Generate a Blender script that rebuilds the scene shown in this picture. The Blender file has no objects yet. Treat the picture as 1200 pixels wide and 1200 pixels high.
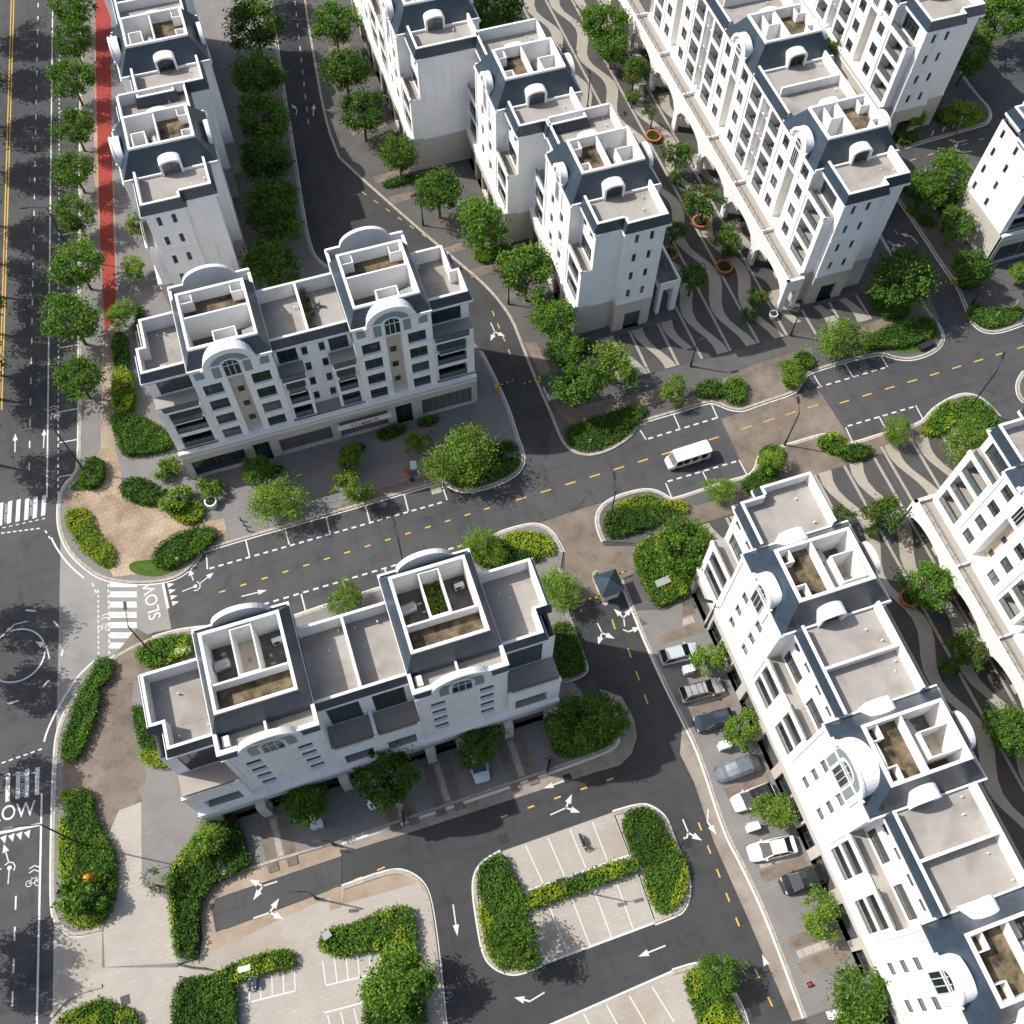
import bpy, math, random
from math import sin, cos, tan, pi, radians, sqrt, atan2, floor
from mathutils import Vector, Matrix
random.seed(7)
S = bpy.context.scene
COL = S.collection

# ------------------------------------------------------------------ camera survey
# World: x runs along the south terraces, y along the long terraces, z up; metres; the drone hovers 105 m over the origin.
FPX, TILT, ROLL, AZ, HC = 1202.631, radians(27.458445), radians(1.204193), radians(19.480466), 105.0
def _axes():
    cp, sp, cr, sr = cos(TILT), sin(TILT), cos(ROLL), sin(ROLL)
    r, u, f = Vector((1,0,0)), Vector((0,cp,sp)), Vector((0,sp,-cp))
    a = [cr*r+sr*u, -sr*r+cr*u, f]
    ca, sa = cos(AZ), sin(AZ)
    return [Vector((v.x*ca+v.y*sa, -v.x*sa+v.y*ca, v.z)) for v in a]
AX = _axes()
def G(px, py, z=0.0):
    """ground position (metres) of a surveyed point of the 1200 px photograph, at height z"""
    d = AX[0]*((px-600)/FPX) + AX[1]*(-(py-600)/FPX) + AX[2]
    k = (HC-z)/-d.z
    return (d.x*k, d.y*k)
cam = bpy.data.objects.new('camera', bpy.data.cameras.new('camera')); COL.objects.link(cam)
cam.data.sensor_width = 36; cam.data.lens = 36*FPX/1200; cam.data.clip_end = 3000; cam.data.clip_start = 1
R3 = Matrix((AX[0], AX[1], -AX[2])).transposed()
cam.matrix_world = Matrix.Translation((0,0,HC)) @ R3.to_4x4()
S.camera = cam

# ------------------------------------------------------------------ light
SUN_EL, SHADOW_AZ = radians(47.4), radians(-30.0)
sd = Vector((cos(SHADOW_AZ)*cos(SUN_EL), sin(SHADOW_AZ)*cos(SUN_EL), -sin(SUN_EL)))   # direction light travels
sun = bpy.data.objects.new('sun', bpy.data.lights.new('sun', 'SUN')); COL.objects.link(sun)
sun.data.energy = 4.0; sun.data.angle = radians(0.5); sun.data.color = (1, .965, .91)
sun.rotation_euler = sd.to_track_quat('-Z', 'Y').to_euler(); sun.location = (-60, 60, 150)
W = bpy.data.worlds.new('World'); S.world = W; W.use_nodes = True
nt = W.node_tree; bg = nt.nodes['Background']
sky = nt.nodes.new('ShaderNodeTexSky'); sky.sky_type = 'NISHITA'; sky.sun_disc = False
sky.sun_elevation = SUN_EL; sky.sun_rotation = pi/2 - atan2(-sd.y, -sd.x)
nt.links.new(sky.outputs[0], bg.inputs[0]); sky.dust_density = 3.0; sky.ozone_density = .5; bg.inputs[1].default_value = 0.12
S.view_settings.view_transform = 'Standard'; S.view_settings.look = 'None'; S.view_settings.gamma = 1
S.view_settings.exposure = 0.38
S.render.engine = 'CYCLES'
S.cycles.max_bounces = 7; S.cycles.diffuse_bounces = 4; S.cycles.transparent_max_bounces = 4

# ------------------------------------------------------------------ materials
def mat(name, col, rough=.7, spec=.3, metal=0, var=.0, scale=1.0, col2=None, bump=0, bscale=8, extra=None, obj=False):
    m = bpy.data.materials.new(name); m.use_nodes = True
    n, l = m.node_tree.nodes, m.node_tree.links
    b = n['Principled BSDF']; b.inputs['Roughness'].default_value = rough
    b.inputs['Specular IOR Level'].default_value = spec; b.inputs['Metallic'].default_value = metal
    b.inputs['Base Color'].default_value = (*col, 1)
    out = None
    if obj:
        co = n.new('ShaderNodeTexCoord').outputs['Object']
    else:
        co = n.new('ShaderNodeNewGeometry').outputs['Position']
    if var or col2:
        t = n.new('ShaderNodeTexNoise'); t.inputs['Scale'].default_value = scale; t.inputs['Detail'].default_value = 6; t.inputs['Roughness'].default_value = .65
        l.new(co, t.inputs['Vector'])
        r = n.new('ShaderNodeValToRGB'); l.new(t.outputs['Fac'], r.inputs[0])
        c2 = col2 or tuple(c*(1-var) for c in col); c1 = col if col2 else tuple(min(1, c*(1+var*.6)) for c in col)
        r.color_ramp.elements[0].color = (*c2, 1); r.color_ramp.elements[0].position = .34
        r.color_ramp.elements[1].color = (*c1, 1); r.color_ramp.elements[1].position = .66
        out = r.outputs[0]; l.new(out, b.inputs['Base Color'])
    if bump:
        t2 = n.new('ShaderNodeTexNoise'); t2.inputs['Scale'].default_value = bscale; t2.inputs['Detail'].default_value = 4; l.new(co, t2.inputs['Vector'])
        bp = n.new('ShaderNodeBump'); bp.inputs['Strength'].default_value = bump; bp.inputs['Distance'].default_value = .05
        l.new(t2.outputs['Fac'], bp.inputs['Height']); l.new(bp.outputs[0], b.inputs['Normal'])
    if extra: extra(m, n, l, b, co, out)
    return m

def mul_layer(n, l, b, out, fac, colmul):
    """multiply the base colour by colmul where fac is 1"""
    mx = n.new('ShaderNodeMix'); mx.data_type = 'RGBA'; mx.blend_type = 'MULTIPLY'
    if hasattr(fac, 'links') or hasattr(fac, 'is_linked'): l.new(fac, mx.inputs[0])
    else: mx.inputs[0].default_value = fac
    if out is not None: l.new(out, mx.inputs[6])
    else: mx.inputs[6].default_value = b.inputs['Base Color'].default_value
    mx.inputs[7].default_value = (*colmul, 1)
    l.new(mx.outputs[2], b.inputs['Base Color'])
    return mx.outputs[2]

def bricks(size, ratio, mortar_col, amt=1.0, msize=.03, stain=None):
    """brick-laid paving joints + optional big stains"""
    def fn(m, n, l, b, co, out):
        mp = n.new('ShaderNodeMapping'); l.new(co, mp.inputs[0])
        t = n.new('ShaderNodeTexBrick'); l.new(mp.outputs[0], t.inputs['Vector'])
        t.inputs['Scale'].default_value = 1; t.inputs['Brick Width'].default_value = size*ratio; t.inputs['Row Height'].default_value = size
        t.inputs['Mortar Size'].default_value = msize; t.inputs['Mortar Smooth'].default_value = .3
        t.inputs['Color1'].default_value = (1,1,1,1); t.inputs['Color2'].default_value = (.91,.91,.91,1); t.inputs['Mortar'].default_value = (*mortar_col, 1)
        mx = n.new('ShaderNodeMix'); mx.data_type = 'RGBA'; mx.blend_type = 'MULTIPLY'; mx.inputs[0].default_value = amt
        if out is not None: l.new(out, mx.inputs[6])
        else: mx.inputs[6].default_value = b.inputs['Base Color'].default_value
        l.new(t.outputs['Color'], mx.inputs[7]); o = mx.outputs[2]
        l.new(o, b.inputs['Base Color'])
        if stain:
            sc, c, lo, hi = stain
            ns = n.new('ShaderNodeTexNoise'); ns.inputs['Scale'].default_value = sc; ns.inputs['Detail'].default_value = 5; l.new(co, ns.inputs['Vector'])
            mr = n.new('ShaderNodeMapRange'); mr.inputs[1].default_value = lo; mr.inputs[2].default_value = hi; l.new(ns.outputs['Fac'], mr.inputs[0])
            mul_layer(n, l, b, o, mr.outputs[0], c)
    return fn

def stains(sc, c, lo=.45, hi=.7, streak=None):
    def fn(m, n, l, b, co, out):
        v = co
        if streak:
            mp = n.new('ShaderNodeMapping'); mp.inputs['Scale'].default_value = streak; l.new(co, mp.inputs[0]); v = mp.outputs[0]
        ns = n.new('ShaderNodeTexNoise'); ns.inputs['Scale'].default_value = sc; ns.inputs['Detail'].default_value = 6; ns.inputs['Roughness'].default_value = .7; l.new(v, ns.inputs['Vector'])
        mr = n.new('ShaderNodeMapRange'); mr.inputs[1].default_value = lo; mr.inputs[2].default_value = hi; l.new(ns.outputs['Fac'], mr.inputs[0])
        mul_layer(n, l, b, out, mr.outputs[0], c)
    return fn

def road_wear(m, n, l, b, co, out):
    """tyre-darkened bands along both street directions, oil patches and fine speckle"""
    o = out
    for sc, strk, c, lo, hi in ((.5,(1,1,1),(.74,.74,.76),.52,.7),(.55,(.05,1.3,1),(.80,.80,.81),.5,.72),(.55,(1.3,.05,1),(.82,.82,.83),.52,.72),(6,(1,1,1),(.86,.86,.86),.45,.7)):
        mp = n.new('ShaderNodeMapping'); mp.inputs['Scale'].default_value = strk; l.new(co, mp.inputs[0])
        ns = n.new('ShaderNodeTexNoise'); ns.inputs['Scale'].default_value = sc; ns.inputs['Detail'].default_value = 5; ns.inputs['Roughness'].default_value = .65; l.new(mp.outputs[0], ns.inputs['Vector'])
        mr = n.new('ShaderNodeMapRange'); mr.inputs[1].default_value = lo; mr.inputs[2].default_value = hi; l.new(ns.outputs['Fac'], mr.inputs[0])
        o = mul_layer(n, l, b, o, mr.outputs[0], c)
def pane_variety(m, n, l, b, co, out):
    oi = n.new('ShaderNodeObjectInfo'); r = n.new('ShaderNodeValToRGB'); l.new(oi.outputs['Random'], r.inputs[0])
    e = r.color_ramp.elements; e[0].position = 0; e[0].color = (.012,.017,.02,1); e[1].position = 1; e[1].color = (.16,.16,.15,1)
    for p, c in ((.55,(.02,.028,.033,1)),(.75,(.045,.06,.066,1)),(.9,(.08,.095,.10,1))): k = e.new(p); k.color = c
    l.new(r.outputs[0], b.inputs['Base Color'])
def courses(step, dark, axis='Z', lo=.82):
    """horizontal course lines (slate rows, stone grooves) in colour and bump"""
    def fn(m, n, l, b, co, out):
        sp = n.new('ShaderNodeSeparateXYZ'); l.new(co, sp.inputs[0])
        a = n.new('ShaderNodeMath'); a.operation = 'DIVIDE'; l.new(sp.outputs[axis], a.inputs[0]); a.inputs[1].default_value = step
        f = n.new('ShaderNodeMath'); f.operation = 'FRACT'; l.new(a.outputs[0], f.inputs[0])
        g = n.new('ShaderNodeMath'); g.operation = 'GREATER_THAN'; l.new(f.outputs[0], g.inputs[0]); g.inputs[1].default_value = lo
        mul_layer(n, l, b, out, g.outputs[0], dark)
        bp = n.new('ShaderNodeBump'); bp.inputs['Strength'].default_value = .6; bp.inputs['Distance'].default_value = .04
        l.new(f.outputs[0], bp.inputs['Height']); l.new(bp.outputs[0], b.inputs['Normal'])
    return fn

M = {}
M['white'] = mat('white_render', (.83,.825,.815), .6, .25, var=.05, scale=.35, extra=stains(1.3, (.72,.70,.66), .56, .78, (1,1,.08)))
M['trim'] = mat('white_coping', (.80,.79,.77), .55, .25, extra=stains(.8, (.74,.72,.68), .54, .78))
M['beige'] = mat('beige_stone', (.56,.52,.47), .7, .2, var=.06, scale=.5, extra=courses(.6, (.86,.85,.84), lo=.93))
M['slate'] = mat('blue_slate', (.026,.046,.072), .40, .7, var=.3, scale=1.2, extra=courses(.2, (.55,.55,.58), lo=.8))
M['tfloor'] = mat('terrace_tile', (.345,.322,.30), .8, .15, var=.08, scale=.5, extra=bricks(.6, 1, (.86,.85,.84), .5, .012, stain=(.33, (.72,.70,.66), .5, .7)))
M['broof'] = mat('weathered_roof', (.22,.17,.11), .9, .1, col2=(.03,.027,.018), scale=.7, bump=.2, extra=stains(2.0, (.6,.58,.5), .5, .7))
M['groof'] = mat('grey_roof', (.16,.15,.14), .9, .1, col2=(.07,.065,.06), scale=.6)
M['well'] = mat('cream_well', (.62,.55,.45), .8, .1, var=.1, scale=.6)
M['glass'] = mat('dark_glass', (.018,.024,.028), .06, .6, extra=pane_variety)
M['frame'] = mat('window_frame_grey', (.085,.09,.095), .5, .3)
M['wframe'] = mat('window_frame_white', (.62,.64,.65), .5, .3)
M['blue_panel'] = mat('grey_blue_panel', (.22,.27,.30), .35, .4)
M['rail'] = mat('dark_metal', (.035,.037,.04), .45, .4, metal=.3)
M['railglass'] = mat('rail_glass', (.10,.13,.14), .1, .5)
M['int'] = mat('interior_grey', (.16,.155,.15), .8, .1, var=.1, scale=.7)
M['lfloor'] = mat('loggia_tile', (.34,.31,.28), .7, .2, extra=bricks(.5, 1, (.75,.74,.73), .6, .02))
M['garage'] = mat('garage_shutter', (.13,.13,.135), .6, .3, extra=courses(.18, (.7,.7,.7), lo=.85))
M['asphalt'] = mat('asphalt', (.078,.078,.080), .85, .25, var=.17, scale=.12, bump=.15, bscale=40, extra=road_wear)
M['lane'] = mat('lane_asphalt', (.058,.058,.060), .85, .25, var=.17, scale=.12, bump=.15, bscale=40, extra=road_wear)
M['paver'] = mat('grey_paver', (.215,.205,.20), .85, .15, var=.12, scale=.3, extra=bricks(.3, 2, (.72,.72,.72), .8, .03))
M['dpaver'] = mat('dark_paver', (.115,.11,.108), .85, .15, var=.14, scale=.35, extra=bricks(.3, 2, (.7,.7,.7), .8, .03))
M['lpaver'] = mat('light_paver', (.40,.365,.325), .85, .15, var=.07, scale=.25, extra=bricks(.4, 2, (.85,.84,.82), .8, .035, stain=(.12, (.82,.78,.72), .5, .72)))
M['cpaver'] = mat('cream_band_paver', (.35,.32,.27), .85, .15, var=.07, scale=.5, extra=bricks(.25, 2, (.85,.84,.82), .6, .03))
M['gpaver'] = mat('junction_paver', (.27,.262,.25), .85, .15, var=.08, scale=.3, extra=bricks(.35, 2, (.85,.85,.85), .7, .03, stain=(.2, (.8,.79,.77), .5, .75)))
M['bpaver'] = mat('brown_paver', (.44,.35,.255), .85, .15, col2=(.26,.19,.135), scale=.25, extra=bricks(.6, 1, (.72,.7,.68), .8, .05, stain=(.3, (.62,.60,.56), .52, .72)))
M['bconc'] = mat('brown_concrete', (.23,.19,.155), .85, .15, col2=(.135,.11,.09), scale=.2, extra=stains(.7, (.7,.68,.65), .5, .7))
M['kerb'] = mat('kerb_stone', (.40,.36,.30), .8, .15, var=.12, scale=.6, extra=bricks(1.0, 1, (.6,.58,.55), .8, .05))
M['cstrip'] = mat('grey_concrete', (.33,.29,.25), .85, .1, col2=(.22,.185,.155), scale=.3, extra=stains(.8, (.75,.73,.7), .5, .72))
M['sand'] = mat('ochre_concrete', (.38,.31,.235), .85, .1, col2=(.26,.20,.15), scale=.35)
M['red'] = mat('red_cycle_path', (.30,.055,.045), .8, .15, var=.12, scale=.3, extra=bricks(.6, 2, (.75,.75,.75), .5, .03))
M['soil'] = mat('bed_soil', (.05,.038,.026), .95, .05, var=.3, scale=1.5)
M['grass'] = mat('lawn_grass', (.075,.13,.022), .9, .1, col2=(.04,.085,.014), scale=1.6, bump=.6, bscale=25)
M['mosaic'] = mat('dark_mosaic', (.082,.080,.080), .85, .15, var=.14, scale=.35, extra=bricks(.3, 2, (.75,.75,.75), .7, .03))
M['paint'] = mat('white_paint', (.58,.58,.56), .6, .2, extra=stains(2.2, (.72,.72,.72), .55, .75))
M['paintd'] = mat('worn_white_paint', (.46,.46,.45), .6, .2, var=.2, scale=2)
M['yellow'] = mat('yellow_paint', (.56,.36,.085), .6, .2, var=.15, scale=2)
M['blk'] = mat('black_rubber', (.018,.018,.018), .8, .2)
M['terra'] = mat('terracotta', (.36,.13,.06), .75, .2, var=.2, scale=3)
M['trunk'] = mat('bark', (.11,.085,.06), .9, .1, var=.25, scale=4)
M['metal'] = mat('galvanised', (.42,.43,.44), .35, .5, metal=.6)
M['wmetal'] = mat('white_enamel', (.70,.70,.69), .4, .4)
M['grey'] = mat('grey_enamel', (.30,.31,.32), .5, .3)
M['blue'] = mat('blue_plastic', (.05,.12,.26), .5, .3, var=.2, scale=3)
M['teal'] = mat('teal_paint', (.10,.32,.32), .5, .3)
M['orange'] = mat('orange_gloss', (.70,.16,.015), .35, .5)
M['pink'] = mat('faded_red_cloth', (.42,.11,.09), .8, .1)
M['skin'] = mat('skin', (.45,.28,.2), .6, .2)
M['yel'] = mat('yellow_enamel', (.62,.36,.03), .5, .3)
M['redp'] = mat('red_enamel', (.45,.03,.03), .5, .3)
M['lamp'] = mat('lamp_lens', (.6,.6,.58), .3, .4)
M['cloth'] = mat('silver_car_cover', (.13,.15,.18), .45, .4, var=.25, scale=1.2)
M['tyre'] = M['blk']

def leafmat(name, c, c2, trans=.35):
    m = bpy.data.materials.new(name); m.use_nodes = True; n, l = m.node_tree.nodes, m.node_tree.links
    n.remove(n['Principled BSDF']); o = n['Material Output']
    g = n.new('ShaderNodeNewGeometry'); oi = n.new('ShaderNodeObjectInfo')
    r = n.new('ShaderNodeValToRGB'); r.color_ramp.elements[0].color = (*c2, 1); r.color_ramp.elements[1].color = (*c, 1)
    r.color_ramp.elements[0].position = .1; r.color_ramp.elements[1].position = .9
    l.new(g.outputs['Random Per Island'], r.inputs[0])
    hs = n.new('ShaderNodeHueSaturation'); l.new(r.outputs[0], hs.inputs['Color'])
    mr = n.new('ShaderNodeMapRange'); l.new(oi.outputs['Random'], mr.inputs[0]); mr.inputs[3].default_value = .8; mr.inputs[4].default_value = 1.2
    l.new(mr.outputs[0], hs.inputs['Value'])
    d = n.new('ShaderNodeBsdfDiffuse'); t = n.new('ShaderNodeBsdfTranslucent'); gl = n.new('ShaderNodeBsdfGlossy'); gl.inputs['Roughness'].default_value = .6
    l.new(hs.outputs[0], d.inputs[0]); l.new(hs.outputs[0], t.inputs[0])
    a = n.new('ShaderNodeMixShader'); a.inputs[0].default_value = trans; l.new(d.outputs[0], a.inputs[1]); l.new(t.outputs[0], a.inputs[2])
    b = n.new('ShaderNodeMixShader'); b.inputs[0].default_value = .015; l.new(a.outputs[0], b.inputs[1]); l.new(gl.outputs[0], b.inputs[2])
    l.new(b.outputs[0], o.inputs['Surface']); return m
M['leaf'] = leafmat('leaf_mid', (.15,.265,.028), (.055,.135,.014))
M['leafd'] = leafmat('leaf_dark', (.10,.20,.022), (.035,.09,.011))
M['leafy'] = leafmat('leaf_yellow_green', (.38,.44,.03), (.21,.31,.018))
M['leafl'] = leafmat('leaf_light', (.24,.36,.045), (.11,.205,.02))
M['leafo'] = leafmat('leaf_olive', (.17,.185,.035), (.07,.10,.018))

# ------------------------------------------------------------------ mesh builder and scene helpers
class MB:
    def __init__(s): s.v, s.f, s.m = [], [], []
    def face(s, pts, mi=0):
        i = len(s.v); s.v += [tuple(p) for p in pts]; s.f.append(tuple(range(i, i+len(pts)))); s.m.append(mi)
    def box(s, x0, x1, y0, y1, z0, z1, mi=0, skip=''):
        p = [(x0,y0,z0),(x1,y0,z0),(x1,y1,z0),(x0,y1,z0),(x0,y0,z1),(x1,y0,z1),(x1,y1,z1),(x0,y1,z1)]
        for k, q in (('d',(3,2,1,0)),('u',(4,5,6,7)),('f',(0,1,5,4)),('r',(1,2,6,5)),('b',(2,3,7,6)),('l',(3,0,4,7))):
            if k not in skip: s.face([p[i] for i in q], mi)
    def prism(s, poly, z0, z1, mi=0, bottom=False, ms=None):
        a = sum(poly[i][0]*poly[(i+1)%len(poly)][1]-poly[(i+1)%len(poly)][0]*poly[i][1] for i in range(len(poly)))
        if a < 0: poly = poly[::-1]
        s.face([(x,y,z1) for x,y in poly], mi)
        if bottom: s.face([(x,y,z0) for x,y in poly[::-1]], mi)
        if z1 > z0+1e-6:
            for i in range(len(poly)):
                a, b = poly[i], poly[(i+1)%len(poly)]
                s.face([(*a,z0),(*b,z0),(*b,z1),(*a,z1)], mi if ms is None else ms)
    def frustum(s, r0, z0, r1, z1, mi=0, top=False):
        a = [(r0[0],r0[2]),(r0[1],r0[2]),(r0[1],r0[3]),(r0[0],r0[3])]; b = [(r1[0],r1[2]),(r1[1],r1[2]),(r1[1],r1[3]),(r1[0],r1[3])]
        for i in range(4):
            j = (i+1)%4; s.face([(*a[i],z0),(*a[j],z0),(*b[j],z1),(*b[i],z1)], mi)
        if top: s.face([(*p,z1) for p in b], mi)
    def cyl(s, p0, p1, r0, r1=None, n=8, mi=0, caps=True):
        r1 = r0 if r1 is None else r1
        p0, p1 = Vector(p0), Vector(p1); d = (p1-p0).normalized()
        u = d.orthogonal().normalized(); w = d.cross(u)
        A = [p0+(u*cos(2*pi*i/n)+w*sin(2*pi*i/n))*r0 for i in range(n)]; B = [p1+(u*cos(2*pi*i/n)+w*sin(2*pi*i/n))*r1 for i in range(n)]
        for i in range(n):
            j = (i+1)%n; s.face([A[i],A[j],B[j],B[i]], mi)
        if caps: s.face(A[::-1], mi); s.face(B, mi)
    def sphere(s, c, rx, ry, rz, n=10, k=6, mi=0):
        c = Vector(c)
        P = lambda i, j: c+Vector((rx*sin(pi*j/k)*cos(2*pi*i/n), ry*sin(pi*j/k)*sin(2*pi*i/n), rz*cos(pi*j/k)))
        for j in range(k):
            for i in range(n):
                q = [P(i,j),P(i,j+1),P(i+1,j+1),P(i+1,j)]
                if j == 0: q = [q[0],q[1],q[2]]
                elif j == k-1: q = [q[0],q[1],q[3]]
                s.face(q, mi)
    def panel(s, T, a0, a1, z0, z1, holes, d, mi=0, mr=None):
        """wall sheet with rectangular holes and reveals; T(a, depth, z) -> xyz"""
        mr = mi if mr is None else mr
        xs = sorted({a0,a1,*[h[0] for h in holes],*[h[1] for h in holes]}); zs = sorted({z0,z1,*[h[2] for h in holes],*[h[3] for h in holes]})
        for i in range(len(xs)-1):
            for j in range(len(zs)-1):
                cx, cz = (xs[i]+xs[i+1])/2, (zs[j]+zs[j+1])/2
                if any(h[0]<cx<h[1] and h[2]<cz<h[3] for h in holes): continue
                s.face([T(xs[i],0,zs[j]),T(xs[i+1],0,zs[j]),T(xs[i+1],0,zs[j+1]),T(xs[i],0,zs[j+1])], mi)
        for h in holes:
            dd = h[4] if len(h) > 4 else d
            p = [(h[0],h[2]),(h[1],h[2]),(h[1],h[3]),(h[0],h[3])]
            for i in range(4):
                a, b = p[i], p[(i+1)%4]
                s.face([T(a[0],0,a[1]),T(b[0],0,b[1]),T(b[0],dd,b[1]),T(a[0],dd,a[1])], mr)
    def build(s, name, mats, parent=None, loc=None, rot=0, smooth=False):
        if not s.f: return None
        me = bpy.data.meshes.new(name); me.from_pydata(s.v, [], s.f)
        if not isinstance(mats, (list, tuple)): mats = [mats]
        for m in mats: me.materials.append(M[m] if isinstance(m, str) else m)
        me.polygons.foreach_set('material_index', s.m)
        if smooth: me.polygons.foreach_set('use_smooth', [True]*len(s.f))
        me.update()
        return link(name, me, parent, loc, rot)
def link(name, me, parent=None, loc=None, rot=0):
    o = bpy.data.objects.new(name, me); COL.objects.link(o)
    if parent is not None: o.parent = parent
    if loc: o.location = loc
    if rot: o.rotation_euler = (0,0,rot)
    return o
def tag(o, label, cat, group=None):
    o['label'] = label; o['category'] = cat
    if group: o['group'] = group
    return o
def thing(name, label, cat, loc=(0,0,0), rot=0, group=None):
    o = bpy.data.objects.new(name, None); COL.objects.link(o); o.location = loc; o.rotation_euler = (0,0,rot); o.empty_display_size = .3
    return tag(o, label, cat, group)
def struct(name, mb, mats):
    o = mb.build(name, mats); o['kind'] = 'structure'; return o
def dup(root, loc, rot=0, scale=None, label=None, group=None):
    r = root.copy(); COL.objects.link(r); r.location = loc; r.rotation_euler = (0,0,rot)
    if scale: r.scale = scale
    if label: r['label'] = label
    if group: r['group'] = group
    for ch in list(root.children):
        c = ch.copy(); COL.objects.link(c); c.parent = r
        for g in list(ch.children):
            d = g.copy(); COL.objects.link(d); d.parent = c
    return r
def Z(ox, oy, s=3.0):
    return lambda *pts: [(ox+a/s, oy+b/s) for a, b in pts]
def gp(pts, z=0): return [G(x, y, z) for x, y in pts]
def smooth_line(p, closed=False, it=2):
    for _ in range(it):
        q = []; n = len(p)
        rng = range(n) if closed else range(n-1)
        if not closed: q.append(p[0])
        for i in rng:
            a, b = p[i], p[(i+1)%n]
            q.append((a[0]*.75+b[0]*.25, a[1]*.75+b[1]*.25)); q.append((a[0]*.25+b[0]*.75, a[1]*.25+b[1]*.75))
        if not closed: q.append(p[-1])
        p = q
    return p
def offset(p, d, closed=False):
    out = []; n = len(p)
    for i in range(n):
        a = p[i-1] if (i > 0 or closed) else p[i]; b = p[(i+1)%n] if (i < n-1 or closed) else p[i]
        t = Vector((b[0]-a[0], b[1]-a[1])); t = t.normalized() if t.length > 1e-9 else Vector((1,0))
        out.append((p[i][0]-t.y*d, p[i][1]+t.x*d))
    return out
def ribbon(mb, p, d0, d1, z0, z1, mi=0, closed=False):
    """strip between two offsets of a polyline; a raised one gets side faces"""
    A, B = offset(p, d0, closed), offset(p, d1, closed); n = len(p)
    for i in range(n if closed else n-1):
        j = (i+1)%n
        mb.face([(*A[i],z1),(*A[j],z1),(*B[j],z1),(*B[i],z1)], mi)
        if z1-z0 > .02:
            mb.face([(*A[i],z0),(*A[j],z0),(*A[j],z1),(*A[i],z1)], mi); mb.face([(*B[i],z0),(*B[j],z0),(*B[j],z1),(*B[i],z1)], mi)
def dashes(mb, a, b, n, frac, w, z, mi=0):
    a, b = Vector(a), Vector(b); L = (b-a).length; t = (b-a)/L; o = Vector((-t.y,t.x))*w/2; st = L/n
    for i in range(n):
        p = a+t*(st*(i+.5-frac/2)); q = a+t*(st*(i+.5+frac/2))
        mb.face([(*(p-o),z),(*(q-o),z),(*(q+o),z),(*(p+o),z)], mi)
def line(mb, a, b, w, z, mi=0): dashes(mb, a, b, 1, 1, w, z, mi)
def inside(p, poly):
    x, y = p; c = False; n = len(poly)
    for i in range(n):
        (x1,y1),(x2,y2) = poly[i], poly[i-1]
        if (y1 > y) != (y2 > y) and x < (x2-x1)*(y-y1)/(y2-y1)+x1: c = not c
    return c

# ================================================================== GROUND
Z1, Z2, Z3, Z4, Z7, Z8, Z9 = Z(0,0), Z(400,0), Z(800,0), Z(0,400), Z(0,800), Z(400,800), Z(800,800)
Z5, Z6 = Z(400,400), Z(800,400)
mb = MB(); mb.prism([(-420,-320),(520,-320),(520,700),(-420,700)], -.5, 0); struct('road', mb, 'asphalt')

KZ = .13
def block(name, outline, m, kerb=True, z=.12):
    poly = gp(outline); mb = MB(); mb.prism(poly, -.05, z); return struct(name, mb, m), poly
def kerbline(pts, closed=False, side=1, w=.32, paint=.17, it=2):
    """raised kerb stones along the pavement side and the painted edge line along the road side"""
    p = gp(smooth_line(pts, closed, it))
    a = MB(); ribbon(a, p, 0, side*w, 0, KZ+.012, 0, closed); KERBS.append(a)
    if paint: b = MB(); ribbon(b, p, -side*.04, -side*(.04+paint), .0, .0115, 0, closed); PAINTS.append(b)
KERBS, PAINTS = [], []
sm = smooth_line
def merge(lst):
    o = MB()
    for b in lst:
        k = len(o.v); o.v += b.v; o.f += [tuple(i+k for i in f) for f in b.f]; o.m += b.m
    return o

# --- pavements (each a raised slab) -------------------------------------------------
k_boul = [(98,-160),(97,-60),(96,0),(94,180),(93,333)]+Z4((278,0),(278,430),(262,470),(225,505),(205,560),(203,630),(215,690),(245,745),(290,790),(345,830),(420,850),(500,853),(570,848),(630,830),(675,795),(712,742))
k_roadA_n = Z4((712,742),(750,728),(900,683),(1200,598))+Z5((325,503),(355,495),(395,520),(440,530),(500,520),(570,495),(620,465),(641,430),(640,390),(620,340),(590,240),(545,140),(515,80),(490,35))
k_B_w = [(545,388),(515,360),(470,335),(425,322),(395,318),(375,308),(363,290),(353,235),(343,167),(328,77),(318,0),(312,-60),(306,-160)]
block('pavement', sm(k_boul)+sm(k_roadA_n)[1:]+sm(k_B_w), 'paver')
kerbline(k_boul, side=1); kerbline(k_roadA_n, side=1); kerbline(k_B_w, side=1)
k_B_e = [(348,-160),(353,-60),(358,0),(368,60),(383,143),(397,180)]+Z2((0,560),(270,800),(420,925),(520,1010),(600,1110),(635,1200))+Z5((690,140),(745,260),(775,340),(805,380),(860,400),(930,385),(990,350),(1025,320),(1035,290))
k_roadA_n2 = [(745,497),(755,494)]+Z6((0,243),(95,213),(125,222),(165,240),(205,245),(230,237),(300,212),(370,190),(400,175),(415,150),(430,120),(465,103),(690,40),(740,60),(800,67),(860,50),(900,25),(915,0))+Z3((918,1180),(905,1150),(880,1115))
k_East_w = Z3((880,1115),(860,1085),(800,1005),(745,912),(705,850))+[(1000,215),(975,160),(900,40),(860,-60),(830,-160)]
block('pavement', sm(k_B_e)+sm(k_roadA_n2)+sm(k_East_w), 'dpaver')
kerbline(k_B_e, side=-1); kerbline(k_roadA_n2, side=1); kerbline(k_East_w, side=1)
k_B2n = [(345,722),(400,703),(500,672),(552,656),(568,636),(582,625),(607,617),(630,613),(648,623),(660,647)]
k_W3 = Z4((1035,965),(900,990),(760,1003),(700,1005),(600,1020),(500,1055),(420,1095),(360,1140),(320,1180))+Z7((310,0),(240,80),(200,170),(190,290),(183,500),(180,790),(195,840),(235,885),(270,893),(360,872))
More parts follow.
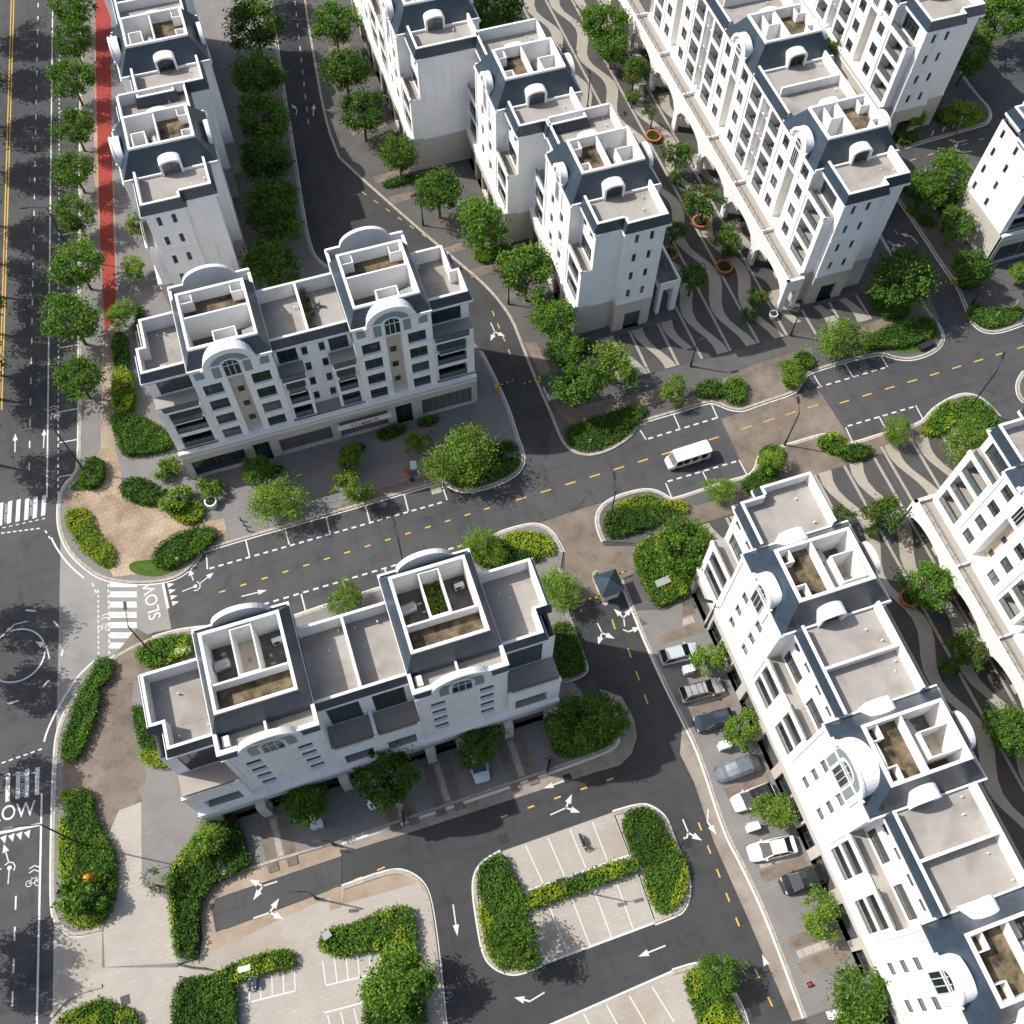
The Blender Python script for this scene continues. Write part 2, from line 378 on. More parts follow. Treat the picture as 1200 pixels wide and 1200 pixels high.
k_gateW = [(660,647)]+Z5((770,800),(780,920),(820,1020),(860,1130),(866,1160),(830,1185),(760,1200))
k_B2s = [(723,863),(722,872),(710,880),(647,903),(577,927),(400,987)]+Z7((880,655),(710,730),(700,770))
blk3 = sm(k_B2n)+sm(k_gateW[1:])+[(672,800)]+sm(k_B2s,it=1)+Z7((700,970),(640,985),(620,1000),(360,1000),(360,872))+sm(k_W3)[::-1][1:]
block('pavement', blk3, 'paver')
kerbline(k_B2n, side=-1); kerbline(k_W3, side=1); kerbline(k_gateW[1:], side=-1, w=.2, paint=.14); kerbline(k_B2s, side=-1, w=.25, paint=.3, it=1)
# southern car park
k_S = Z7((620,1000),(700,970))+[(245,1062)]+[(253,1093),(262,1091),(400,1039)]+Z8((0,718),(180,655),(240,667),(290,705),(315,770),(340,950),(365,1200))+[(528,1260),(150,1290),(55,1290),(58,1200)]+Z7((185,1180),(215,1140),(250,1110),(300,1088),(360,1072),(360,1000))
block('car_park_paving', k_S, 'lpaver', z=.03)
kerbline(Z8((0,718),(180,655),(240,667),(290,705),(315,770),(340,950),(365,1200))+[(526,1260)], side=-1)
kerbline(Z7((185,1180),(215,1140),(250,1110),(300,1088),(360,1072)), side=1)
# island
isl = [(587,998),(570,1007),(558,1020),(554,1040),(560,1083),(567,1120),(580,1135),(600,1142),(617,1138),(635,1130),(767,1082),(790,1073),(800,1068),(807,1053),(808,1033),(800,1007),(795,997),(788,980),(780,958),(767,947),(752,942),(718,952)]
block('car_park_paving', isl, 'lpaver', z=.03)
kerbline([(635,1130),(617,1138),(600,1142),(580,1135),(567,1120),(560,1083),(554,1040),(558,1020),(570,1007),(587,998)], side=-1)
kerbline([(767,1082),(790,1073),(800,1068),(807,1053),(808,1033),(800,1007),(795,997),(788,980),(780,958),(767,947),(752,942),(718,952)], side=1)
lot = [(610,1230),(640,1203),(788,1138),(820,1128),(837,1133),(850,1150),(868,1175),(880,1215),(900,1300),(600,1300)]
block('car_park_paving', lot, 'lpaver', z=.03); kerbline([(788,1138),(820,1128),(837,1133),(850,1150),(868,1175),(880,1215)], side=-1)
# eastern blocks
k_C_w = [(943,1193),(900,1077),(870,1013),(850,977),(820,883),(800,843),(777,797),(753,743),(728,680)]
k_A_s = Z5((920,705),(905,670),(895,630),(903,595),(930,565),(980,540),(1060,520),(1110,525),(1150,550),(1165,555),(1200,545))+Z6((165,490),(230,475),(255,450),(265,415),(272,395),(330,375),(420,348),(510,322),(545,340),(575,360),(600,358),(720,320),(840,290),(880,235),(960,190),(1010,183),(1060,205),(1115,265))
blk4 = [(975,1300)]+sm(k_C_w)+Z5((1035,810),(1025,760),(1035,710),(940,705))+sm(k_A_s)+Z6((1180,420))+[(1300,800),(1300,1300)]
block('pavement', blk4, 'dpaver')
kerbline(k_A_s, side=-1); kerbline(k_C_w, side=-1, w=.22, paint=.24)
k_E = Z3((560,560),(780,520),(900,485),(1060,440),(1078,425),(1085,400),(1070,370),(1040,340),(985,270),(960,200))+[(1095,20),(1070,-60)]
block('pavement', Z3((560,560))+[(980,150),(930,60),(880,-60)]+sm(k_E[1:])[::-1], 'dpaver'); kerbline(k_E[1:], side=1)
k_F = Z3((755,700),(800,765),(860,855),(915,940),(960,1000),(985,1055),(1010,1125),(1040,1160),(1080,1172),(1130,1165),(1200,1140))+[(1300,345)]
block('pavement', sm(k_F)+[(1300,100),(1200,133)]+Z3((1100,545),(960,590),(820,625)), 'dpaver'); kerbline(k_F, side=1)
block('pavement', Z6((1200,105),(1182,130),(1173,160),(1180,195),(1200,215))+[(1290,470),(1290,420)], 'dpaver'); kerbline(Z6((1200,105),(1182,130),(1173,160),(1180,195),(1200,215)), side=1)
struct('kerb', merge(KERBS), 'kerb'); struct('road_edge_line', merge(PAINTS), 'paint')

# --- paving laid over the slabs (4 mm sheets) ----------------------------------------
def sheet(name, polys, m, z):
    mb = MB()
    for p in polys: mb.prism(gp(p), z, z)
    return struct(name, mb, m)
sheet('brown_paving', [
    Z4((235,530),(300,520),(350,380),(405,375),(425,440),(430,560),(560,570),(640,640),(690,640),(790,625),(800,690),(600,700),(540,740),(530,790),(480,820),(400,830),(330,690),(310,600),(230,590))], 'bpaver', .124)
sheet('brown_paving_strip', [Z1((335,0),(345,0),(400,600),(420,1200),(395,1240),(330,600)), Z4((360,0),(410,0),(405,375),(355,380))], 'sand', .128)
sheet('weathered_paving', [
    Z7((390,0),(470,0),(500,260),(520,300),(500,400),(500,720),(590,765),(640,985),(360,1000),(365,870),(400,700),(400,560),(330,440),(225,370),(215,285),(300,250),(350,60)),
    Z4((400,1110),(480,1010),(640,1100),(660,1180),(400,1200))], 'bconc', .124)
sheet('light_paving', [Z7((370,560),(420,450),(498,420),(500,710),(590,765),(640,985),(370,1000),(365,880),(410,700))], 'lpaver', .128)
sheet('red_cycle_path', [Z1((332,-200),(388,-200),(392,400),(400,800),(410,1040),(408,1120),(370,1172),(352,800),(341,400))], 'red', .132)
sheet('brown_paving_strip', [
    Z5((0,575),(130,520),(310,470),(330,480),(0,590)), Z6((0,215),(100,150),(250,85),(450,20),(470,95),(430,115),(370,185),(230,232),(165,235),(125,218),(95,208),(0,240)),
    Z6((-110,640),(0,590),(200,540),(260,470),(275,395),(510,326),(575,365),(840,295),(880,340),(700,395),(500,460),(200,600),(-60,680)),
    [(614,402),(636,445),(655,485),(672,502),(745,480),(800,464),(800,447),(745,462),(668,478),(648,440),(628,402)], [(1052,395),(1100,375),(1090,350),(1000,388)]], 'bconc', .128)
sheet('lane_surface', [
    [(312,-160),(350,-160),(358,0),(368,60),(383,143),(397,180),(490,267),(540,308),(573,337),(600,370),(612,400),(630,447),(648,487),(642,540),(612,520),(597,480),(582,447),(572,427),(563,412),(545,388),(515,360),(470,335),(425,322),(395,318),(375,308),(363,290),(353,235),(343,167),(328,77),(318,0)],
    [(660,707),(673,740),(687,777),(720,862),(700,885),(577,927),(400,987),(240,1050),(247,1100),(400,1040),(480,1022),(505,1057),(513,1117),(525,1260),(600,1260),(640,1203),(800,1138),(868,1175),(900,1300),(985,1300),(943,1193),(900,1077),(870,1013),(850,977),(820,883),(800,843),(777,797),(753,743),(728,680)]], 'lane', .003)
sheet('raised_crossing', [[(845,491),(958,455),(1000,519),(876,558)]], 'bconc', .006)
sheet('gate_plaza', [[(632,613),(664,602),(705,589),(712,595),(700,612),(703,632),(708,640),(745,640),(742,655),(745,670),(745,690),(675,707),(662,690),(662,650),(655,630)]], 'bconc', .006)
sheet('gutter_strip', [Z5((1000,830),(1040,810),(1105,945),(1130,1080),(1190,1190),(1160,1240),(1070,1000)), Z9((0,135),(60,255),(150,530),(210,640),(300,830),(430,1180),(385,1190),(230,830),(110,560),(40,350),(-10,250)),
    Z8((0,565),(490,397),(770,297),(930,242),(968,215),(975,190),(960,120),(905,20),(985,50),(1030,130),(1040,190),(1020,250),(980,290),(870,322),(240,527),(0,600))], 'cstrip', .006)
sheet('dead_end_apron', [Z7((700,770),(712,735),(880,660),(1200,540),(1200,610),(800,745),(760,760),(742,785),(760,880),(1200,715),(1200,735),(740,945),(715,920))], 'sand', .0345)
mb = MB(); mb.prism(gp(Z7((742,785),(760,762),(800,748),(1200,612),(1200,713),(762,877))), .0365, .0365); struct('dead_end_road', mb, 'asphalt')
sheet('concrete_strip', [Z8((10,725),(180,665),(235,675),(265,705),(0,780)), Z7((1160,745),(1200,730),(1200,790),(1160,800))], 'sand', .036)
sheet('junction_paving', [[(71,633),(80,645),(97,664),(115,677),(140,684),(167,684.5),(191,683),(201,737),(180,741),(160,750),(140,762),(120,780),(103,795),(80,827),(66,858),(69,740)]], 'gpaver', .006)
sheet('driveway_paving', [Z7((190,845),(235,890),(270,898),(360,876),(362,1070),(250,1107),(185,1175))], 'lpaver', .0335)
sheet('driveway_paving', [Z5((1020,950),(1110,945),(1200,920),(1200,1000),(1125,1030)), Z4((460,420),(520,400),(620,375),(720,470),(700,500),(720,600),(600,560),(560,510),(480,475))], 'paver', .132)
# corner forecourt in front of the south-west block
sheet('forecourt_paving', [Z7((500,270),(610,290),(690,370),(750,420),(760,480),(690,540),(640,600),(595,680),(510,700),(500,420),(520,330)), Z7((470,0),(500,0),(520,70),(465,90))], 'paver', .136)

# --- wavy plazas between the long terraces -------------------------------------------
def plaza(x0, x1, y0, y1, phase):
    base, band = MB(), MB(); z = .133
    n = 60; P = 3.9; x = x0+.6; k = 0
    dy = (y1-y0)/n
    def strip(fx, fw):
        for i in range(n):
            ya, yb = y0+i*dy, y0+(i+1)*dy
            q = [(fx(ya)-fw(ya)/2,ya),(fx(ya)+fw(ya)/2,ya),(fx(yb)+fw(yb)/2,yb),(fx(yb)-fw(yb)/2,yb)]
            if all(x0 <= c[0] <= x1 for c in q): band.face([(*c,z) for c in q])
    while x < x1:
        strip(lambda y, x=x: x, lambda y: .34)
        ph = phase+.25*k
        strip(lambda y, x=x, ph=ph: x+P/2+.95*sin(2*pi*y/12.5+ph), lambda y, ph=ph: 1.45+.4*sin(2*pi*y/12.5+ph+1.4))
        x += P; k += 1
    return band
pl = MB()
for x0,x1,y0,y1 in ((47.0,62.2,64.3,150),(36,46.9,64.3,71.2),(62.3,74,63.3,67.6),(45.2,62.2,-40,45.2),(33,45.1,37.2,43.2),(62.3,75,38,46)): pl.prism([(x0,y0),(x1,y0),(x1,y1),(x0,y1)], .1275, .1275)
struct('plaza_mosaic', pl, 'mosaic')
b1 = plaza(47.0, 62.2, 64.5, 150, .4); b3 = plaza(36, 47.2, 64.5, 71.3, .4); b4 = plaza(62.3,73,63.5,67.6,.4)
b2 = plaza(45.2, 62.2, -40, 45.0, 1.3); b5 = plaza(33, 45.3, 37.2, 43.0, 1.3)
struct('wavy_paving_band', merge([b1, b2, b3, b4, b5, plaza(62.3,75,38,46,1.3)]), 'cpaver')

# --- road markings -----------------------------------------------------------------
mk, ml = MB(), MB()          # white, yellow
mz = .0085
def L(a, b, w=.15, m=None, z=mz): line(m or mk, G(*a), G(*b), w, z)
def D(a, b, n, frac=.5, w=.15, m=None, z=mz): dashes(m or mk, G(*a), G(*b), n, frac, w, z)
# boulevard
L((63,-100),(55,583),.18); 
for x0 in (0,): pass
for a, b in (((21,-160),(2,480)),((18,-160),(-1,480))): L(a, b, .16, ml)
D((46,-60),(34,560),32,.33,.16); D((70,-60),(68,590),110,.5,.14)
for yy in (55,130,205,275,348,407,482,518,558): L((69.3,yy+.8),(91.8,yy-3.2),.14)
D((19,1040),(14,1190),4,.45,.16); L((49,930),(43,1210),.2)
L((0,976),(47,966),.3); 
for i in range(4):
    p = Vector(G(4+9.3*i, 980-2*i)); mk.face([(p.x-.32,p.y-.05,mz),(p.x+.32,p.y+.05,mz),(p.x+.08,p.y-.75,mz)])
def zebra(sets, z=mz):
    for q in sets: mk.face([(*G(*p),z) for p in q])
zebra([[(x,a),(x+w,a-1.5),(x+w-1.5,b-1.5),(x-1.5,b)] for x, w, a, b in ((-2,6,590,617),(9.5,5,588,614),(19.5,5,586,612),(29.5,5,585,610),(39.5,5,583,608),(49.5,5,581,605))])
zebra([[(x,a),(x+w,a-1.2),(x+w-.8,b-1.2),(x-.8,b)] for x, w, a, b in ((7,5,907,940),(19,5,905,937),(29.5,5,902,935),(41.5,5,900,932))])
zebra([[(129,681+i*12),(160,681+i*12),(160.5,688+i*12),(128.5,688+i*12)] for i in range(7)])
D((0,625),(48,619),7,.6,.16); D((1,619),(55,607),7,.5,.12); D((52,620),(60,633),2,.5,.16)
p = smooth_line(gp(Z4((180,690),(200,730),(240,785),(295,832)))); ribbon(mk, p, -.1, .1, 0, mz)
D((107,681),(114,697),2,.5,.16); D((115,690),(115.5,768),13,.55,.15); D((127,683),(128,768),13,.55,.15)
p = smooth_line(gp(Z4((332,1122),(280,1170))+Z7((258,0),(205,85),(165,170),(155,208)))); ribbon(mk, p, -.1, .1, 0, mz)
D((51,877),(0,895),6,.55,.16); D((45,905),(2,909),4,.5,.12)
c = Vector(G(19,768)); ring = [(c.x+3.0*cos(2*pi*i/40), c.y+3.0*sin(2*pi*i/40)) for i in range(40)]; ribbon(mk, ring, -.09, .09, 0, mz, True)
for a, b in (((30,715),(42,716)),((63,728),(69,735)),((72,769),(74,760)),((50,805),(58,797)),((9,825),(22,821))): L(a, b, .2)
# cross street
L((191,684),(197,713),.3); 
for i in range(4):
    p = Vector(G(197.5+1.8*i, 686+7*i)); mk.face([(p.x-.1,p.y-.3,mz),(p.x+.65,p.y,mz),(p.x-.1,p.y+.3,mz)])
D((248,697),(582,592.5),14,.28,.17,ml); D((596,589),(850,509.5),9,.42,.17,ml); D((976,475),(1210,403),9,.42,.17,ml); D((862,505),(965,472),4,.5,.13,ml)
D((243,667),(520,588),27,.55,.2); D((306,709),(545,638),21,.55,.2)
for a, b in (((242,650),(243,667)),((288,633),(292.5,652.5)),((334,619),(339,638)),((382,605),(387,626)),((428,592),(433.5,612)),((473.5,579),(478.5,599)),((517,566),(524,586))): L(a, b, .15)
for a, b in (((353,696),(358,716)),((402,681),(407,700)),((451,667),(455,680))): L(a, b, .15)
D((757,515),(842,489),8,.55,.2); L((750,504),(757,515),.15); L((789,485),(797,503),.15); L((833,472),(841,490),.15)
D((780,565),(865,540),8,.55,.2); L((780,566),(787,583),.15); L((823,552),(832,570),.15); L((866,539),(875,556),.15)
D((955,455),(1040,430),8,.55,.2); L((954,440),(962,454),.15); L((990,426),(999,441),.15); L((1030,413),(1040,430),.15)
D((991,500),(1073,476),8,.55,.2); L((991,501),(999,518),.15); L((1030,488),(1038,503),.15); L((1073,475),(1082,492),.15)
D((878,479),(925,464),4,.55,.2); D((908,526),(968,508),5,.6,.2)
# curved street and gates
D((341,-40),(362,150),14,.4,.12); D((420,222),(548,312),9,.35,.12,ml)
D((575,360),(600,420),4,.4,.13,ml); pass
L((728,680),(777,797),.22); D((716,722),(722,741),1,.6,.15,ml); D((733,752),(762,833),3,.4,.15,ml); D((815,955),(870,1095),5,.35,.16,ml); D((880,1125),(910,1190),2,.35,.16,ml)
D((240,1098),(350,1060),3,.32,.16,ml); D((350,1060),(460,1012),4,.33,.16,ml); D((575,962),(730,908),5,.25,.16,ml)
# east street
L((1052,233),(1105,313),.2); L((1035,283),(1048,303),.18); D((1045,265),(1066,293),2,.35,.14,ml); D((1060,190),(1160,160),5,.35,.14,ml); L((1075,203),(1087,199),.2)
# car-park stalls
def stalls(fa, ta, fb, tb, n, w=.12, z=.0365):
    for i in range(n):
        t = i/(n-1); L((fa[0]+(ta[0]-fa[0])*t, fa[1]+(ta[1]-fa[1])*t), (fb[0]+(tb[0]-fb[0])*t, fb[1]+(tb[1]-fb[1])*t), w, mk, z)
stalls((590,1000),(720,954),(612,1046),(738,1002),6); L((612,1046),(738,1002),.2,mk,.0365)
stalls((618,1073),(748,1023),(640,1126),(768,1081),6); L((636,1130),(768,1081),.2,mk,.0365); L((738,1002),(720,953),.2,mk,.0365); L((748,1023),(768,1081),.2,mk,.0365)
stalls((684,1188),(764,1156),(705,1230),(790,1198),4); L((640,1203),(788,1138),.18,mk,.0365)
stalls((279,1153),(345,1134),(279,1177),(346,1160),6); L((279,1178),(346,1161),.14,mk,.0365)
stalls((378,1126),(446,1104),(382,1154),(447,1138),6); L((382,1155),(447,1139),.14,mk,.0365)
L((380,1187),(425,1175),.14,mk,.0365); stalls((384,1190),(430,1178),(390,1215),(436,1203),4)
# arrows
def arrow(a, b, w=.13, head=1.0, hw=.3, z=mz, turn=0):
    if turn:
        a, b = Vector(G(*a)), Vector(G(*b)); t = (b-a).normalized(); o = Vector((-t.y,t.x)); L_ = (b-a).length; q = a+t*L_*.55
        def seg(p, r, w_): d = (r-p).normalized(); n_ = Vector((-d.y,d.x))*w_/2; mk.face([(*(p-n_),z),(*(r-n_),z),(*(r+n_),z),(*(p+n_),z)])
        seg(a, q, w)
        for s_ in ((1,-1) if abs(turn) >= .9 else ((1,) if turn > 0 else (-1,))):
            d = (t*.75+o*.66*s_).normalized(); r = q+d*.55; seg(q-d*.05, r, w*1.3); n_ = Vector((-d.y,d.x)); mk.face([(*(r-n_*.32),z),(*(r+d*.95),z),(*(r+n_*.32),z)])
        return
    a, b = Vector(G(*a)), Vector(G(*b)); t = (b-a).normalized(); o = Vector((-t.y,t.x)); e = b-t*head
    mk.face([(*(a-o*w/2),z),(*(e-o*w/2),z),(*(e+o*w/2),z),(*(a+o*w/2),z)]); mk.face([(*(e-o*hw),z),(*b,z),(*(e+o*hw),z)])
    if turn:
        s = o*turn; q = a+t*((b-a).length*.38); r = q+s*.42/abs(turn)+t*.42
        mk.face([(*(q-t*.16),z),(*(q+t*.1),z),(*(r+t*.12),z),(*(r-t*.14),z)])
        u = (s.normalized()+t*.35).normalized(); v = Vector((-u.y,u.x)); mk.face([(*(r+v*.4),z),(*(r-v*.4),z),(*(r+u*.8),z)])
arrow((17.5,530),(18,508)); arrow((51,525),(52,502)); arrow((283,699),(313,691.5)); arrow((531,1060),(536,1097)); arrow((780,1108),(748,1121)); arrow((666,913),(637,924))
arrow((645,955),(678,940),turn=1); arrow((638,1163),(607,1182),turn=-.6); arrow((325,1033),(294,1043),z=.0405,turn=-1); arrow((297,1076),(332,1064),z=.0405,turn=-1); arrow((58,772),(52,747),turn=.7); arrow((32,728),(4,735),turn=.5)
arrow((732,734),(730,716),turn=1); arrow((730,738),(742,742),turn=.5); arrow((700,730),(710,751),turn=-1); arrow((800,960),(812,989),turn=1); arrow((830,948),(828,975),turn=.6); arrow((586,262),(573,256)); arrow((575,378),(584,398),turn=1)
arrow((347,135),(349,124),turn=.4); arrow((367,136),(368,122)); arrow((1040,282),(1052,291),turn=-1); arrow((1075,285),(1062,271),turn=.5); arrow((1133,164),(1114,169),turn=1); arrow((1139,177),(1120,180),turn=-.6); arrow((898,1130),(893,1118))
def ramp_sign(cx, cy, dx, dy, k=.72):       # junction-ahead symbol: dot, stem and two arms
    c = Vector(G(cx,cy)); ring = [(c.x+.22*cos(2*pi*i/12), c.y+.22*sin(2*pi*i/12)) for i in range(12)]; mk.face([(*p,mz) for p in ring])
    t = (Vector(G(cx+dx,cy+dy))-c).normalized(); o = Vector((-t.y,t.x))
    def seg(a, b, w=.11):
        d = (b-a).normalized(); n_ = Vector((-d.y,d.x))*w/2; mk.face([(*(a-n_),mz+.003),(*(b-n_),mz+.003),(*(b+n_),mz+.003),(*(a+n_),mz+.003)])
    def hd(e, d): n_ = Vector((-d.y,d.x)); mk.face([(*(e-n_*.33),mz+.003),(*(e+d*.8),mz+.003),(*(e+n_*.33),mz+.003)])
    seg(c-t*1.5, c); arc = [c+t*(.55*cos(x))+o*(.55*sin(x)) for x in (-2.2,-1.4,-.6,.2,1.0)]
    for i in range(4): seg(arc[i], arc[i+1])
    d1 = (t+o*.35).normalized(); seg(arc[3], arc[3]+d1*1.1); hd(arc[3]+d1*1.1, d1)
    d2 = (o*1.0-t*.25).normalized(); seg(c+o*.75, c+o*1.5); hd(c+o*1.5, o)
ramp_sign(229,687,10,-4); ramp_sign(11,1017,1,-12)
struct('road_marking_white', mk, 'paint'); struct('road_marking_yellow', ml, 'yellow')

def lettering(name, txt, px, dirpx, h, m='paint', z=.0095, sx=1.0, center=True):
    c = bpy.data.curves.new('t', 'FONT'); c.body = txt; c.size = h/.72; c.align_x = 'CENTER' if center else 'LEFT'; c.align_y = 'CENTER'; c.offset = .004*h if h > 1 else 0
    o = bpy.data.objects.new('t', c); COL.objects.link(o); bpy.context.view_layer.update()
    me = bpy.data.meshes.new_from_object(o.evaluated_get(bpy.context.evaluated_depsgraph_get())); bpy.data.objects.remove(o)
    me.materials.clear(); me.materials.append(M[m])
    a, b = Vector(G(*px)), Vector(G(*dirpx)); ob = link(name, me, None, (a.x, a.y, z), atan2(b.y-a.y, b.x-a.x)); ob.scale = (sx,1,1); ob['kind'] = 'structure'; return ob
lettering('road_lettering', 'SLOW', (178,702), (174,682), 1.35, sx=.95); lettering('road_lettering', 'SLOW', (11,953), (40,947.5), 1.5, sx=.86)
lettering('road_lettering', 'LOOK LEFT', (36.8,595), (37.6,585), .3, z=.0125); lettering('road_lettering', 'LOOK RIGHT', (7,601), (7.6,591), .3, z=.0125)
lettering('road_lettering', '-LOOK LEFT-', (26.8,918), (27.3,908), .36, z=.0125)
for i in range(3): lettering('road_lettering', ('LOOK LEFT','LOOK RIGHT','LOOK LEFT')[i], (145,696.5+24*i), (155,696.3+24*i), .32, m='grey', z=.0125)
def cycle_mark(px, dirpx):
    mb = MB(); 
    def ringm(cx, cy, r):
        R_ = [(cx+r*cos(2*pi*i/14), cy+r*sin(2*pi*i/14)) for i in range(14)]; ribbon(mb, R_, -.035, .035, 0, 0, 0, True)
    ringm(-.42,0,.28); ringm(.42,0,.28)
    for a, b in (((-.42,0),(-.15,.45)),((-.15,.45),(.3,.45)),((.3,.45),(.42,0)),((-.42,0),(.05,0)),((.05,0),(.3,.45)),((.3,.45),(.25,.62)),((-.15,.45),(-.2,.58))): line(mb, a, b, .06, 0)
    for k in (0,1): line(mb, (-.5,1.0+.4*k), (0,1.25+.4*k), .1, 0); line(mb, (0,1.25+.4*k), (.5,1.0+.4*k), .1, 0)
    a, b = Vector(G(*px)), Vector(G(*dirpx)); o = mb.build('cycle_lane_symbol', 'paint', None, (a.x,a.y,.0095), atan2(b.y-a.y,b.x-a.x)); o['kind'] = 'structure'
cycle_mark((62.5,489),(70,488)); cycle_mark((122,736),(130,736)); cycle_mark((39,1035),(47,1034))

# ================================================================== BUILDINGS
_wc = {}
def win_meshes(w, h, style):
    k = (round(w,2), round(h,2), style)
    if k in _wc: return _wc[k]
    p = MB(); f = MB(); t = .07
    fm = 'wframe' if style in ('w','arch') else 'frame'
    if style == 'arch':
        r = w/2; zs = h-r; pts = [(0,0,0),(w,0,0)]+[(r+r*cos(a),0,zs+r*sin(a)) for a in [pi*i/14 for i in range(15)]]
        p.face(pts)
        for i in range(1, len(pts)-1):
            a, b = Vector(pts[i]), Vector(pts[i+1]); f.cyl(a, b, t*.8, n=4, caps=False)
        f.box(0,t,-.06,.02,0,zs); 
        for k2 in (1,2): f.box(w*k2/3-.035,w*k2/3+.035,-.06,.02,0,h*.9)
        f.box(0,w,-.06,.02,zs-.04,zs+.04); f.box(0,w,-.06,.02,0,t)
    else:
        p.face([(0,0,0),(w,0,0),(w,0,h),(0,0,h)])
        for x0, x1 in ((0,t),(w-t,w)): f.box(x0,x1,-.05,.02,0,h)
        for z0, z1 in ((0,t),(h-t,h)): f.box(t,w-t,-.05,.02,z0,z1)
        nv = max(1, int(round(w/.85)))
        for i in range(1, nv): f.box(w*i/nv-.03,w*i/nv+.03,-.05,.02,t,h-t)
        if style != 'door': f.box(t,w-t,-.045,.015,h*.68-.03,h*.68+.03)
    def mk_(mb, m, n):
        me = bpy.data.meshes.new(n); me.from_pydata(mb.v, [], mb.f); me.materials.append(M[m]); return me
    _wc[k] = (mk_(p, 'glass', 'window'), mk_(f, fm, 'window_frame')); return _wc[k]

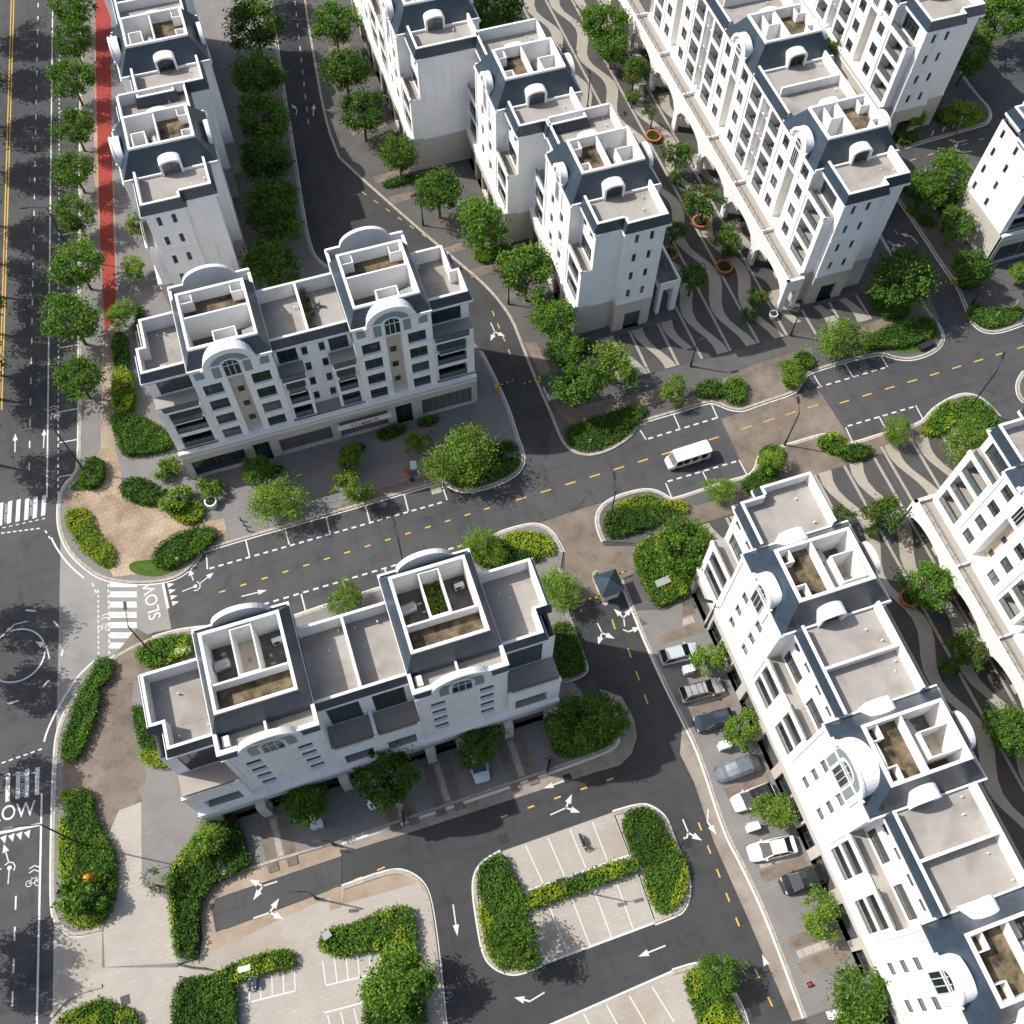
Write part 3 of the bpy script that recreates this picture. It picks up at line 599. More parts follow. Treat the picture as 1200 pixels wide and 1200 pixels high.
class Tinted:
    """adds to another builder under its own material slot"""
    def __init__(s, mb, mi): s.mb, s.mi = mb, mi
    def face(s, pts, mi=0): s.mb.face(pts, s.mi)
    def box(s, *a, **k): s.mb.box(*a, mi=s.mi, **k)
class Split:
    """every piece becomes a mesh of its own"""
    def __init__(s): s.parts = []
    def face(s, pts, mi=0):
        m = MB(); m.face(pts); s.parts.append(m)
    def box(s, *a, **k):
        m = MB(); m.box(*a, **k); s.parts.append(m)
class Row:
    """one attached row; local x runs along the front, y into the house, z up"""
    def __init__(s, name, label, loc, rot, z1=5.4, n=4, h=3.15, depth=10.8):
        s.root = thing(name, label, 'apartment building', (loc[0],loc[1],.12), rot)
        s.z1, s.n, s.h, s.eave, s.depth = z1, n, h, z1+n*h, depth
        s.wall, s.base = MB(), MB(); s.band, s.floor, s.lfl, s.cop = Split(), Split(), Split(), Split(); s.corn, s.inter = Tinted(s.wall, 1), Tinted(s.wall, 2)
        s.T = lambda y: (lambda a, d, z: (a, y+d, z))
    def window(s, x, z, w, h, y=0, rot=0, dep=.16, style='n', name='window'):
        a, b = win_meshes(w, h, style)
        if rot == 0: loc = (x, y+dep, z)
        elif rot == 1: loc = (y-dep, x, z)          # faces +x at plane x=y, runs along local y
        else: loc = (y+dep, x+w, z)                 # faces -x
        o = link(name, a, s.root, loc, {0:0,1:pi/2,-1:-pi/2}[rot]); link('window_frame', b, o); return o
    def railing(s, x0, x1, y, z, h=1.0, style='glass'):
        g = MB(); L_ = x1-x0
        o = MB(); o.box(x0,x1,y-.025,y+.025,z+h-.05,z+h); o.box(x0,x1,y-.015,y+.015,z+.06,z+.1)
        n = max(2, int(L_/.14)) if style == 'bars' else max(2, int(L_/1.1)+1)
        for i in range(n+1): xx = x0+L_*i/n; o.box(xx-.015,xx+.015,y-.015,y+.015,z,z+h-.05)
        r = o.build('railing', 'rail', s.root)
        if style == 'glass':
            g.box(x0+.03,x1-.03,y-.01,y+.01,z+.12,z+h-.07); g.build('glass_panel', 'railglass', r)
        return r
    def parapet(s, x0, x1, y0, y1, sides, h=1.35, outer=None, fl=0):
        """low roof wall with coping round a terrace; the slate skirt leans outwards below the coping"""
        e = s.eave; t = .26; o = .38
        sk = outer if outer is not None else sides
        for c in sides:
            if c == 'f': s.cop.box(x0,x1,y0,y0+t,e-.1+fl,e+h)
            if c == 'b': s.cop.box(x0,x1,y1-t,y1,e-.1+fl,e+h)
            if c == 'l': s.cop.box(x0,x0+t,y0+(t if 'f' in sides else 0),y1-(t if 'b' in sides else 0),e-.1+fl,e+h)
            if c == 'r': s.cop.box(x1-t,x1,y0+(t if 'f' in sides else 0),y1-(t if 'b' in sides else 0),e-.1+fl,e+h)
        za, zb = e+.04+(.5 if fl else 0), e+h-.12
        L0, L1 = (o if 'l' in sk else 0), (o if 'r' in sk else 0); F0, B0 = (o if 'f' in sk else 0), (o if 'b' in sk else 0)
        i0, i1 = (.02 if 'l' in sk else 0), (.02 if 'r' in sk else 0)
        if 'f' in sk: s.band.face([(x0-L0,y0-o,za),(x1+L1,y0-o,za),(x1+i1,y0-.02,zb),(x0-i0,y0-.02,zb)])
        if 'b' in sk: s.band.face([(x1+L1,y1+o,za),(x0-L0,y1+o,za),(x0-i0,y1+.02,zb),(x1+i1,y1+.02,zb)])
        if 'l' in sk: s.band.face([(x0-o,y1+B0,za),(x0-o,y0-F0,za),(x0-.02,y0-(.02 if F0 else 0),zb),(x0-.02,y1+(.02 if B0 else 0),zb)])
        if 'r' in sk: s.band.face([(x1+o,y0-F0,za),(x1+o,y1+B0,za),(x1+.02,y1+(.02 if B0 else 0),zb),(x1+.02,y0-(.02 if F0 else 0),zb)])
        cz = e+(.5 if fl else 0)
        rr = random.Random(int(x0*31+y0*7+s.root.location.x))
        for _ in range(2):
            vx, vy = rr.uniform(x0+.6,x1-.6), rr.uniform(y1-2.5,y1-.6); v = MB(); v.cyl((vx,vy,e-.3),(vx,vy,e+rr.uniform(.2,.5)+fl),.08,n=8); v.build('vent_pipe','wmetal',s.root)
        if F0: s.corn.box(x0-L0-.06 if L0 else x0, x1+L1+.06 if L1 else x1, y0-F0-.06, y0+.1, cz-.28, cz+.03)
        if B0: s.corn.box(x0-L0-.06 if L0 else x0, x1+L1+.06 if L1 else x1, y1-.1, y1+B0+.06, cz-.28, cz+.03)
        if L0: s.corn.box(x0-L0-.06, x0+.1, y0+.1 if F0 else y0, y1-.1 if B0 else y1, cz-.28, cz+.03)
        if L1: s.corn.box(x1-.1, x1+L1+.06, y0+.1 if F0 else y0, y1-.1 if B0 else y1, cz-.28, cz+.03)
        e -= .015-fl; s.floor.face([(x0+.01,y0+.01,e+.06),(x1-.01,y0+.01,e+.06),(x1-.01,y1-.01,e+.06),(x0+.01,y1-.01,e+.06)])
    def mansard(s, base, zb, rim, zr, split, tanks, flip=False, desc='', shaft=True, cub=True, depth=3.7, slab=1.3):
        """slate slopes, white rim and the open roof yard inside it"""
        m = MB(); m.frustum(base, zb, rim, zr); m.build('mansard_roof', 'slate', s.root)
        x0,x1,y0,y1 = rim; t = .22; w = MB(); zt = zr+.16; zf = zr-depth
        w.box(x0-.06,x1+.06,y0-.06,y0+t,zr-.25,zt); w.box(x0-.06,x1+.06,y1-t,y1+.06,zr-.25,zt)
        w.box(x0-.06,x0+t,y0+t,y1-t,zr-.25,zt); w.box(x1-t,x1+.06,y0+t,y1-t,zr-.25,zt)
        w.box(x0+.02,x1-.02,y0+.02,y0+t-.002,zf,zr-.25,skip='ud'); w.box(x0+.02,x1-.02,y1-t+.002,y1-.02,zf,zr-.25,skip='ud')
        w.box(x0+.02,x0+t-.002,y0+t,y1-t,zf,zr-.25,skip='ud'); w.box(x1-t+.002,x1-.02,y0+t,y1-t,zf,zr-.25,skip='ud')
        ys = y0+split*(y1-y0)
        w.box(x0+t,x1-t,ys-.09,ys+.09,zf,zr+.02); w.build('roof_yard_wall', 'trim', s.root)
        f1, f2 = MB(), MB()
        A = (y0+t, ys-.09); B = (ys+.09, y1-t)
        br, tk = (A, B) if not flip else (B, A)
        zbr = zr-slab
        f1.box(x0+t,x1-t,br[0],br[1],zf,zbr,skip='dlrfb'); f1.build('weathered_roof_slab', 'broof', s.root)
        f2.box(x0+t,x1-t,tk[0],tk[1],zf,zf+.05,skip='dlrfb'); f2.build('roof_yard_floor', 'groof', s.root)
        if cub:
            L_ = x1-x0; cy0 = br[0] if not flip else br[1]-1.1
            for xa in (x0+t, x1-t-1.3):
                c = MB()
                xa_, xb_ = xa, xa+1.3
                for q in ((xa_,xb_,cy0,cy0+.1),(xa_,xb_,cy0+1.0,cy0+1.1),(xa_,xa_+.1,cy0+.1,cy0+1.0),(xb_-.1,xb_,cy0+.1,cy0+1.0)): c.box(*q,zbr,zr-.05)
                c.build('roof_vent_box', 'trim', s.root)
        k = MB(); rr = random.Random(int(x0*7+len(ROOFKIT)))
        for _ in range(7):
            px_, py_ = rr.uniform(x0+.6,x1-.9), rr.uniform(tk[0]+.2,tk[1]-.5); hh = rr.uniform(.15,.6); k.box(px_,px_+rr.uniform(.15,.5),py_,py_+rr.uniform(.15,.4),zf+.05,zf+.05+hh)
        o = k.build('yard_fittings', 'grey', s.root); o['kind'] = 'stuff'
        k = MB(); yy = tk[0]+.12; k.cyl((x0+t+.1,yy,zf+.4),(x1-t-.1,yy,zf+.4),.05,n=5); k.build('yard_pipe', 'wmetal', s.root)
        if shaft:
            c = MB(); d = tk[1]-tk[0]; sx0, sx1 = x0+(x1-x0)*shaft[0], x0+(x1-x0)*shaft[1]; sy0, sy1 = tk[0]+d*shaft[2], tk[0]+d*shaft[3]; zt = zr-.1
            for q in ((sx0,sx1,sy0,sy0+.12),(sx0,sx1,sy1-.12,sy1),(sx0,sx0+.12,sy0+.12,sy1-.12),(sx1-.12,sx1,sy0+.12,sy1-.12)): c.box(*q,zf,zt)
            c.build('light_shaft', 'trim', s.root)
            c = MB(); c.box(sx0+.12,sx1-.12,sy0+.12,sy1-.12,zf,zf+.3,skip='dlrfb'); c.build('light_shaft_floor', 'well', s.root)
        for (fx, fy, kind) in tanks:
            p = s.root.matrix_world if False else (Matrix.Translation(s.root.location) @ Matrix.Rotation(s.root.rotation_euler.z, 4, 'Z'))
            q = p @ Vector((x0+(x1-x0)*fx, tk[0]+(tk[1]-tk[0])*fy, zf+.06)); ROOFKIT.append((kind, q, s.root.rotation_euler.z, desc))
    def pediment(s, xc, y, w, z0, zs, ztop, y1, band=True, wx=1.1, wz=(0,2.6), ring='trim', panel=False):
        """round-headed gable wall standing on the facade line"""
        m = MB(); r = w/2; n = 18
        arc = [(xc+r*cos(pi*i/n), zs+(ztop-zs)*sin(pi*i/n)) for i in range(n+1)]
        pts = [(xc+r,z0)]+arc+[(xc-r,z0)]
        m.face([(x,y,z) for x, z in pts][::-1]); m.face([(x,y1,z) for x, z in pts])
        for i in range(len(pts)-1): (a,b),(c,d) = pts[i], pts[i+1]; m.face([(a,y,b),(c,y,d),(c,y1,d),(a,y1,b)])
        o = m.build('pediment', 'trim', s.root)
        for sc, t, pr in (((1.0,.42,.22),(.44,.12,.08)) if panel else ((1.0,.34,.22),(.78,.12,.1))):
            g = MB()                                        # moulded rims standing proud of the gable
            for i in range(n):
                a0, a1 = pi*i/n, pi*(i+1)/n
                zz = zs if sc == 1 or not panel else zs-.35
                q = lambda a, k, yy: (xc+r*k*cos(a), yy, zz+(ztop-zs)*k*sin(a))
                k0, k1 = sc+(.04 if sc == 1 else 0), sc-t/r
                g.face([q(a0,k0,y-pr),q(a1,k0,y-pr),q(a1,k1,y-pr),q(a0,k1,y-pr)]); g.face([q(a0,k0,y-pr),q(a1,k0,y-pr),q(a1,k0,y),q(a0,k0,y)]); g.face([q(a0,k1,y-pr),q(a1,k1,y-pr),q(a1,k1,y),q(a0,k1,y)])
            g.build('pediment_moulding', 'trim', o)
        for sg in (-1,1): g = MB(); g.box(min(xc+sg*r*1.16,xc+sg*(r-.34)),max(xc+sg*r*1.16,xc+sg*(r-.34)),y-.22,y,zs-.3,zs-.001); g.build('pediment_shoulder', 'trim', o)
        if panel:
            pn = MB(); k0, k1 = .76, .45
            for i in range(n):
                a0, a1 = pi*i/n, pi*(i+1)/n
                q = lambda a, k: (xc+r*k*cos(a), y-.03, zs-.35+(ztop-zs)*k*1.02*sin(a))
                pn.face([q(a0,k0),q(a1,k0),q(a1,k1),q(a0,k1)])
            for sg in (-1,1): pn.face([(xc+sg*r*k0,y-.03,z0+.25),(xc+sg*r*k1,y-.03,z0+.25),(xc+sg*r*k1,y-.03,zs-.35),(xc+sg*r*k0,y-.03,zs-.35)])
            pn.build('arched_panel', 'blue_panel', o)
        win = s.window(xc-wx/2, wz[0], wx, wz[1]-wz[0], y, style='arch', dep=-.045)
        return o
    def dormer(s, xe, dirx, yc, w=2.5, z0=None):
        """round-headed white dormer door opening from the mansard onto a terrace; dirx = +1 when it faces +x"""
        z0 = s.eave+.07 if z0 is None else z0
        m = MB(); r = w/2; zs = z0+1.5; n = 10; xf, xb = xe+dirx*.3, xe-dirx*1.5
        arc = [(yc+r*cos(pi*i/n), zs+.5*sin(pi*i/n)) for i in range(n+1)]
        out = [(yc+r,z0)]+arc+[(yc-r,z0)]
        for i in range(len(out)-1): (a,b),(c,d) = out[i], out[i+1]; m.face([(xf,a,b),(xf,c,d),(xb,c,d),(xb,a,b)])
        k = .80
        inn = [(yc+(a-yc)*k, z0+(b-z0)*.88) for a, b in out]
        for i in range(len(out)-1):
            (a,b),(c,d),(e,f),(g,h) = out[i], out[i+1], inn[i+1], inn[i]
            m.face([(xf,a,b),(xf,c,d),(xf,e,f),(xf,g,h)]); m.face([(xf,g,h),(xf,e,f),(xf-dirx*.3,e,f),(xf-dirx*.3,g,h)])
        o = m.build('dormer', 'trim', s.root)
        d = MB(); d.face([(xf-dirx*.29,a,b) for a, b in inn]); d.build('dormer_door', 'glass', o)
        f = MB(); xx = xf-dirx*.26; f.box(min(xx,xx+.05*dirx),max(xx,xx+.05*dirx),yc-.04,yc+.04,z0,zs+.3); f.box(min(xx,xx+.05*dirx),max(xx,xx+.05*dirx),yc-r*.8,yc+r*.8,zs-.05,zs+.03); f.build('dormer_door_frame', 'frame', o)
        g = MB(); g.box(xe-.05 if dirx > 0 else xe-.12, xe+.12 if dirx > 0 else xe+.05, s.tw[2], yc-r, z0, z0+.3); g.build('mansard_foot', 'trim', o); g = MB(); g.box(xe-.05 if dirx > 0 else xe-.12, xe+.12 if dirx > 0 else xe+.05, yc+r, s.tw[3], z0, z0+.3); g.build('mansard_foot', 'trim', o)
    def loggia(s, x0, x1, z, h, y, d, low=.45, glass=True):
        """recess behind a hole in the front: floor, back wall with dark glazing, rail"""
        s.lfl.face([(x0,y,z+.02),(x1,y,z+.02),(x1,y+d,z+.02),(x0,y+d,z+.02)])
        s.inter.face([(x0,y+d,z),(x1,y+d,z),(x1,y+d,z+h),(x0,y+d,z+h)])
        w = x1-x0
        if glass: s.window(x0+.12, z+.06, w-.24, h-.35, y, dep=d-.04, style='door', name='balcony_door')
    def finish(s):
        s.wall.build('wall', ('white','trim','int'), s.root); s.base.build('ground_floor_wall', 'beige', s.root)
        for sp, n, m in ((s.cop,'parapet','trim'),(s.floor,'roof_terrace','tfloor'),(s.lfl,'balcony_floor','lfloor'),(s.band,'parapet_skirt','slate')):
            for mb in sp.parts: mb.build(n, m, s.root)
ROOFKIT = []

def ring(mb, x0, x1, y0, y1, z0, z1, t=.5):
    mb.box(x0,x1,y0,y0+t,z0,z1); mb.box(x0,x1,y1-t,y1,z0,z1); mb.box(x0,x0+t,y0+t,y1-t,z0,z1); mb.box(x1-t,x1,y0+t,y1-t,z0,z1)
def tower_front(R, a, b, style, y=0, et=None):
    """front of a tower bay between a and b with its windows"""
    xc = (a+b)/2; H = []; e = et or R.eave
    if style == 'slot':
        wz = [(R.z1+R.h*k+(.75 if not et else .55), R.z1+R.h*k+(2.45 if not et else 2.3)) for k in range(R.n)]
        ww = 1.45 if not et else 2.0
        for xx in (xc-2.55-ww/2, xc+2.55-ww/2):
            for k,(z0,z1) in enumerate(wz): H.append((xx,xx+ww,z0,z1,.18)); R.window(xx,z0,ww,z1-z0,y,dep=.17)
        zt = R.eave-.1 if et else e-3.6
        H.append((xc-.85,xc+.85,R.z1+.35,zt,1.4)); R.inter_slot.append((xc,zt,y))
        for z0,z1 in wz:
            if z1 < zt: R.window(xc-.35,z0+.4,.7,.85,y,dep=1.36)
    elif style == 'small3':
        for k in range(3):
            z0 = R.z1+R.h*k+.95
            for xx in (xc-2.05,xc+1.05):
                H.append((xx,xx+1.0,z0,z0+1.6,.24)); R.window(xx,z0,1.0,1.6,y,dep=.22)
    elif style == 'wide4':
        for k in range(4):
            z0 = R.z1+1.0+k*2.3
            for xx in (xc-3.0,xc+1.65):
                H.append((xx,xx+1.35,z0,z0+1.05,.22)); R.window(xx,z0,1.35,1.05,y,dep=.2)
    R.wall.panel(R.T(y), a, b, R.z1, e, H, .2)
    # mouldings: pilaster strips, storey bands and sills (standing proud of the wall)
    for xx in (a+.02, b-.42): R.corn.box(xx,xx+.4,y-.09,y,R.z1+.31,e-.3,skip='b')
    for h in H:
        if h[1]-h[0] < 2.2 and h[3]-h[2] < 3: R.corn.box(h[0]-.12,h[1]+.12,y-.14,y,h[2]-.14,h[2]-.01,skip='b')
    if style != 'slot': R.corn.box(xc-1.0 if style=='small3' else xc-1.3, xc+1.0 if style=='small3' else xc+1.3, y-.05, y, R.z1+1.0, e-3.8, skip='b')

def terrace_front(R, a, b, style, side, yt, nrec, end=0):
    """lower terrace bay; side = -1 when its neighbouring tower lies to the right"""
    e = R.eave; zr = R.z1+R.h*(R.n-nrec); H = []
    w0, w1 = (a+.35, b-1.5) if side > 0 else (a+1.5, b-.35)          # opening stays next to the tower
    if end < 0: w0, w1 = a+.75, b-.4
    if end > 0: w0, w1 = a+.4, b-.75
    wo = 3.3 if style == 'small3' else 2.8
    if side > 0 and not end: w0, w1 = a+.4, a+wo
    if side < 0 and not end: w0, w1 = b-wo, b-.4
    for k in range(R.n-nrec):
        z = R.z1+R.h*k+.25; H.append((w0,w1,z,z+R.h-.65,1.7)); R.loggia(w0,w1,z,R.h-.65,0,1.7); R.railing(w0,w1,.12,z,.95)
        if not end and style != 'small3' and nrec:
            nx = b-1.05 if side > 0 else a+.55
            H.append((nx,nx+.55,z+.9,z+2.2,.2)); R.window(nx,z+.9,.55,1.3,0,dep=.18)
    if nrec == 0:
        x0, x1 = (b-.95,b-.02) if side > 0 else (a+.02,a+.95)
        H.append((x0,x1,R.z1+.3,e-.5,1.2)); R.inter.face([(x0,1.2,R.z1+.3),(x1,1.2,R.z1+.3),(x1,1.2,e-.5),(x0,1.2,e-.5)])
        for k in range(R.n): R.window(x0+.15,R.z1+R.h*k+.9,.6,1.3,0,dep=1.17); R.corn.box(x0,x1,.25,1.15,R.z1+R.h*k+.32,R.z1+R.h*k+.45)
    R.wall.panel(R.T(0), a, b, R.z1, zr, H, .2)
    if nrec == 0:
        R.corn.box(a+.01,b-.01,-.1,.1,e-.3,e+.02,skip='b'); return
    R.lfl.face([(a,0,zr+.03),(b,0,zr+.03),(b,yt,zr+.03),(a,yt,zr+.03)])
    R.corn.box(a+.01,b-.01,-.13,.12,zr-.22,zr+.3); 
    R.railing(w0-.2 if end <= 0 else a+.1, w1+.2 if end >= 0 else b-.1, .06, zr+.3, .8)
    H2 = []
    for k in range(nrec):
        z = zr+R.h*k+.1
        if k == 0 or style == 'slot':
            H2.append((w0,w1,z,z+2.45,.25)); R.window(w0,z,w1-w0,2.45,yt,dep=.22,style='door',name='balcony_door')
        else:
            for q in (.12,.6):
                xx = a+(b-a)*q; H2.append((xx,xx+.95,z+.75,z+2.15,.22)); R.window(xx,z+.75,.95,1.4,yt,dep=.2)
    R.wall.panel(R.T(yt), a, b, zr, e, H2, .2)

def ground_front(R, a, b, openings, y=-.35, zt=None):
    zt = R.z1 if zt is None else zt
    H = []
    for (x0,x1,z0,z1,kind) in openings:
        H.append((x0,x1,z0,z1,.5))
        if kind == 'shop': R.window(x0,z0,x1-x0,z1-z0,y,dep=.45,style='door',name='shopfront')
        elif kind == 'garage':
            g = MB(); g.face([(x0,y+.48,z0),(x1,y+.48,z0),(x1,y+.48,z1),(x0,y+.48,z1)]); g.build('garage_door','garage',R.root)
        elif kind == 'door':
            R.window(x0,z0,x1-x0,z1-z0,y,dep=.45,style='door',name='entrance_door')
    R.base.panel(R.T(y), a, b, -.1, zt-.02, H, .5)
    R.corn.box(a,b,y-.16,.0,zt-.02,zt+.3); R.corn.box(a,b,y-.08,y,zt-.75,zt-.6,skip='b')
    for x in (a,b): R.base.face([(x,y,-.1),(x,0,-.1),(x,0,zt),(x,y,zt)])

def shell(R, x0, x1, y0, y1, z0, z1, sides='lrb'):
    m = R.wall
    if 'l' in sides: m.face([(x0,y1,z0),(x0,y0,z0),(x0,y0,z1),(x0,y1,z1)])
    if 'r' in sides: m.face([(x1,y0,z0),(x1,y1,z0),(x1,y1,z1),(x1,y0,z1)])
    if 'b' in sides: m.face([(x1,y1,z0),(x0,y1,z0),(x0,y1,z1),(x1,y1,z1)])
def shell_base(R, x0, x1, y0, y1, sides='lrb'):
    m = R.base; z0, z1 = -.1, R.z1
    if 'l' in sides: m.face([(x0,y1,z0),(x0,y0,z0),(x0,y0,z1),(x0,y1,z1)])
    if 'r' in sides: m.face([(x1,y0,z0),(x1,y1,z0),(x1,y1,z1),(x1,y0,z1)])
    if 'b' in sides: m.face([(x1,y1,z0),(x0,y1,z0),(x0,y1,z1),(x1,y1,z1)])

TD = 10.8
def module_long(R, u, style, opt):
    """17 m module of the long terraces: 4.25 m terrace, 8.5 m tower, 4.25 m terrace"""
    yt, nrec = opt.get('yt',1.3), opt.get('nrec',1); e = R.eave
    el, er = opt.get('el',0), opt.get('er',0)               # extra length at a free end
    a, b, c, d = u-el, u+4.25, u+12.75, u+17+er
    R.tw = (b,c,0,TD)
    tower_front(R, b, c, style)
    shell(R, b, c, 0, TD, R.z1, e); shell_base(R, b, c, 0, TD)
    ya, na = (.35, 0) if style == 'slot' and not opt.get('end_l') else (yt, nrec)
    yd, nd = (.35, 0) if style == 'slot' and not opt.get('end_r') else (yt, nrec)
    terrace_front(R, a, b, style, -1, ya, na, -1 if opt.get('end_l') else 0)
    terrace_front(R, c, d, style, 1, yd, nd, 1 if opt.get('end_r') else 0)
    for (p,q) in ((a,b),(c,d)):
        shell(R, p, q, yt, TD-yt, R.z1, e, 'b'); shell_base(R, p, q, 0, TD-yt, 'b')
    if opt.get('end_l'): end_wall(R, a, -1, yt, opt)
    elif opt.get('first'):
        shell(R, a, b, yt, TD-yt, R.z1, e, 'l'); R.cop.box(a,a+.26,yt+.27,TD-yt-.27,e-.1,e+1.6)
    if opt.get('end_r'): end_wall(R, d, 1, yt, opt)
    # roof terraces
    R.parapet(a, b, ya, TD-yt, 'fb')
    R.parapet(c, d, yd, TD-yt, 'fb')
    if not opt.get('end_r'): R.cop.box(d-.13,d+.13,yt+.27,TD-yt-.27,e,e+1.25)
    R.mansard((b-.06,c+.06,-.06,TD+.06), e+.05, (b+1.61,c-1.61,1.7,9.1), e+3.0, .47, opt.get('tanks', [(.3,.6,'tank'),(.85,.5,'cond')]), opt.get('flip',False), opt['desc'], opt.get('shaft',(.42,.95,.1,.78)))
    ring(R.corn, b-.12,c+.12,-.2,TD+.2,e-.25,e+.04)
    xc = (b+c)/2
    R.pediment(xc, -.12, opt.get('pw',3.6), e-3.1, e+.9, e+opt.get('pt',2.4), opt.get('pdep',.8), wx=opt.get('pwx',1.15), wz=(e-2.8, e+1.3), panel=opt.get('panel',False))
    q = MB(); r = 1.7; n = 14
    pts = [(xc+r*cos(pi*i/n), e+.6+1.5*sin(pi*i/n)) for i in range(n+1)]
    q.face([(x,TD+.1,z) for x,z in pts]); q.face([(x,TD-.4,z) for x,z in pts])
    for i in range(n): (x0_,z0_),(x1_,z1_) = pts[i], pts[i+1]; q.face([(x0_,TD+.1,z0_),(x1_,TD+.1,z1_),(x1_,TD-.4,z1_),(x0_,TD-.4,z0_)])
    q.build('pediment', 'trim', R.root)
    for dx, xe in ((-1,b),(1,c)): R.dormer(xe, dx, opt.get('dy',5.6))
    ops = opt.get('ground') or [(a+.7,b-.4,0,3.6,'garage'),(b+.6,b+2.8,0,3.3,'door'),(xc-1.2,xc+1.2,.6,3.2,'shop'),(c-2.8,c-.6,0,3.3,'door'),(c+.4,d-.7,0,3.6,'garage')]
    ground_front(R, a, d, ops)

def end_wall(R, x, sg, yt, opt):
    """free gable end: one half stands forward and carries two columns of slit windows"""
    e = R.eave; yb = TD-yt; ym = opt.get('ym', 6.2); fwd = opt.get('fwd','f'); k = .95 if not opt.get('blank') else 0
    T = lambda xx: (lambda a, d, z: (xx-sg*d, a, z))
    halves = [(yt,ym),(ym,yb)]
    z_lo = R.z1
    for i, (p, q) in enumerate(halves):
        f = (fwd == 'f') == (i == 0); xx = x if not f or not k else x+sg*k
        H = []
        if f and k:
            for kk in range(R.n):
                z0 = R.z1+R.h*kk+(.9 if R.n == 4 else .8)
                for yy in (p+(q-p)*.24, p+(q-p)*.62):
                    H.append((yy,yy+.5,z0,z0+1.35,.2)); R.window(yy,z0,.5,1.35,xx,sg,.18)
        R.wall.panel(T(xx), p, q, z_lo, e, H, .2)
        if not (f and k):
            t = .26; fw = (fwd == 'f'); pa = p+(.27 if i == 0 else (.0 if k else 0)); qa = q-(.27 if i == 1 else 0)
            R.cop.box(xx-(t if sg>0 else 0), xx+(0 if sg>0 else t), pa, qa, e-.1, e+1.35)
            o = .38; pe = p-(o if i == 0 else 0); qe = q+(o if i == 1 else 0)
            R.band.face([(xx+sg*o,pe,e+.04),(xx+sg*o,qe,e+.04),(xx+sg*.02,q,e+1.23),(xx+sg*.02,p,e+1.23)])
            R.corn.box(xx if sg>0 else xx-o-.06, xx+o+.06 if sg>0 else xx, pe, qe, e-.27, e+.025)
        R.base.panel(T(xx), p, q, -.1, z_lo, [(p+(q-p)*.3,p+(q-p)*.75,0,3.0,.4)] if f and k else [], .4)
        if f and k:
            R.window(p+(q-p)*.3,0,(q-p)*.45,3.0,xx,sg,.38,style='door',name='side_door')
            for yy in (p,q):
                R.wall.face([(x,yy,z_lo),(xx,yy,z_lo),(xx,yy,e),(x,yy,e)]); R.base.face([(x,yy,-.1),(xx,yy,-.1),(xx,yy,z_lo),(x,yy,z_lo)])
            lo, hi = min(x,xx), max(x,xx)
            # the roof terrace steps forward with it
            R.floor.face([(lo,p,e+.049),(hi,p,e+.049),(hi,q,e+.049),(lo,q,e+.049)])
            t = .26
            R.cop.box(xx-(t if sg>0 else 0), xx+(0 if sg>0 else t), p, q, e-.1, e+1.35)
            for yy in ((p,p+t),(q-t,q)): R.cop.box(lo if sg>0 else lo+t, hi-t if sg>0 else hi, yy[0], yy[1], e-.1, e+1.35)
            o = .38; z0, z1 = e+.045, e+1.23
            R.band.face([(xx+sg*o,p-o,z0),(xx+sg*o,q+o,z0),(xx+sg*.02,q+.02,z1),(xx+sg*.02,p-.02,z1)])
            for yy, s2 in ((p,-1),(q,1)): R.band.face([(x,yy+s2*o,z0),(xx+sg*o,yy+s2*o,z0),(xx+sg*.02,yy+s2*.02,z1),(x,yy+s2*.02,z1)])
            R.corn.box(lo if sg>0 else lo-o-.06, hi+o+.06 if sg>0 else hi, p-o-.06, q+o+.06, e-.3, e+.028)
        lo, hi = (xx, xx+.1) if sg > 0 else (xx-.1, xx)
        R.corn.box(lo,hi,p+.01,q-.01,z_lo-.2,z_lo+.1)
        if f and k: R.corn.box(lo,hi,p+.01,q-.01,z_lo+2*R.h-.08,z_lo+2*R.h+.08)
    # front strip between the facade line and the terrace wall
    zr = R.z1+R.h*(R.n-opt.get('nrec',1))
    R.wall.face([(x,0,z_lo),(x,yt,z_lo),(x,yt,zr),(x,0,zr)]); R.base.face([(x,0,-.1),(x,yt,-.1),(x,yt,z_lo),(x,0,z_lo)])

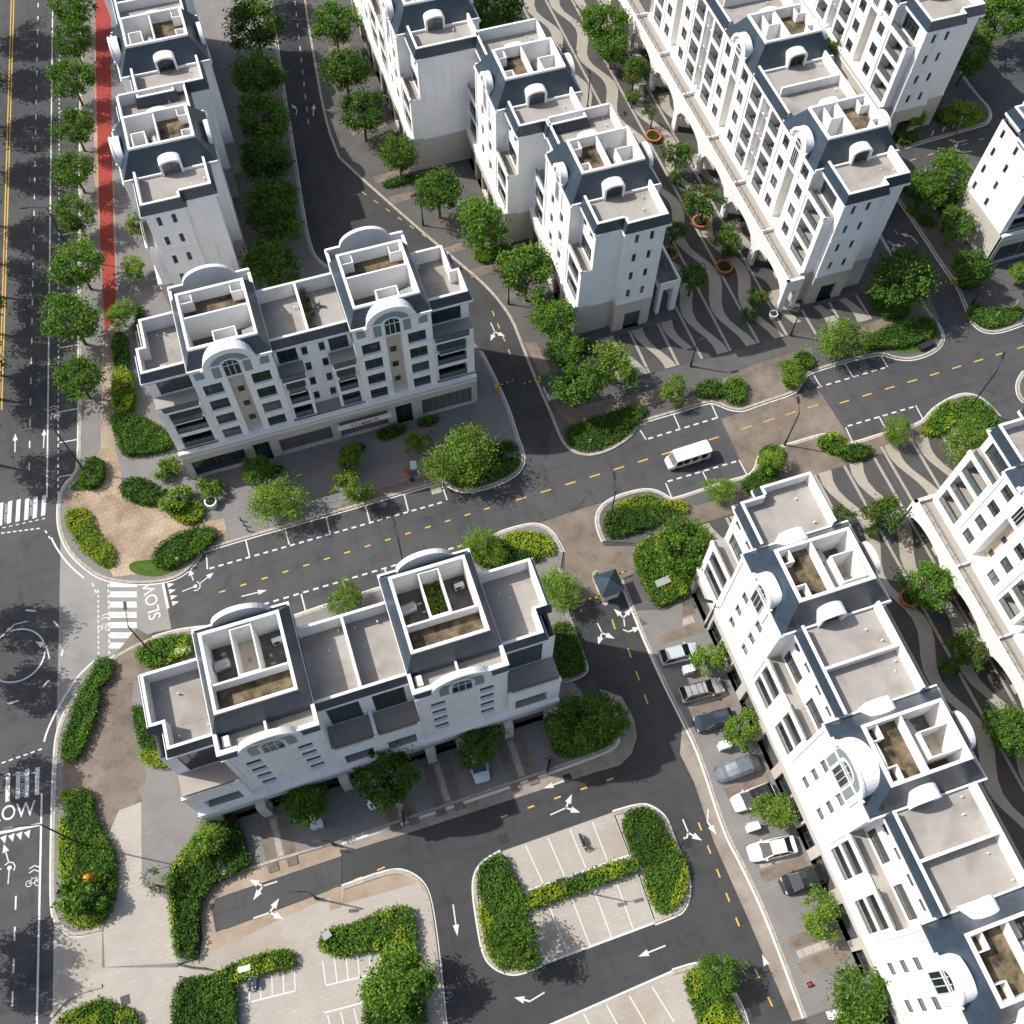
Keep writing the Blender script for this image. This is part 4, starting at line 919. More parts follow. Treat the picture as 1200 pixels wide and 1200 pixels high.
def arcade(R, x0, x1, y0, y1, bays, zt=5.4, ends=(True,True)):
    """covered walk in front of the ground floor: arches, piers and a flat walkable roof"""
    m = MB(); bw = (x1-x0)/bays; t = .5; zs, rise = 2.9, 1.75; pw = .55
    for i in range(bays):
        a, b = x0+i*bw, x0+(i+1)*bw; p, q = a+pw, b-pw; n = 10
        for yy in (y0, y0+t):
            m.face([(a,yy,0),(p,yy,0),(p,yy,zs),(a,yy,zs)]); m.face([(q,yy,0),(b,yy,0),(b,yy,zs),(q,yy,zs)])
            m.face([(a,yy,zs),(p,yy,zs),(p,yy,zt+.45),(a,yy,zt+.45)]); m.face([(q,yy,zs),(b,yy,zs),(b,yy,zt+.45),(q,yy,zt+.45)])
            for k in range(n):
                f = lambda s_: (p+(q-p)*s_, zs+rise*sqrt(max(0,1-(2*s_-1)**2)))
                (xa,za),(xb,zb) = f(k/n), f((k+1)/n); m.face([(xa,yy,za),(xb,yy,zb),(xb,yy,zt+.45),(xa,yy,zt+.45)])
        for k in range(n):
            f = lambda s_: (p+(q-p)*s_, zs+rise*sqrt(max(0,1-(2*s_-1)**2)))
            (xa,za),(xb,zb) = f(k/n), f((k+1)/n); m.face([(xa,y0,za),(xb,y0,zb),(xb,y0+t,zb),(xa,y0+t,za)])
        m.face([(p,y0,0),(p,y0+t,0),(p,y0+t,zs),(p,y0,zs)]); m.face([(q,y0,0),(q,y0+t,0),(q,y0+t,zs),(q,y0,zs)])
    m.face([(x0,y0,zt+.45),(x1,y0,zt+.45),(x1,y0+t,zt+.45),(x0,y0+t,zt+.45)])
    for on, x in zip(ends,(x0,x1)):
        s_ = .4 if x == x0 else -.4
        for xx in (x, x+s_):
            m.face([(xx,y0,zs+.9),(xx,y1,zs+.9),(xx,y1,zt+.45),(xx,y0,zt+.45)]); m.face([(xx,y0,0),(xx,y0+.8,0),(xx,y0+.8,zs+.9),(xx,y0,zs+.9)]); m.face([(xx,y1-.5,0),(xx,y1,0),(xx,y1,zs+.9),(xx,y1-.5,zs+.9)])
        m.face([(x,y0,zt+.45),(x+s_,y0,zt+.45),(x+s_,y1,zt+.45),(x,y1,zt+.45)]); m.face([(x,y0+.8,zs+.9),(x+s_,y0+.8,zs+.9),(x+s_,y1-.5,zs+.9),(x,y1-.5,zs+.9)])
    o = m.build('arcade', 'trim', R.root)
    f = MB(); f.box(x0+.41,x1-.41,y0+t,y1,zt-.3,zt); f.build('arcade_roof', 'lfloor', o)
    d = MB()
    for i in range(1, bays):
        x = x0+i*bw; d.box(x-.09,x+.09,y0+t,y1,zt,zt+.5)
    d.build('arcade_divider', 'trim', o)
    rl = MB(); y = y0+t+.25
    rl.box(x0+.4,x1-.4,y-.02,y+.02,zt+.85,zt+.9)
    k = int((x1-x0)/1.4)
    for i in range(k+1): x = x0+.45+(x1-x0-.9)*i/k; rl.box(x-.02,x+.02,y-.02,y+.02,zt,zt+.85)
    rl.build('arcade_railing', 'rail', o)

# ---- long terraces ----------------------------------------------------------------
WEST = -pi/2
def long_row(name, label, x, ynorth, mods, style, opts, z1=5.4, n=4, h=3.15, arc=None):
    R = Row(name, label, (x, ynorth), WEST, z1, n, h); R.inter_slot = []
    for i in range(mods): module_long(R, 17*i, style, opts(i))
    for (xc, zt, y) in R.inter_slot:
        sl = MB(); sl.face([(xc-.85,y+1.39,R.z1+.35),(xc+.85,y+1.39,R.z1+.35),(xc+.85,y+1.39,zt),(xc-.85,y+1.39,zt)]); sl.build('slot_wall','well',R.root)
    if arc: arcade(R, *arc)
    R.finish(); return R
def o_D(i): return dict(desc='arcaded upper plaza terrace', flip=True, end_r=(i==2), er=.2 if i==2 else 0, fwd='f', shaft=(.03,.45,.5,.98), tanks=[(.22,.25,'tank'),(.5,.75,'cond')], ym=6.3)
long_row('apartment_terrace', 'long white terrace with slate mansard towers and an arcade along the upper wavy plaza', 62.3, 120.4, 3, 'slot', o_D, arc=(-8.5, 52.2, -2.75, -.36, 7))
def o_G(i): return dict(desc='right-edge terrace', flip=True, end_l=(i==0), el=.2 if i==0 else 0, fwd='b', shaft=(.03,.45,.5,.98), ym=5.5)
long_row('apartment_terrace', 'white terrace cut by the right edge, its arcade facing the lower wavy plaza', 62.3, 36.0, 3, 'slot', o_G, arc=(-.2, 51, -2.75, -.36, 6))
def o_C(i): return dict(desc='car-park terrace', nrec=2, yt=1.5, end_l=(i==0), el=.4 if i==0 else 0, fwd='b', ym=4.0, pw=[3.4,5.0,3.6][min(i,2)], pt=[2.1,2.9,2.3][min(i,2)], pdep=[1.0,2.3,1.0][min(i,2)], panel=(i==1), pwx=1.7, shaft=(.38,.9,.28,.95) if i==0 else (.36,.8,.2,.98), tanks=[(.2,.35,'tank'),(.93,.4,'bluekit')], dy=4.6)
long_row('apartment_terrace', 'long sunlit white terrace running down the right side behind the parked cars', 34.2, 35.8, 4, 'small3', o_C)
def o_1(k):
    def f(i): return dict(desc=k, nrec=2, yt=1.35, first=(i==0), end_r=True, end_l=(k=='x'), er=.1 if 'middle' in k else .15, fwd='b', ym=4.6, blank=('blank' in k), pwx=.9, pw=2.7, pdep=.6, pt=2.2, shaft=(.5,.97,.35,.97), tanks=[(.2,.5,'tank'),(.3,.85,'bluekit')], dy=5.0)
    return f
long_row('apartment_block', 'white block with slit windows in its end wall, nearest the gate hut at centre', 33.7, 90.0, 1, 'small3', o_1('front stepped block'))
PORCH = [o for o in bpy.context.scene.objects if o.get('label','').startswith('white block with slit')][0]
m = MB(); x0, x1, y0, y1 = 9.2, 17.2, 10.9, 13.6
m.box(x0,x1,y0,y1,4.5,5.35); m.box(x0,x1,y1-.2,y1,5.35,5.75); m.box(x0,x0+.2,y0,y1-.2,5.35,5.75); m.box(x1-.2,x1,y0,y1-.2,5.35,5.75)
for x in (x0,(x0+x1)/2-.35,x1-.7): m.box(x,x+.7,y1-.8,y1-.01,0,4.5)
m.box(x1-.7,x1-.01,y0,y0+.5,0,4.5); m.build('porch','trim',PORCH)
m = MB(); m.face([(x0+.2,y0,5.36),(x1-.2,y0,5.36),(x1-.2,y1-.2,5.36),(x0+.2,y1-.2,5.36)]); m.build('porch_floor','groof',PORCH)
long_row('apartment_block', 'white block stepped back behind the slit-windowed block at top centre, with a weathered mansard rim', 30.3, 106.9, 1, 'small3', o_1('middle stepped block'))
long_row('apartment_block', 'white block at the top edge with a large blank windowless end wall', 22.5, 140.4, 2, 'small3', lambda i: dict(o_1('blank-walled block')(i), end_r=(i==1)))
def o_L(k): return lambda i: dict(desc=k, nrec=2, yt=1.35, first=(i==0), end_r=True if i==k2(k) else False, fwd='f', ym=5.8, flip=True, er=.1, shaft=(.5,.98,.1,.6), tanks=[(.3,.5,'bluekit'),(.3,.85,'tank')])
def k2(k): return 1 if 'rear' in k else 0
long_row('apartment_block', 'white block beside the red path, the nearer of two, with slit windows', -13.6, 109.0, 1, 'small3', o_L('boulevard block'))
long_row('apartment_block', 'white block beside the red path at the top edge, the farther of two', -11.3, 143.1, 2, 'small3', o_L('rear boulevard block'))
def o_E(i): return dict(desc='top-right terrace', flip=True, end_r=(i==1), er=.2, fwd='f', ym=6.3)
long_row('apartment_terrace', 'white terrace in the top right corner whose beige ground floor stands in deep shade', 85.7, 126.6, 2, 'slot', o_E)

# ---- short terraces along the cross street ----------------------------------------
def short_row(name, label, loc, style, desc, depth):
    """34 m terrace: quarter, tower, half, tower, quarter; style 'shop' faces the street, 'garage' is the rear with drives"""
    R = Row(name, label, loc, 0, 5.4, 4, 2.8, depth); R.inter_slot = []; e = R.eave; D_ = depth; et = 19.1
    shop = style == 'shop'
    yb0, yr0, yr1, yb1 = (-.05, 1.0, 8.4, 9.4) if shop else (1.75, 2.75, 10.2, 11.35)
    ext = .45 if shop else 1.05
    tws = [(4.2,12.8),(21.2,29.8)]; ters = [(-ext,4.2,-1),(12.8,17,1),(17,21.2,-1),(29.8,34+ext,1)]
    for ti, (b, c) in enumerate(tws):
        xc = (b+c)/2; R.tw = (b,c,yb0,yb1)
        tower_front(R, b, c, 'slot' if shop else 'wide4', 0, et)
        shell(R, b, c, 0, D_, R.z1, e); shell_base(R, b, c, 0, D_); shell(R, b, c, 0, D_, e, et, 'b')
        for x in (b-.05,c+.05): m = MB(); m.face([(x,yb0,e),(x,yb1,e),(x,yb1,et),(x,yb0,et)]); m.build('tower_side_slate','slate',R.root)
        for x in (b,c):
            y0_, y1_ = (yb1,D_) if shop else (0,yb0)
            R.wall.face([(x,y0_,e),(x,y1_,e),(x,y1_,et),(x,y0_,et)])
        R.mansard((b-.06,c+.06,yb0,yb1), et, (b+.8,c-.8,yr0,yr1), 21.0, .56 if shop else .34,
                  [(.2,.35,'tank'),(.88,.6,'tank')] if shop else [(.14,.55,'tank'),(.86,.75,'cond'),(.3,.12,'cond'),(.88,.2,'bluekit')], flip=shop, desc=desc+(' west tower' if ti == 0 else ' east tower'),
                  shaft=(.38,.72,.05,.42) if shop else (.36,.64,.02,.98), cub=shop, depth=3.6, slab=1.5 if shop else 1.4)
        ring(R.corn, b-.1,c+.1,-.18,D_+.1,et-.22,et+.03, .2)
        # gap between mansard and the far gable is a narrow terrace with its own parapet
        g0, g1 = (yb1, D_) if shop else (0, yb0)
        R.floor.face([(b,g0,et-1.2),(c,g0,et-1.2),(c,g1,et-1.2),(b,g1,et-1.2)])
        gw = MB(); yy = yb1-.01 if shop else yb0+.01; gw.face([(b,yy,et-1.3),(c,yy,et-1.3),(c,yy,et+.01),(b,yy,et+.01)]); gw.build('terrace_back_wall','slate',R.root)
        R.cop.box(b-.02,b+.24,g0+(.0 if shop else .25),g1-(.25 if shop else .0),et-1.3,et); R.cop.box(c-.24,c+.02,g0+(0 if shop else .25),g1-(.25 if shop else 0),et-1.3,et)
        if shop:
            R.cop.box(b-.02,c+.02,D_-.25,D_+.01,et-1.3,et+.3)
            R.pediment(xc, -.14, 5.3, et-2.3, et-.05, et+2.3, .95, wx=1.7, wz=(et-2.1,et+.5), panel=True)
            for sg in (-1,1):
                q = MB(); q.box(xc+sg*3.4-.5,xc+sg*3.4+.5,-.04,0,et-1.75,et-.6,skip='b'); q.build('wall_panel','blue_panel',R.root)
            q = MB(); r = 2.7; n = 16
            pts = [(xc+r*cos(pi*i/n), et+.2+1.9*sin(pi*i/n)) for i in range(n+1)]
            q.face([(x,D_-.3,z) for x,z in pts]); q.face([(x,D_+.12,z) for x,z in pts])
            for i in range(n): (xa,za),(xb,zb) = pts[i], pts[i+1]; q.face([(xa,D_-.3,za),(xb,D_-.3,zb),(xb,D_+.12,zb),(xa,D_+.12,za)])
            q.build('pediment','trim',R.root)
        else:
            R.cop.box(b-.02,xc-2.6,-.01,.25,et-1.3,et); R.cop.box(xc+2.6,c+.02,-.01,.25,et-1.3,et)
            for xa, xb in ((b-.02,xc-2.75),(xc+2.75,c+.02)): R.band.face([(xa,-.36,et-1.0),(xb,-.36,et-1.0),(xb,-.03,et-.12),(xa,-.03,et-.12)]); R.corn.box(xa,xb,-.42,-.03,et-1.25,et-1.0)
            R.pediment(xc, -.12, 5.4, et-3.2, et-1.0, et+1.3, .32, wx=1.9, wz=(et-3.1,et-.35), panel=True)
            q = MB(); q.box(xc-.1,xc+.1,.35,yb0-.02,et-1.18,et-.2); q.box(b+.5,b+1.1,.6,yb0-.2,et-1.18,et-.5); q.build('terrace_partition','trim',R.root)
            q = MB(); r = 2.6; n = 16
            pts = [(xc+r*cos(pi*i/n), et-.1+2.3*sin(pi*i/n)) for i in range(n+1)]
            q.face([(x,D_+.15,z) for x,z in pts]); q.face([(x,D_-.35,z) for x,z in pts])
            for i in range(n): (xa,za),(xb,zb) = pts[i], pts[i+1]; q.face([(xa,D_-.35,za),(xb,D_-.35,zb),(xb,D_+.15,zb),(xa,D_+.15,za)])
            q.build('pediment','trim',R.root)
    for (a, b, sd_) in ters:
        end = -1 if a < 0 else (1 if b > 34 else 0)
        if shop:
            yt = 1.85; H = []; yl = .3
            if end: w0, w1 = (a+.9,b-.35) if end < 0 else (a+.35,b-.9)
            else: w0, w1 = (a+.35,a+2.45) if sd_ > 0 else (b-2.45,b-.35)
            for k in range(4):
                z = R.z1+R.h*k+.3; hh = R.h-.65
                if k == 3: H3 = [(w0,w1,z-.2,z+2.1,.3)]; R.window(w0,z-.2,w1-w0,2.3,yt,dep=.28,style='door',name='balcony_door')
                else: H.append((w0,w1,z,z+hh,.9)); R.loggia(w0,w1,z,hh,yl,.9)
                if k == 3:
                    R.corn.box(w0-.25,w1+.25,-.55,yl,z-.5,z-.25); R.railing(w0-.2,w1+.2,-.5,z-.25,1.0)
                    fa, fb = (a,b) if end else (w0-.35,w1+.35); R.lfl.face([(fa,yl,z-.24),(fb,yl,z-.24),(fb,yt,z-.24),(fa,yt,z-.24)]); R.lfl.face([(w0-.2,-.53,z-.245),(w1+.2,-.53,z-.245),(w1+.2,yl,z-.245),(w0-.2,yl,z-.245)])
                elif k == 2: R.corn.box(w0+.15,w1-.15,yl-.6,yl,z-.2,z-.05); R.railing(w0+.18,w1-.18,yl-.56,z-.05,.95); R.lfl.face([(w0+.16,yl-.58,z-.045),(w1-.16,yl-.58,z-.045),(w1-.16,yl,z-.045),(w0+.16,yl,z-.045)])
                else: R.railing(w0,w1,yl+.1,z,.9)
                if not end:
                    xs_ = (a+2.95,) if sd_ > 0 else (b-3.55,)
                    for xx in xs_:
                        H3.append((xx,xx+.65,z+.45,z+1.9,.2)) if k == 3 else None; R.window(xx,z+.45,.65,1.45,yt,dep=.18)
            z3 = R.z1+R.h*3
            if end: R.wall.panel(R.T(yl), a, b, R.z1, z3, H, .2); R.wall.panel(R.T(yt), a, b, z3, e, H3, .2)
            else:
                ca, cb = w0-.35, w1+.35
                R.wall.panel(R.T(yl), ca, cb, R.z1, z3, H, .2)
                H3 += [(xx,xx+.65,R.z1+R.h*k+.75,R.z1+R.h*k+2.2,.2) for k in range(3)]
                cut_ = [(ca,cb,R.z1,z3,0)]
                R.wall.panel(R.T(yt), a, b, R.z1, e, H3+cut_, .2)
                R.lfl.face([(a,yl,R.z1+.02),(b,yl,R.z1+.02),(b,yt,R.z1+.02),(a,yt,R.z1+.02)])
                for x in (ca,cb): R.wall.face([(x,yl,R.z1),(x,yt,R.z1),(x,yt,z3),(x,yl,z3)])
            for zz in (R.z1+R.h*k_ for k_ in (2,)): R.corn.box(a+.02,b-.02,yl-.06,yl,zz-.1,zz+.08,skip='b')
        else:
            yt = 2.0; zr = R.z1+R.h*2+1.4; w0, w1 = (a+.9,b-.35) if end < 0 else (a+.35,b-.9) if end > 0 else (a+.35,b-.35)
            w0, w1 = w0+.35, w1-.35
            H = [(w0,w1,R.z1+.7,R.z1+R.h+.4,.8)]; R.loggia(w0,w1,R.z1+.7,R.h-.3,-.5,.8)
            R.wall.panel(R.T(-.5), a, b, R.z1, zr-1.6, H, .2)
            # generous balcony on top of the projecting lower storey, open loggia behind it
            R.lfl.face([(a,-.5,zr-1.55),(b,-.5,zr-1.55),(b,yt,zr-1.55),(a,yt,zr-1.55)])
            R.corn.box(a+.01,b-.01,-.62,-.3,zr-1.75,zr-.95); R.railing(a+.3,b-.3,-.45,zr-.95,.55)
            H2 = [(w0-.1,w1+.1,zr-1.5,e-.6,.12)]
            R.window(w0-.1,zr-1.5,w1-w0+.2,e-.6-zr+1.5,yt,dep=.1,style='door',name='balcony_door')
            R.wall.panel(R.T(yt), a, b, zr-1.6, e, H2, .12)
            for x in (a,b): R.wall.face([(x,-.5,R.z1),(x,0,R.z1),(x,0,zr-1.6),(x,-.5,zr-1.6)])
            if not end: (R.corn.box(b-.16,b+.16,-.28,yt-.02,zr-1.54,zr-.55) if sd_ > 0 else None)
        ym0, ym1 = (yt, 8.85) if shop else (2.0, 9.35)
        for sgn, on in ((-1,end<0),(1,end>0)):
            if not on: continue
            x = a if sgn < 0 else b
            T = lambda aa, d, z, x=x, sgn=sgn: (x-sgn*d, aa, z)
            H = []
            for k in range(4):
                for yy in (ym0+2.6, ym0+5.6): H.append((yy,yy+.55,R.z1+R.h*k+.7,R.z1+R.h*k+2.0,.2)); R.window(yy,R.z1+R.h*k+.7,.55,1.3,x,sgn,.18)
            R.wall.panel(T, yt if not shop else ym0, ym1, R.z1, e, H, .2); R.base.panel(T, -.35 if shop else 0, ym1, -.1, R.z1, [], .2)
            if shop: R.wall.face([(x,yl,R.z1),(x,yt,R.z1),(x,yt,R.z1+R.h*3),(x,yl,R.z1+R.h*3)])
            if not shop: R.wall.face([(x,-.5,R.z1),(x,yt,R.z1),(x,yt,zr-1.6),(x,-.5,zr-1.6)])
        shell(R, a, b, ym0, ym1, R.z1, e, 'b'); shell_base(R, a, b, 0, ym1, 'b')
        # step in the outer corner of the free ends
        if end:
            x0, x1 = a, b; cut = .85 if shop else 1.15
            if shop: rng1, rng2 = (ym0, 5.2), (5.2, ym1)
            else: rng1, rng2 = (ym0, 4.4), (4.4, ym1)
            big, small = (rng1, rng2) if shop else (rng2, rng1)
            xa, xb = (x0,x1)
            sa, sb = (x0+cut,x1) if end < 0 else (x0,x1-cut)
            e_s = 'l' if end < 0 else 'r'
            o1 = ('f' if big is rng1 else 'b')
            R.parapet(xa, xb, big[0], big[1], o1+e_s, 1.7, fl=-.3); 
            o2 = ('b' if small is rng2 else 'f')
            R.parapet(sa, sb, small[0], small[1], o2+e_s, 1.7, fl=-.3)
            yj = 5.2 if shop else 4.4
            lo, hi = (x0,x0+cut+.26) if end < 0 else (x1-cut-.26,x1)
            yj0, yj1 = (yj-.26, yj) if shop else (yj, yj+.26)
            R.cop.box(lo,hi,yj0,yj1,e-.4,e+1.702)
            yy, so = (yj1,1) if shop else (yj0,-1)
            la, lb = (x0-.38,x0+cut) if end < 0 else (x1-cut,x1+.38)
            R.band.face([(la,yy+so*.38,e+.54),(lb,yy+so*.38,e+.54),(lb,yy+so*.02,e+1.58),(la,yy+so*.02,e+1.58)])
        else:
            R.parapet(a, b, ym0, ym1, 'fb', 1.7, fl=-.3)
            if sd_ > 0: R.cop.box(b-.13,b+.13,ym0+.27,ym1-.27,e-.4,e+1.69)
    if shop:
        ops = [(.3,6.4,.1,3.4,'shop'),(7.4,9.3,.0,3.6,'door'),(10.4,16.6,.1,3.2,'garage'),(17.6,23.4,.1,3.4,'shop'),(24.4,26.4,0,3.6,'door'),(27.6,33.8,.1,3.5,'shop')]
        ground_front(R, -ext, 34+ext, ops, -.3)
    else:
        ops = []
        for x0 in (0, 17): ops += [(x0+.3,x0+3.9,0,3.3,'garage'),(x0+5.0,x0+7.2,0,3.4,'door'),(x0+9.8,x0+12.0,0,3.4,'door'),(x0+13.1,x0+16.7,0,3.3,'garage')]
        ground_front(R, -ext, 34+ext, ops, -.75)
        for x in (4.4,12.6,17,21.4,29.6): R.base.box(x-.45,x+.45,-1.5,-.77,0,3.9)
    for (xc, zt, y) in R.inter_slot:
        sl = MB(); sl.face([(xc-.85,y+1.39,R.z1+.35),(xc+.85,y+1.39,R.z1+.35),(xc+.85,y+1.39,zt),(xc-.85,y+1.39,zt)]); sl.build('slot_wall','well',R.root)
    R.finish(); return R
B1 = short_row('apartment_terrace', 'white terrace with shopfronts and two grey-arched gables facing the cross street at left centre', (-15.5, 67.35), 'shop', 'shop-front terrace', 11.2)
B2 = short_row('apartment_terrace', 'white terrace with garages and drives, south of the cross street at lower left', (-20.0, 28.0), 'garage', 'garage terrace', 11.6)
F1 = short_row('apartment_terrace', 'white terrace on the right edge showing its sunlit west end wall with slit windows', (89.6, 67.0), 'shop', 'right-edge block', 11.2)

# canopy sign of the shop: pale board with small red painted strokes
sg = MB(); sg.box(17.3,23.7,-1.5,-.92,3.55,3.7); sg.box(17.3,23.7,-1.5,-1.42,3.7,4.0); so = sg.build('shop_canopy', 'wmetal', B1.root)
sg = MB(); rr = random.Random(5); x = 18.9
while x < 22.0:
    w_ = rr.uniform(.16,.3); sg.box(x,x+.07,-1.53,-1.505,3.68,4.25); sg.box(x+.07,x+w_,-1.53,-1.505,rr.choice((3.7,3.93,4.15)),rr.choice((3.78,4.01,4.23))+.02)
    if rr.random() < .6: sg.box(x+w_,x+w_+.06,-1.53,-1.505,3.68,4.25)
    x += w_+.16
sg.build('shop_sign', 'redp', so)

# ================================================================== PLANTS
def leaf_quad(mb, c, s, rnd, up=.5, mi=0):
    n = Vector((rnd.gauss(0,1), rnd.gauss(0,1), abs(rnd.gauss(0,1))+up)).normalized()
    u = n.orthogonal().normalized(); u.rotate(Matrix.Rotation(rnd.random()*6.28, 3, n)); w = n.cross(u)
    l, b = s*rnd.uniform(.75,1.25), s*rnd.uniform(.4,.6)
    p = Vector(c); mb.face([p-u*l*.5, p+w*b*.5-u*l*.05, p+u*l*.5, p-w*b*.5-u*l*.05], mi)

def tree_proto(seed, mats, R=2.6, Hc=4.6, flat=.8, nclump=46, nleaf=70, ls=.34, spread=.70, trunk=.15, feather=False, lk=1.0):
    """crown and trunk meshes for a tree whose crown (radius R) is centred Hc above its foot"""
    rnd = random.Random(seed); mb = MB(); tr = MB()
    tr.cyl((0,0,0),(.06,.04,Hc*.55),trunk*1.25,trunk*.8,7); top = Vector((.06,.04,Hc*.55))
    cl = []
    for i in range(nclump):
        while True:
            d = Vector((rnd.uniform(-1,1),rnd.uniform(-1,1),rnd.uniform(-.75,1)))
            if .25 < d.length < 1: break
        k = d.length**.35/d.length
        lobe = 1+lk*.26*sin(2*atan2(d.y,d.x)+seed*1.7)+lk*.2*sin(3*atan2(d.y,d.x)+seed)+lk*.14*sin(5*atan2(d.y,d.x)+2.3*seed)
        c = Vector((d.x*k*R*spread*1.38*lobe, d.y*k*R*spread*1.38*lobe, Hc+d.z*k*R*flat*.85)) * 1.0
        cl.append(c)
    for i in range(9):
        c = cl[i*4 % len(cl)]; m = top.lerp(c, .5)+Vector((0,0,.2)); tr.cyl(top, m, trunk*.55, trunk*.32, 5, caps=False); tr.cyl(m, c, trunk*.32, trunk*.1, 5, caps=False)
    for c in cl:
        r = R*rnd.uniform(.14,.34); mi = 0 if rnd.random() < .72 else 1
        for _ in range(nleaf):
            g = Vector((rnd.gauss(0,.5),rnd.gauss(0,.5),rnd.gauss(0,.42)))
            if feather: g = Vector((g.x*1.3,g.y*1.3,g.z*.8-.25*g.length))
            leaf_quad(mb, c+g*r*1.25, ls, rnd, .45, mi)
    def mk_(mb, ms, n):
        me = bpy.data.meshes.new(n); me.from_pydata(mb.v, [], mb.f)
        for m in ms: me.materials.append(M[m])
        me.polygons.foreach_set('material_index', mb.m); return me
    return mk_(mb, mats, 'crown'), mk_(tr, ['trunk'], 'trunk')
PROTO = {
 'round': [tree_proto(s, ('leaf','leafd'), 2.6, 4.6, .85, 56, 84, .34, lk=.5) for s in (1,2,3,21,22)],
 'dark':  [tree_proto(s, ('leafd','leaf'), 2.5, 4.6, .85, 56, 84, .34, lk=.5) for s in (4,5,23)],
 'light': [tree_proto(s, ('leafl','leaf'), 2.2, 3.6, .75, 44, 72, .33) for s in (6,7,24)],
 'fluffy':[tree_proto(s, ('leafl','leaf'), 2.5, 3.2, .95, 60, 85, .26, feather=True, spread=.64) for s in (8,9)],
 'plaza': [tree_proto(s, ('leafd','leafo'), 1.9, 3.6, .8, 36, 55, .34) for s in (10,11)],
 'sparse':[tree_proto(s, ('leafo','leaf'), 1.6, 3.3, .6, 16, 26, .3) for s in (12,)],
 'bush':  [tree_proto(s, ('leafl','leaf'), 1.3, 1.1, .8, 26, 60, .30, trunk=.05) for s in (13,14)],
 'dbush': [tree_proto(s, ('leafd','leaf'), 1.3, 1.1, .8, 26, 60, .30, trunk=.05) for s in (15,16)],
}
HCN = {'round':4.6,'dark':4.6,'light':3.6,'fluffy':3.2,'plaza':3.6,'sparse':3.3,'bush':1.1,'dbush':1.1}
RAD = {'round':2.7,'dark':2.6,'light':2.3,'fluffy':2.5,'plaza':1.9,'sparse':1.6,'bush':1.3,'dbush':1.3}
_tn = [0]
def tree(px, py, kind, rpx, label, name='street_tree', cat='tree', group=None, zc=None, base=0.1):
    """tree whose crown centre stands at (px, py) in the survey photo with a radius of rpx photo pixels"""
    i = _tn[0]; _tn[0] += 1
    z = HCN[kind] if zc is None else zc
    x, y = G(px, py, z); x2, y2 = G(px+rpx, py, z); r = sqrt((x2-x)**2+(y2-y)**2); s = r/RAD[kind]
    sz = (z-base)/HCN[kind]
    if zc is None:
        s_ = max(.55, min(1.5, s)); z = HCN[kind]*s_+base; x, y = G(px, py, z); sz = s_
    cm, tm = PROTO[kind][i % len(PROTO[kind])]
    t = thing(name, label, cat, (x, y, base), (i*2.399) % 6.283, group); t.scale = (s, s, sz)
    link('crown', cm, t); link('trunk', tm, t); return t
ORD = ['first','second','third','fourth','fifth','sixth','seventh','eighth','ninth','tenth','eleventh','twelfth']
g = 'trees along the boulevard kerb'
for i, (x, y, r) in enumerate([(84,8,26),(84,45,25),(83,92,26),(86,148,25),(86,198,25),(86,250,25),(90,308,31),(82,372,34),(90,442,29)]):
    tree(x, y, 'round', r*.9, f'round street tree on the verge beside the red path, {ORD[i]} from the top', group=g)
for i, (x, y) in enumerate([(-14,95),(-12,150),(-13,215),(-15,260),(-12,300),(-14,345),(-13,395),(-10,425),(-13,505),(-14,-10),(-13,40),(-20,690),(-16,765),(-18,880),(-30,1085),(-34,1130)]):
    tree(x-(26 if y < 600 else 48), y, 'round', 30, f'round tree on the far boulevard verge, shading the lanes, {(ORD+["thirteenth","fourteenth","fifteenth","sixteenth"])[i]} of that row', group='trees on the far boulevard verge', zc=7.5)
g = 'small trees on the strip beside the red path'
for i, (x, y, r) in enumerate([(160,262,13),(155,312,14),(140,368,15),(140,10,9)]):
    tree(x, y, 'light', r, f'small thin tree right of the red path, {["below the nearer boulevard block corner","midway along its dark forecourt","just above the cross-street terrace","near the top edge"][i]}', group=g)
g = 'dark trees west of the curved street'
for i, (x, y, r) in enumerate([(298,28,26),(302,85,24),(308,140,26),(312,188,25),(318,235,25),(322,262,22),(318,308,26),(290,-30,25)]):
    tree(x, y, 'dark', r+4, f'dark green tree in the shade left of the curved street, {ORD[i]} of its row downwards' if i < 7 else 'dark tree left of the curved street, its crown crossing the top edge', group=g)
g = 'trees east of the curved street'
for i, (x, y, r) in enumerate([(392,28,25),(404,80,26),(424,130,25),(467,177,23),(513,222,26),(564,262,29),(618,318,31),(648,372,24)]):
    tree(x, y, ('dark','round')[i > 2 and i != 4], r, f'full green tree right of the curved street, {ORD[i]} of its row downwards', group=g)
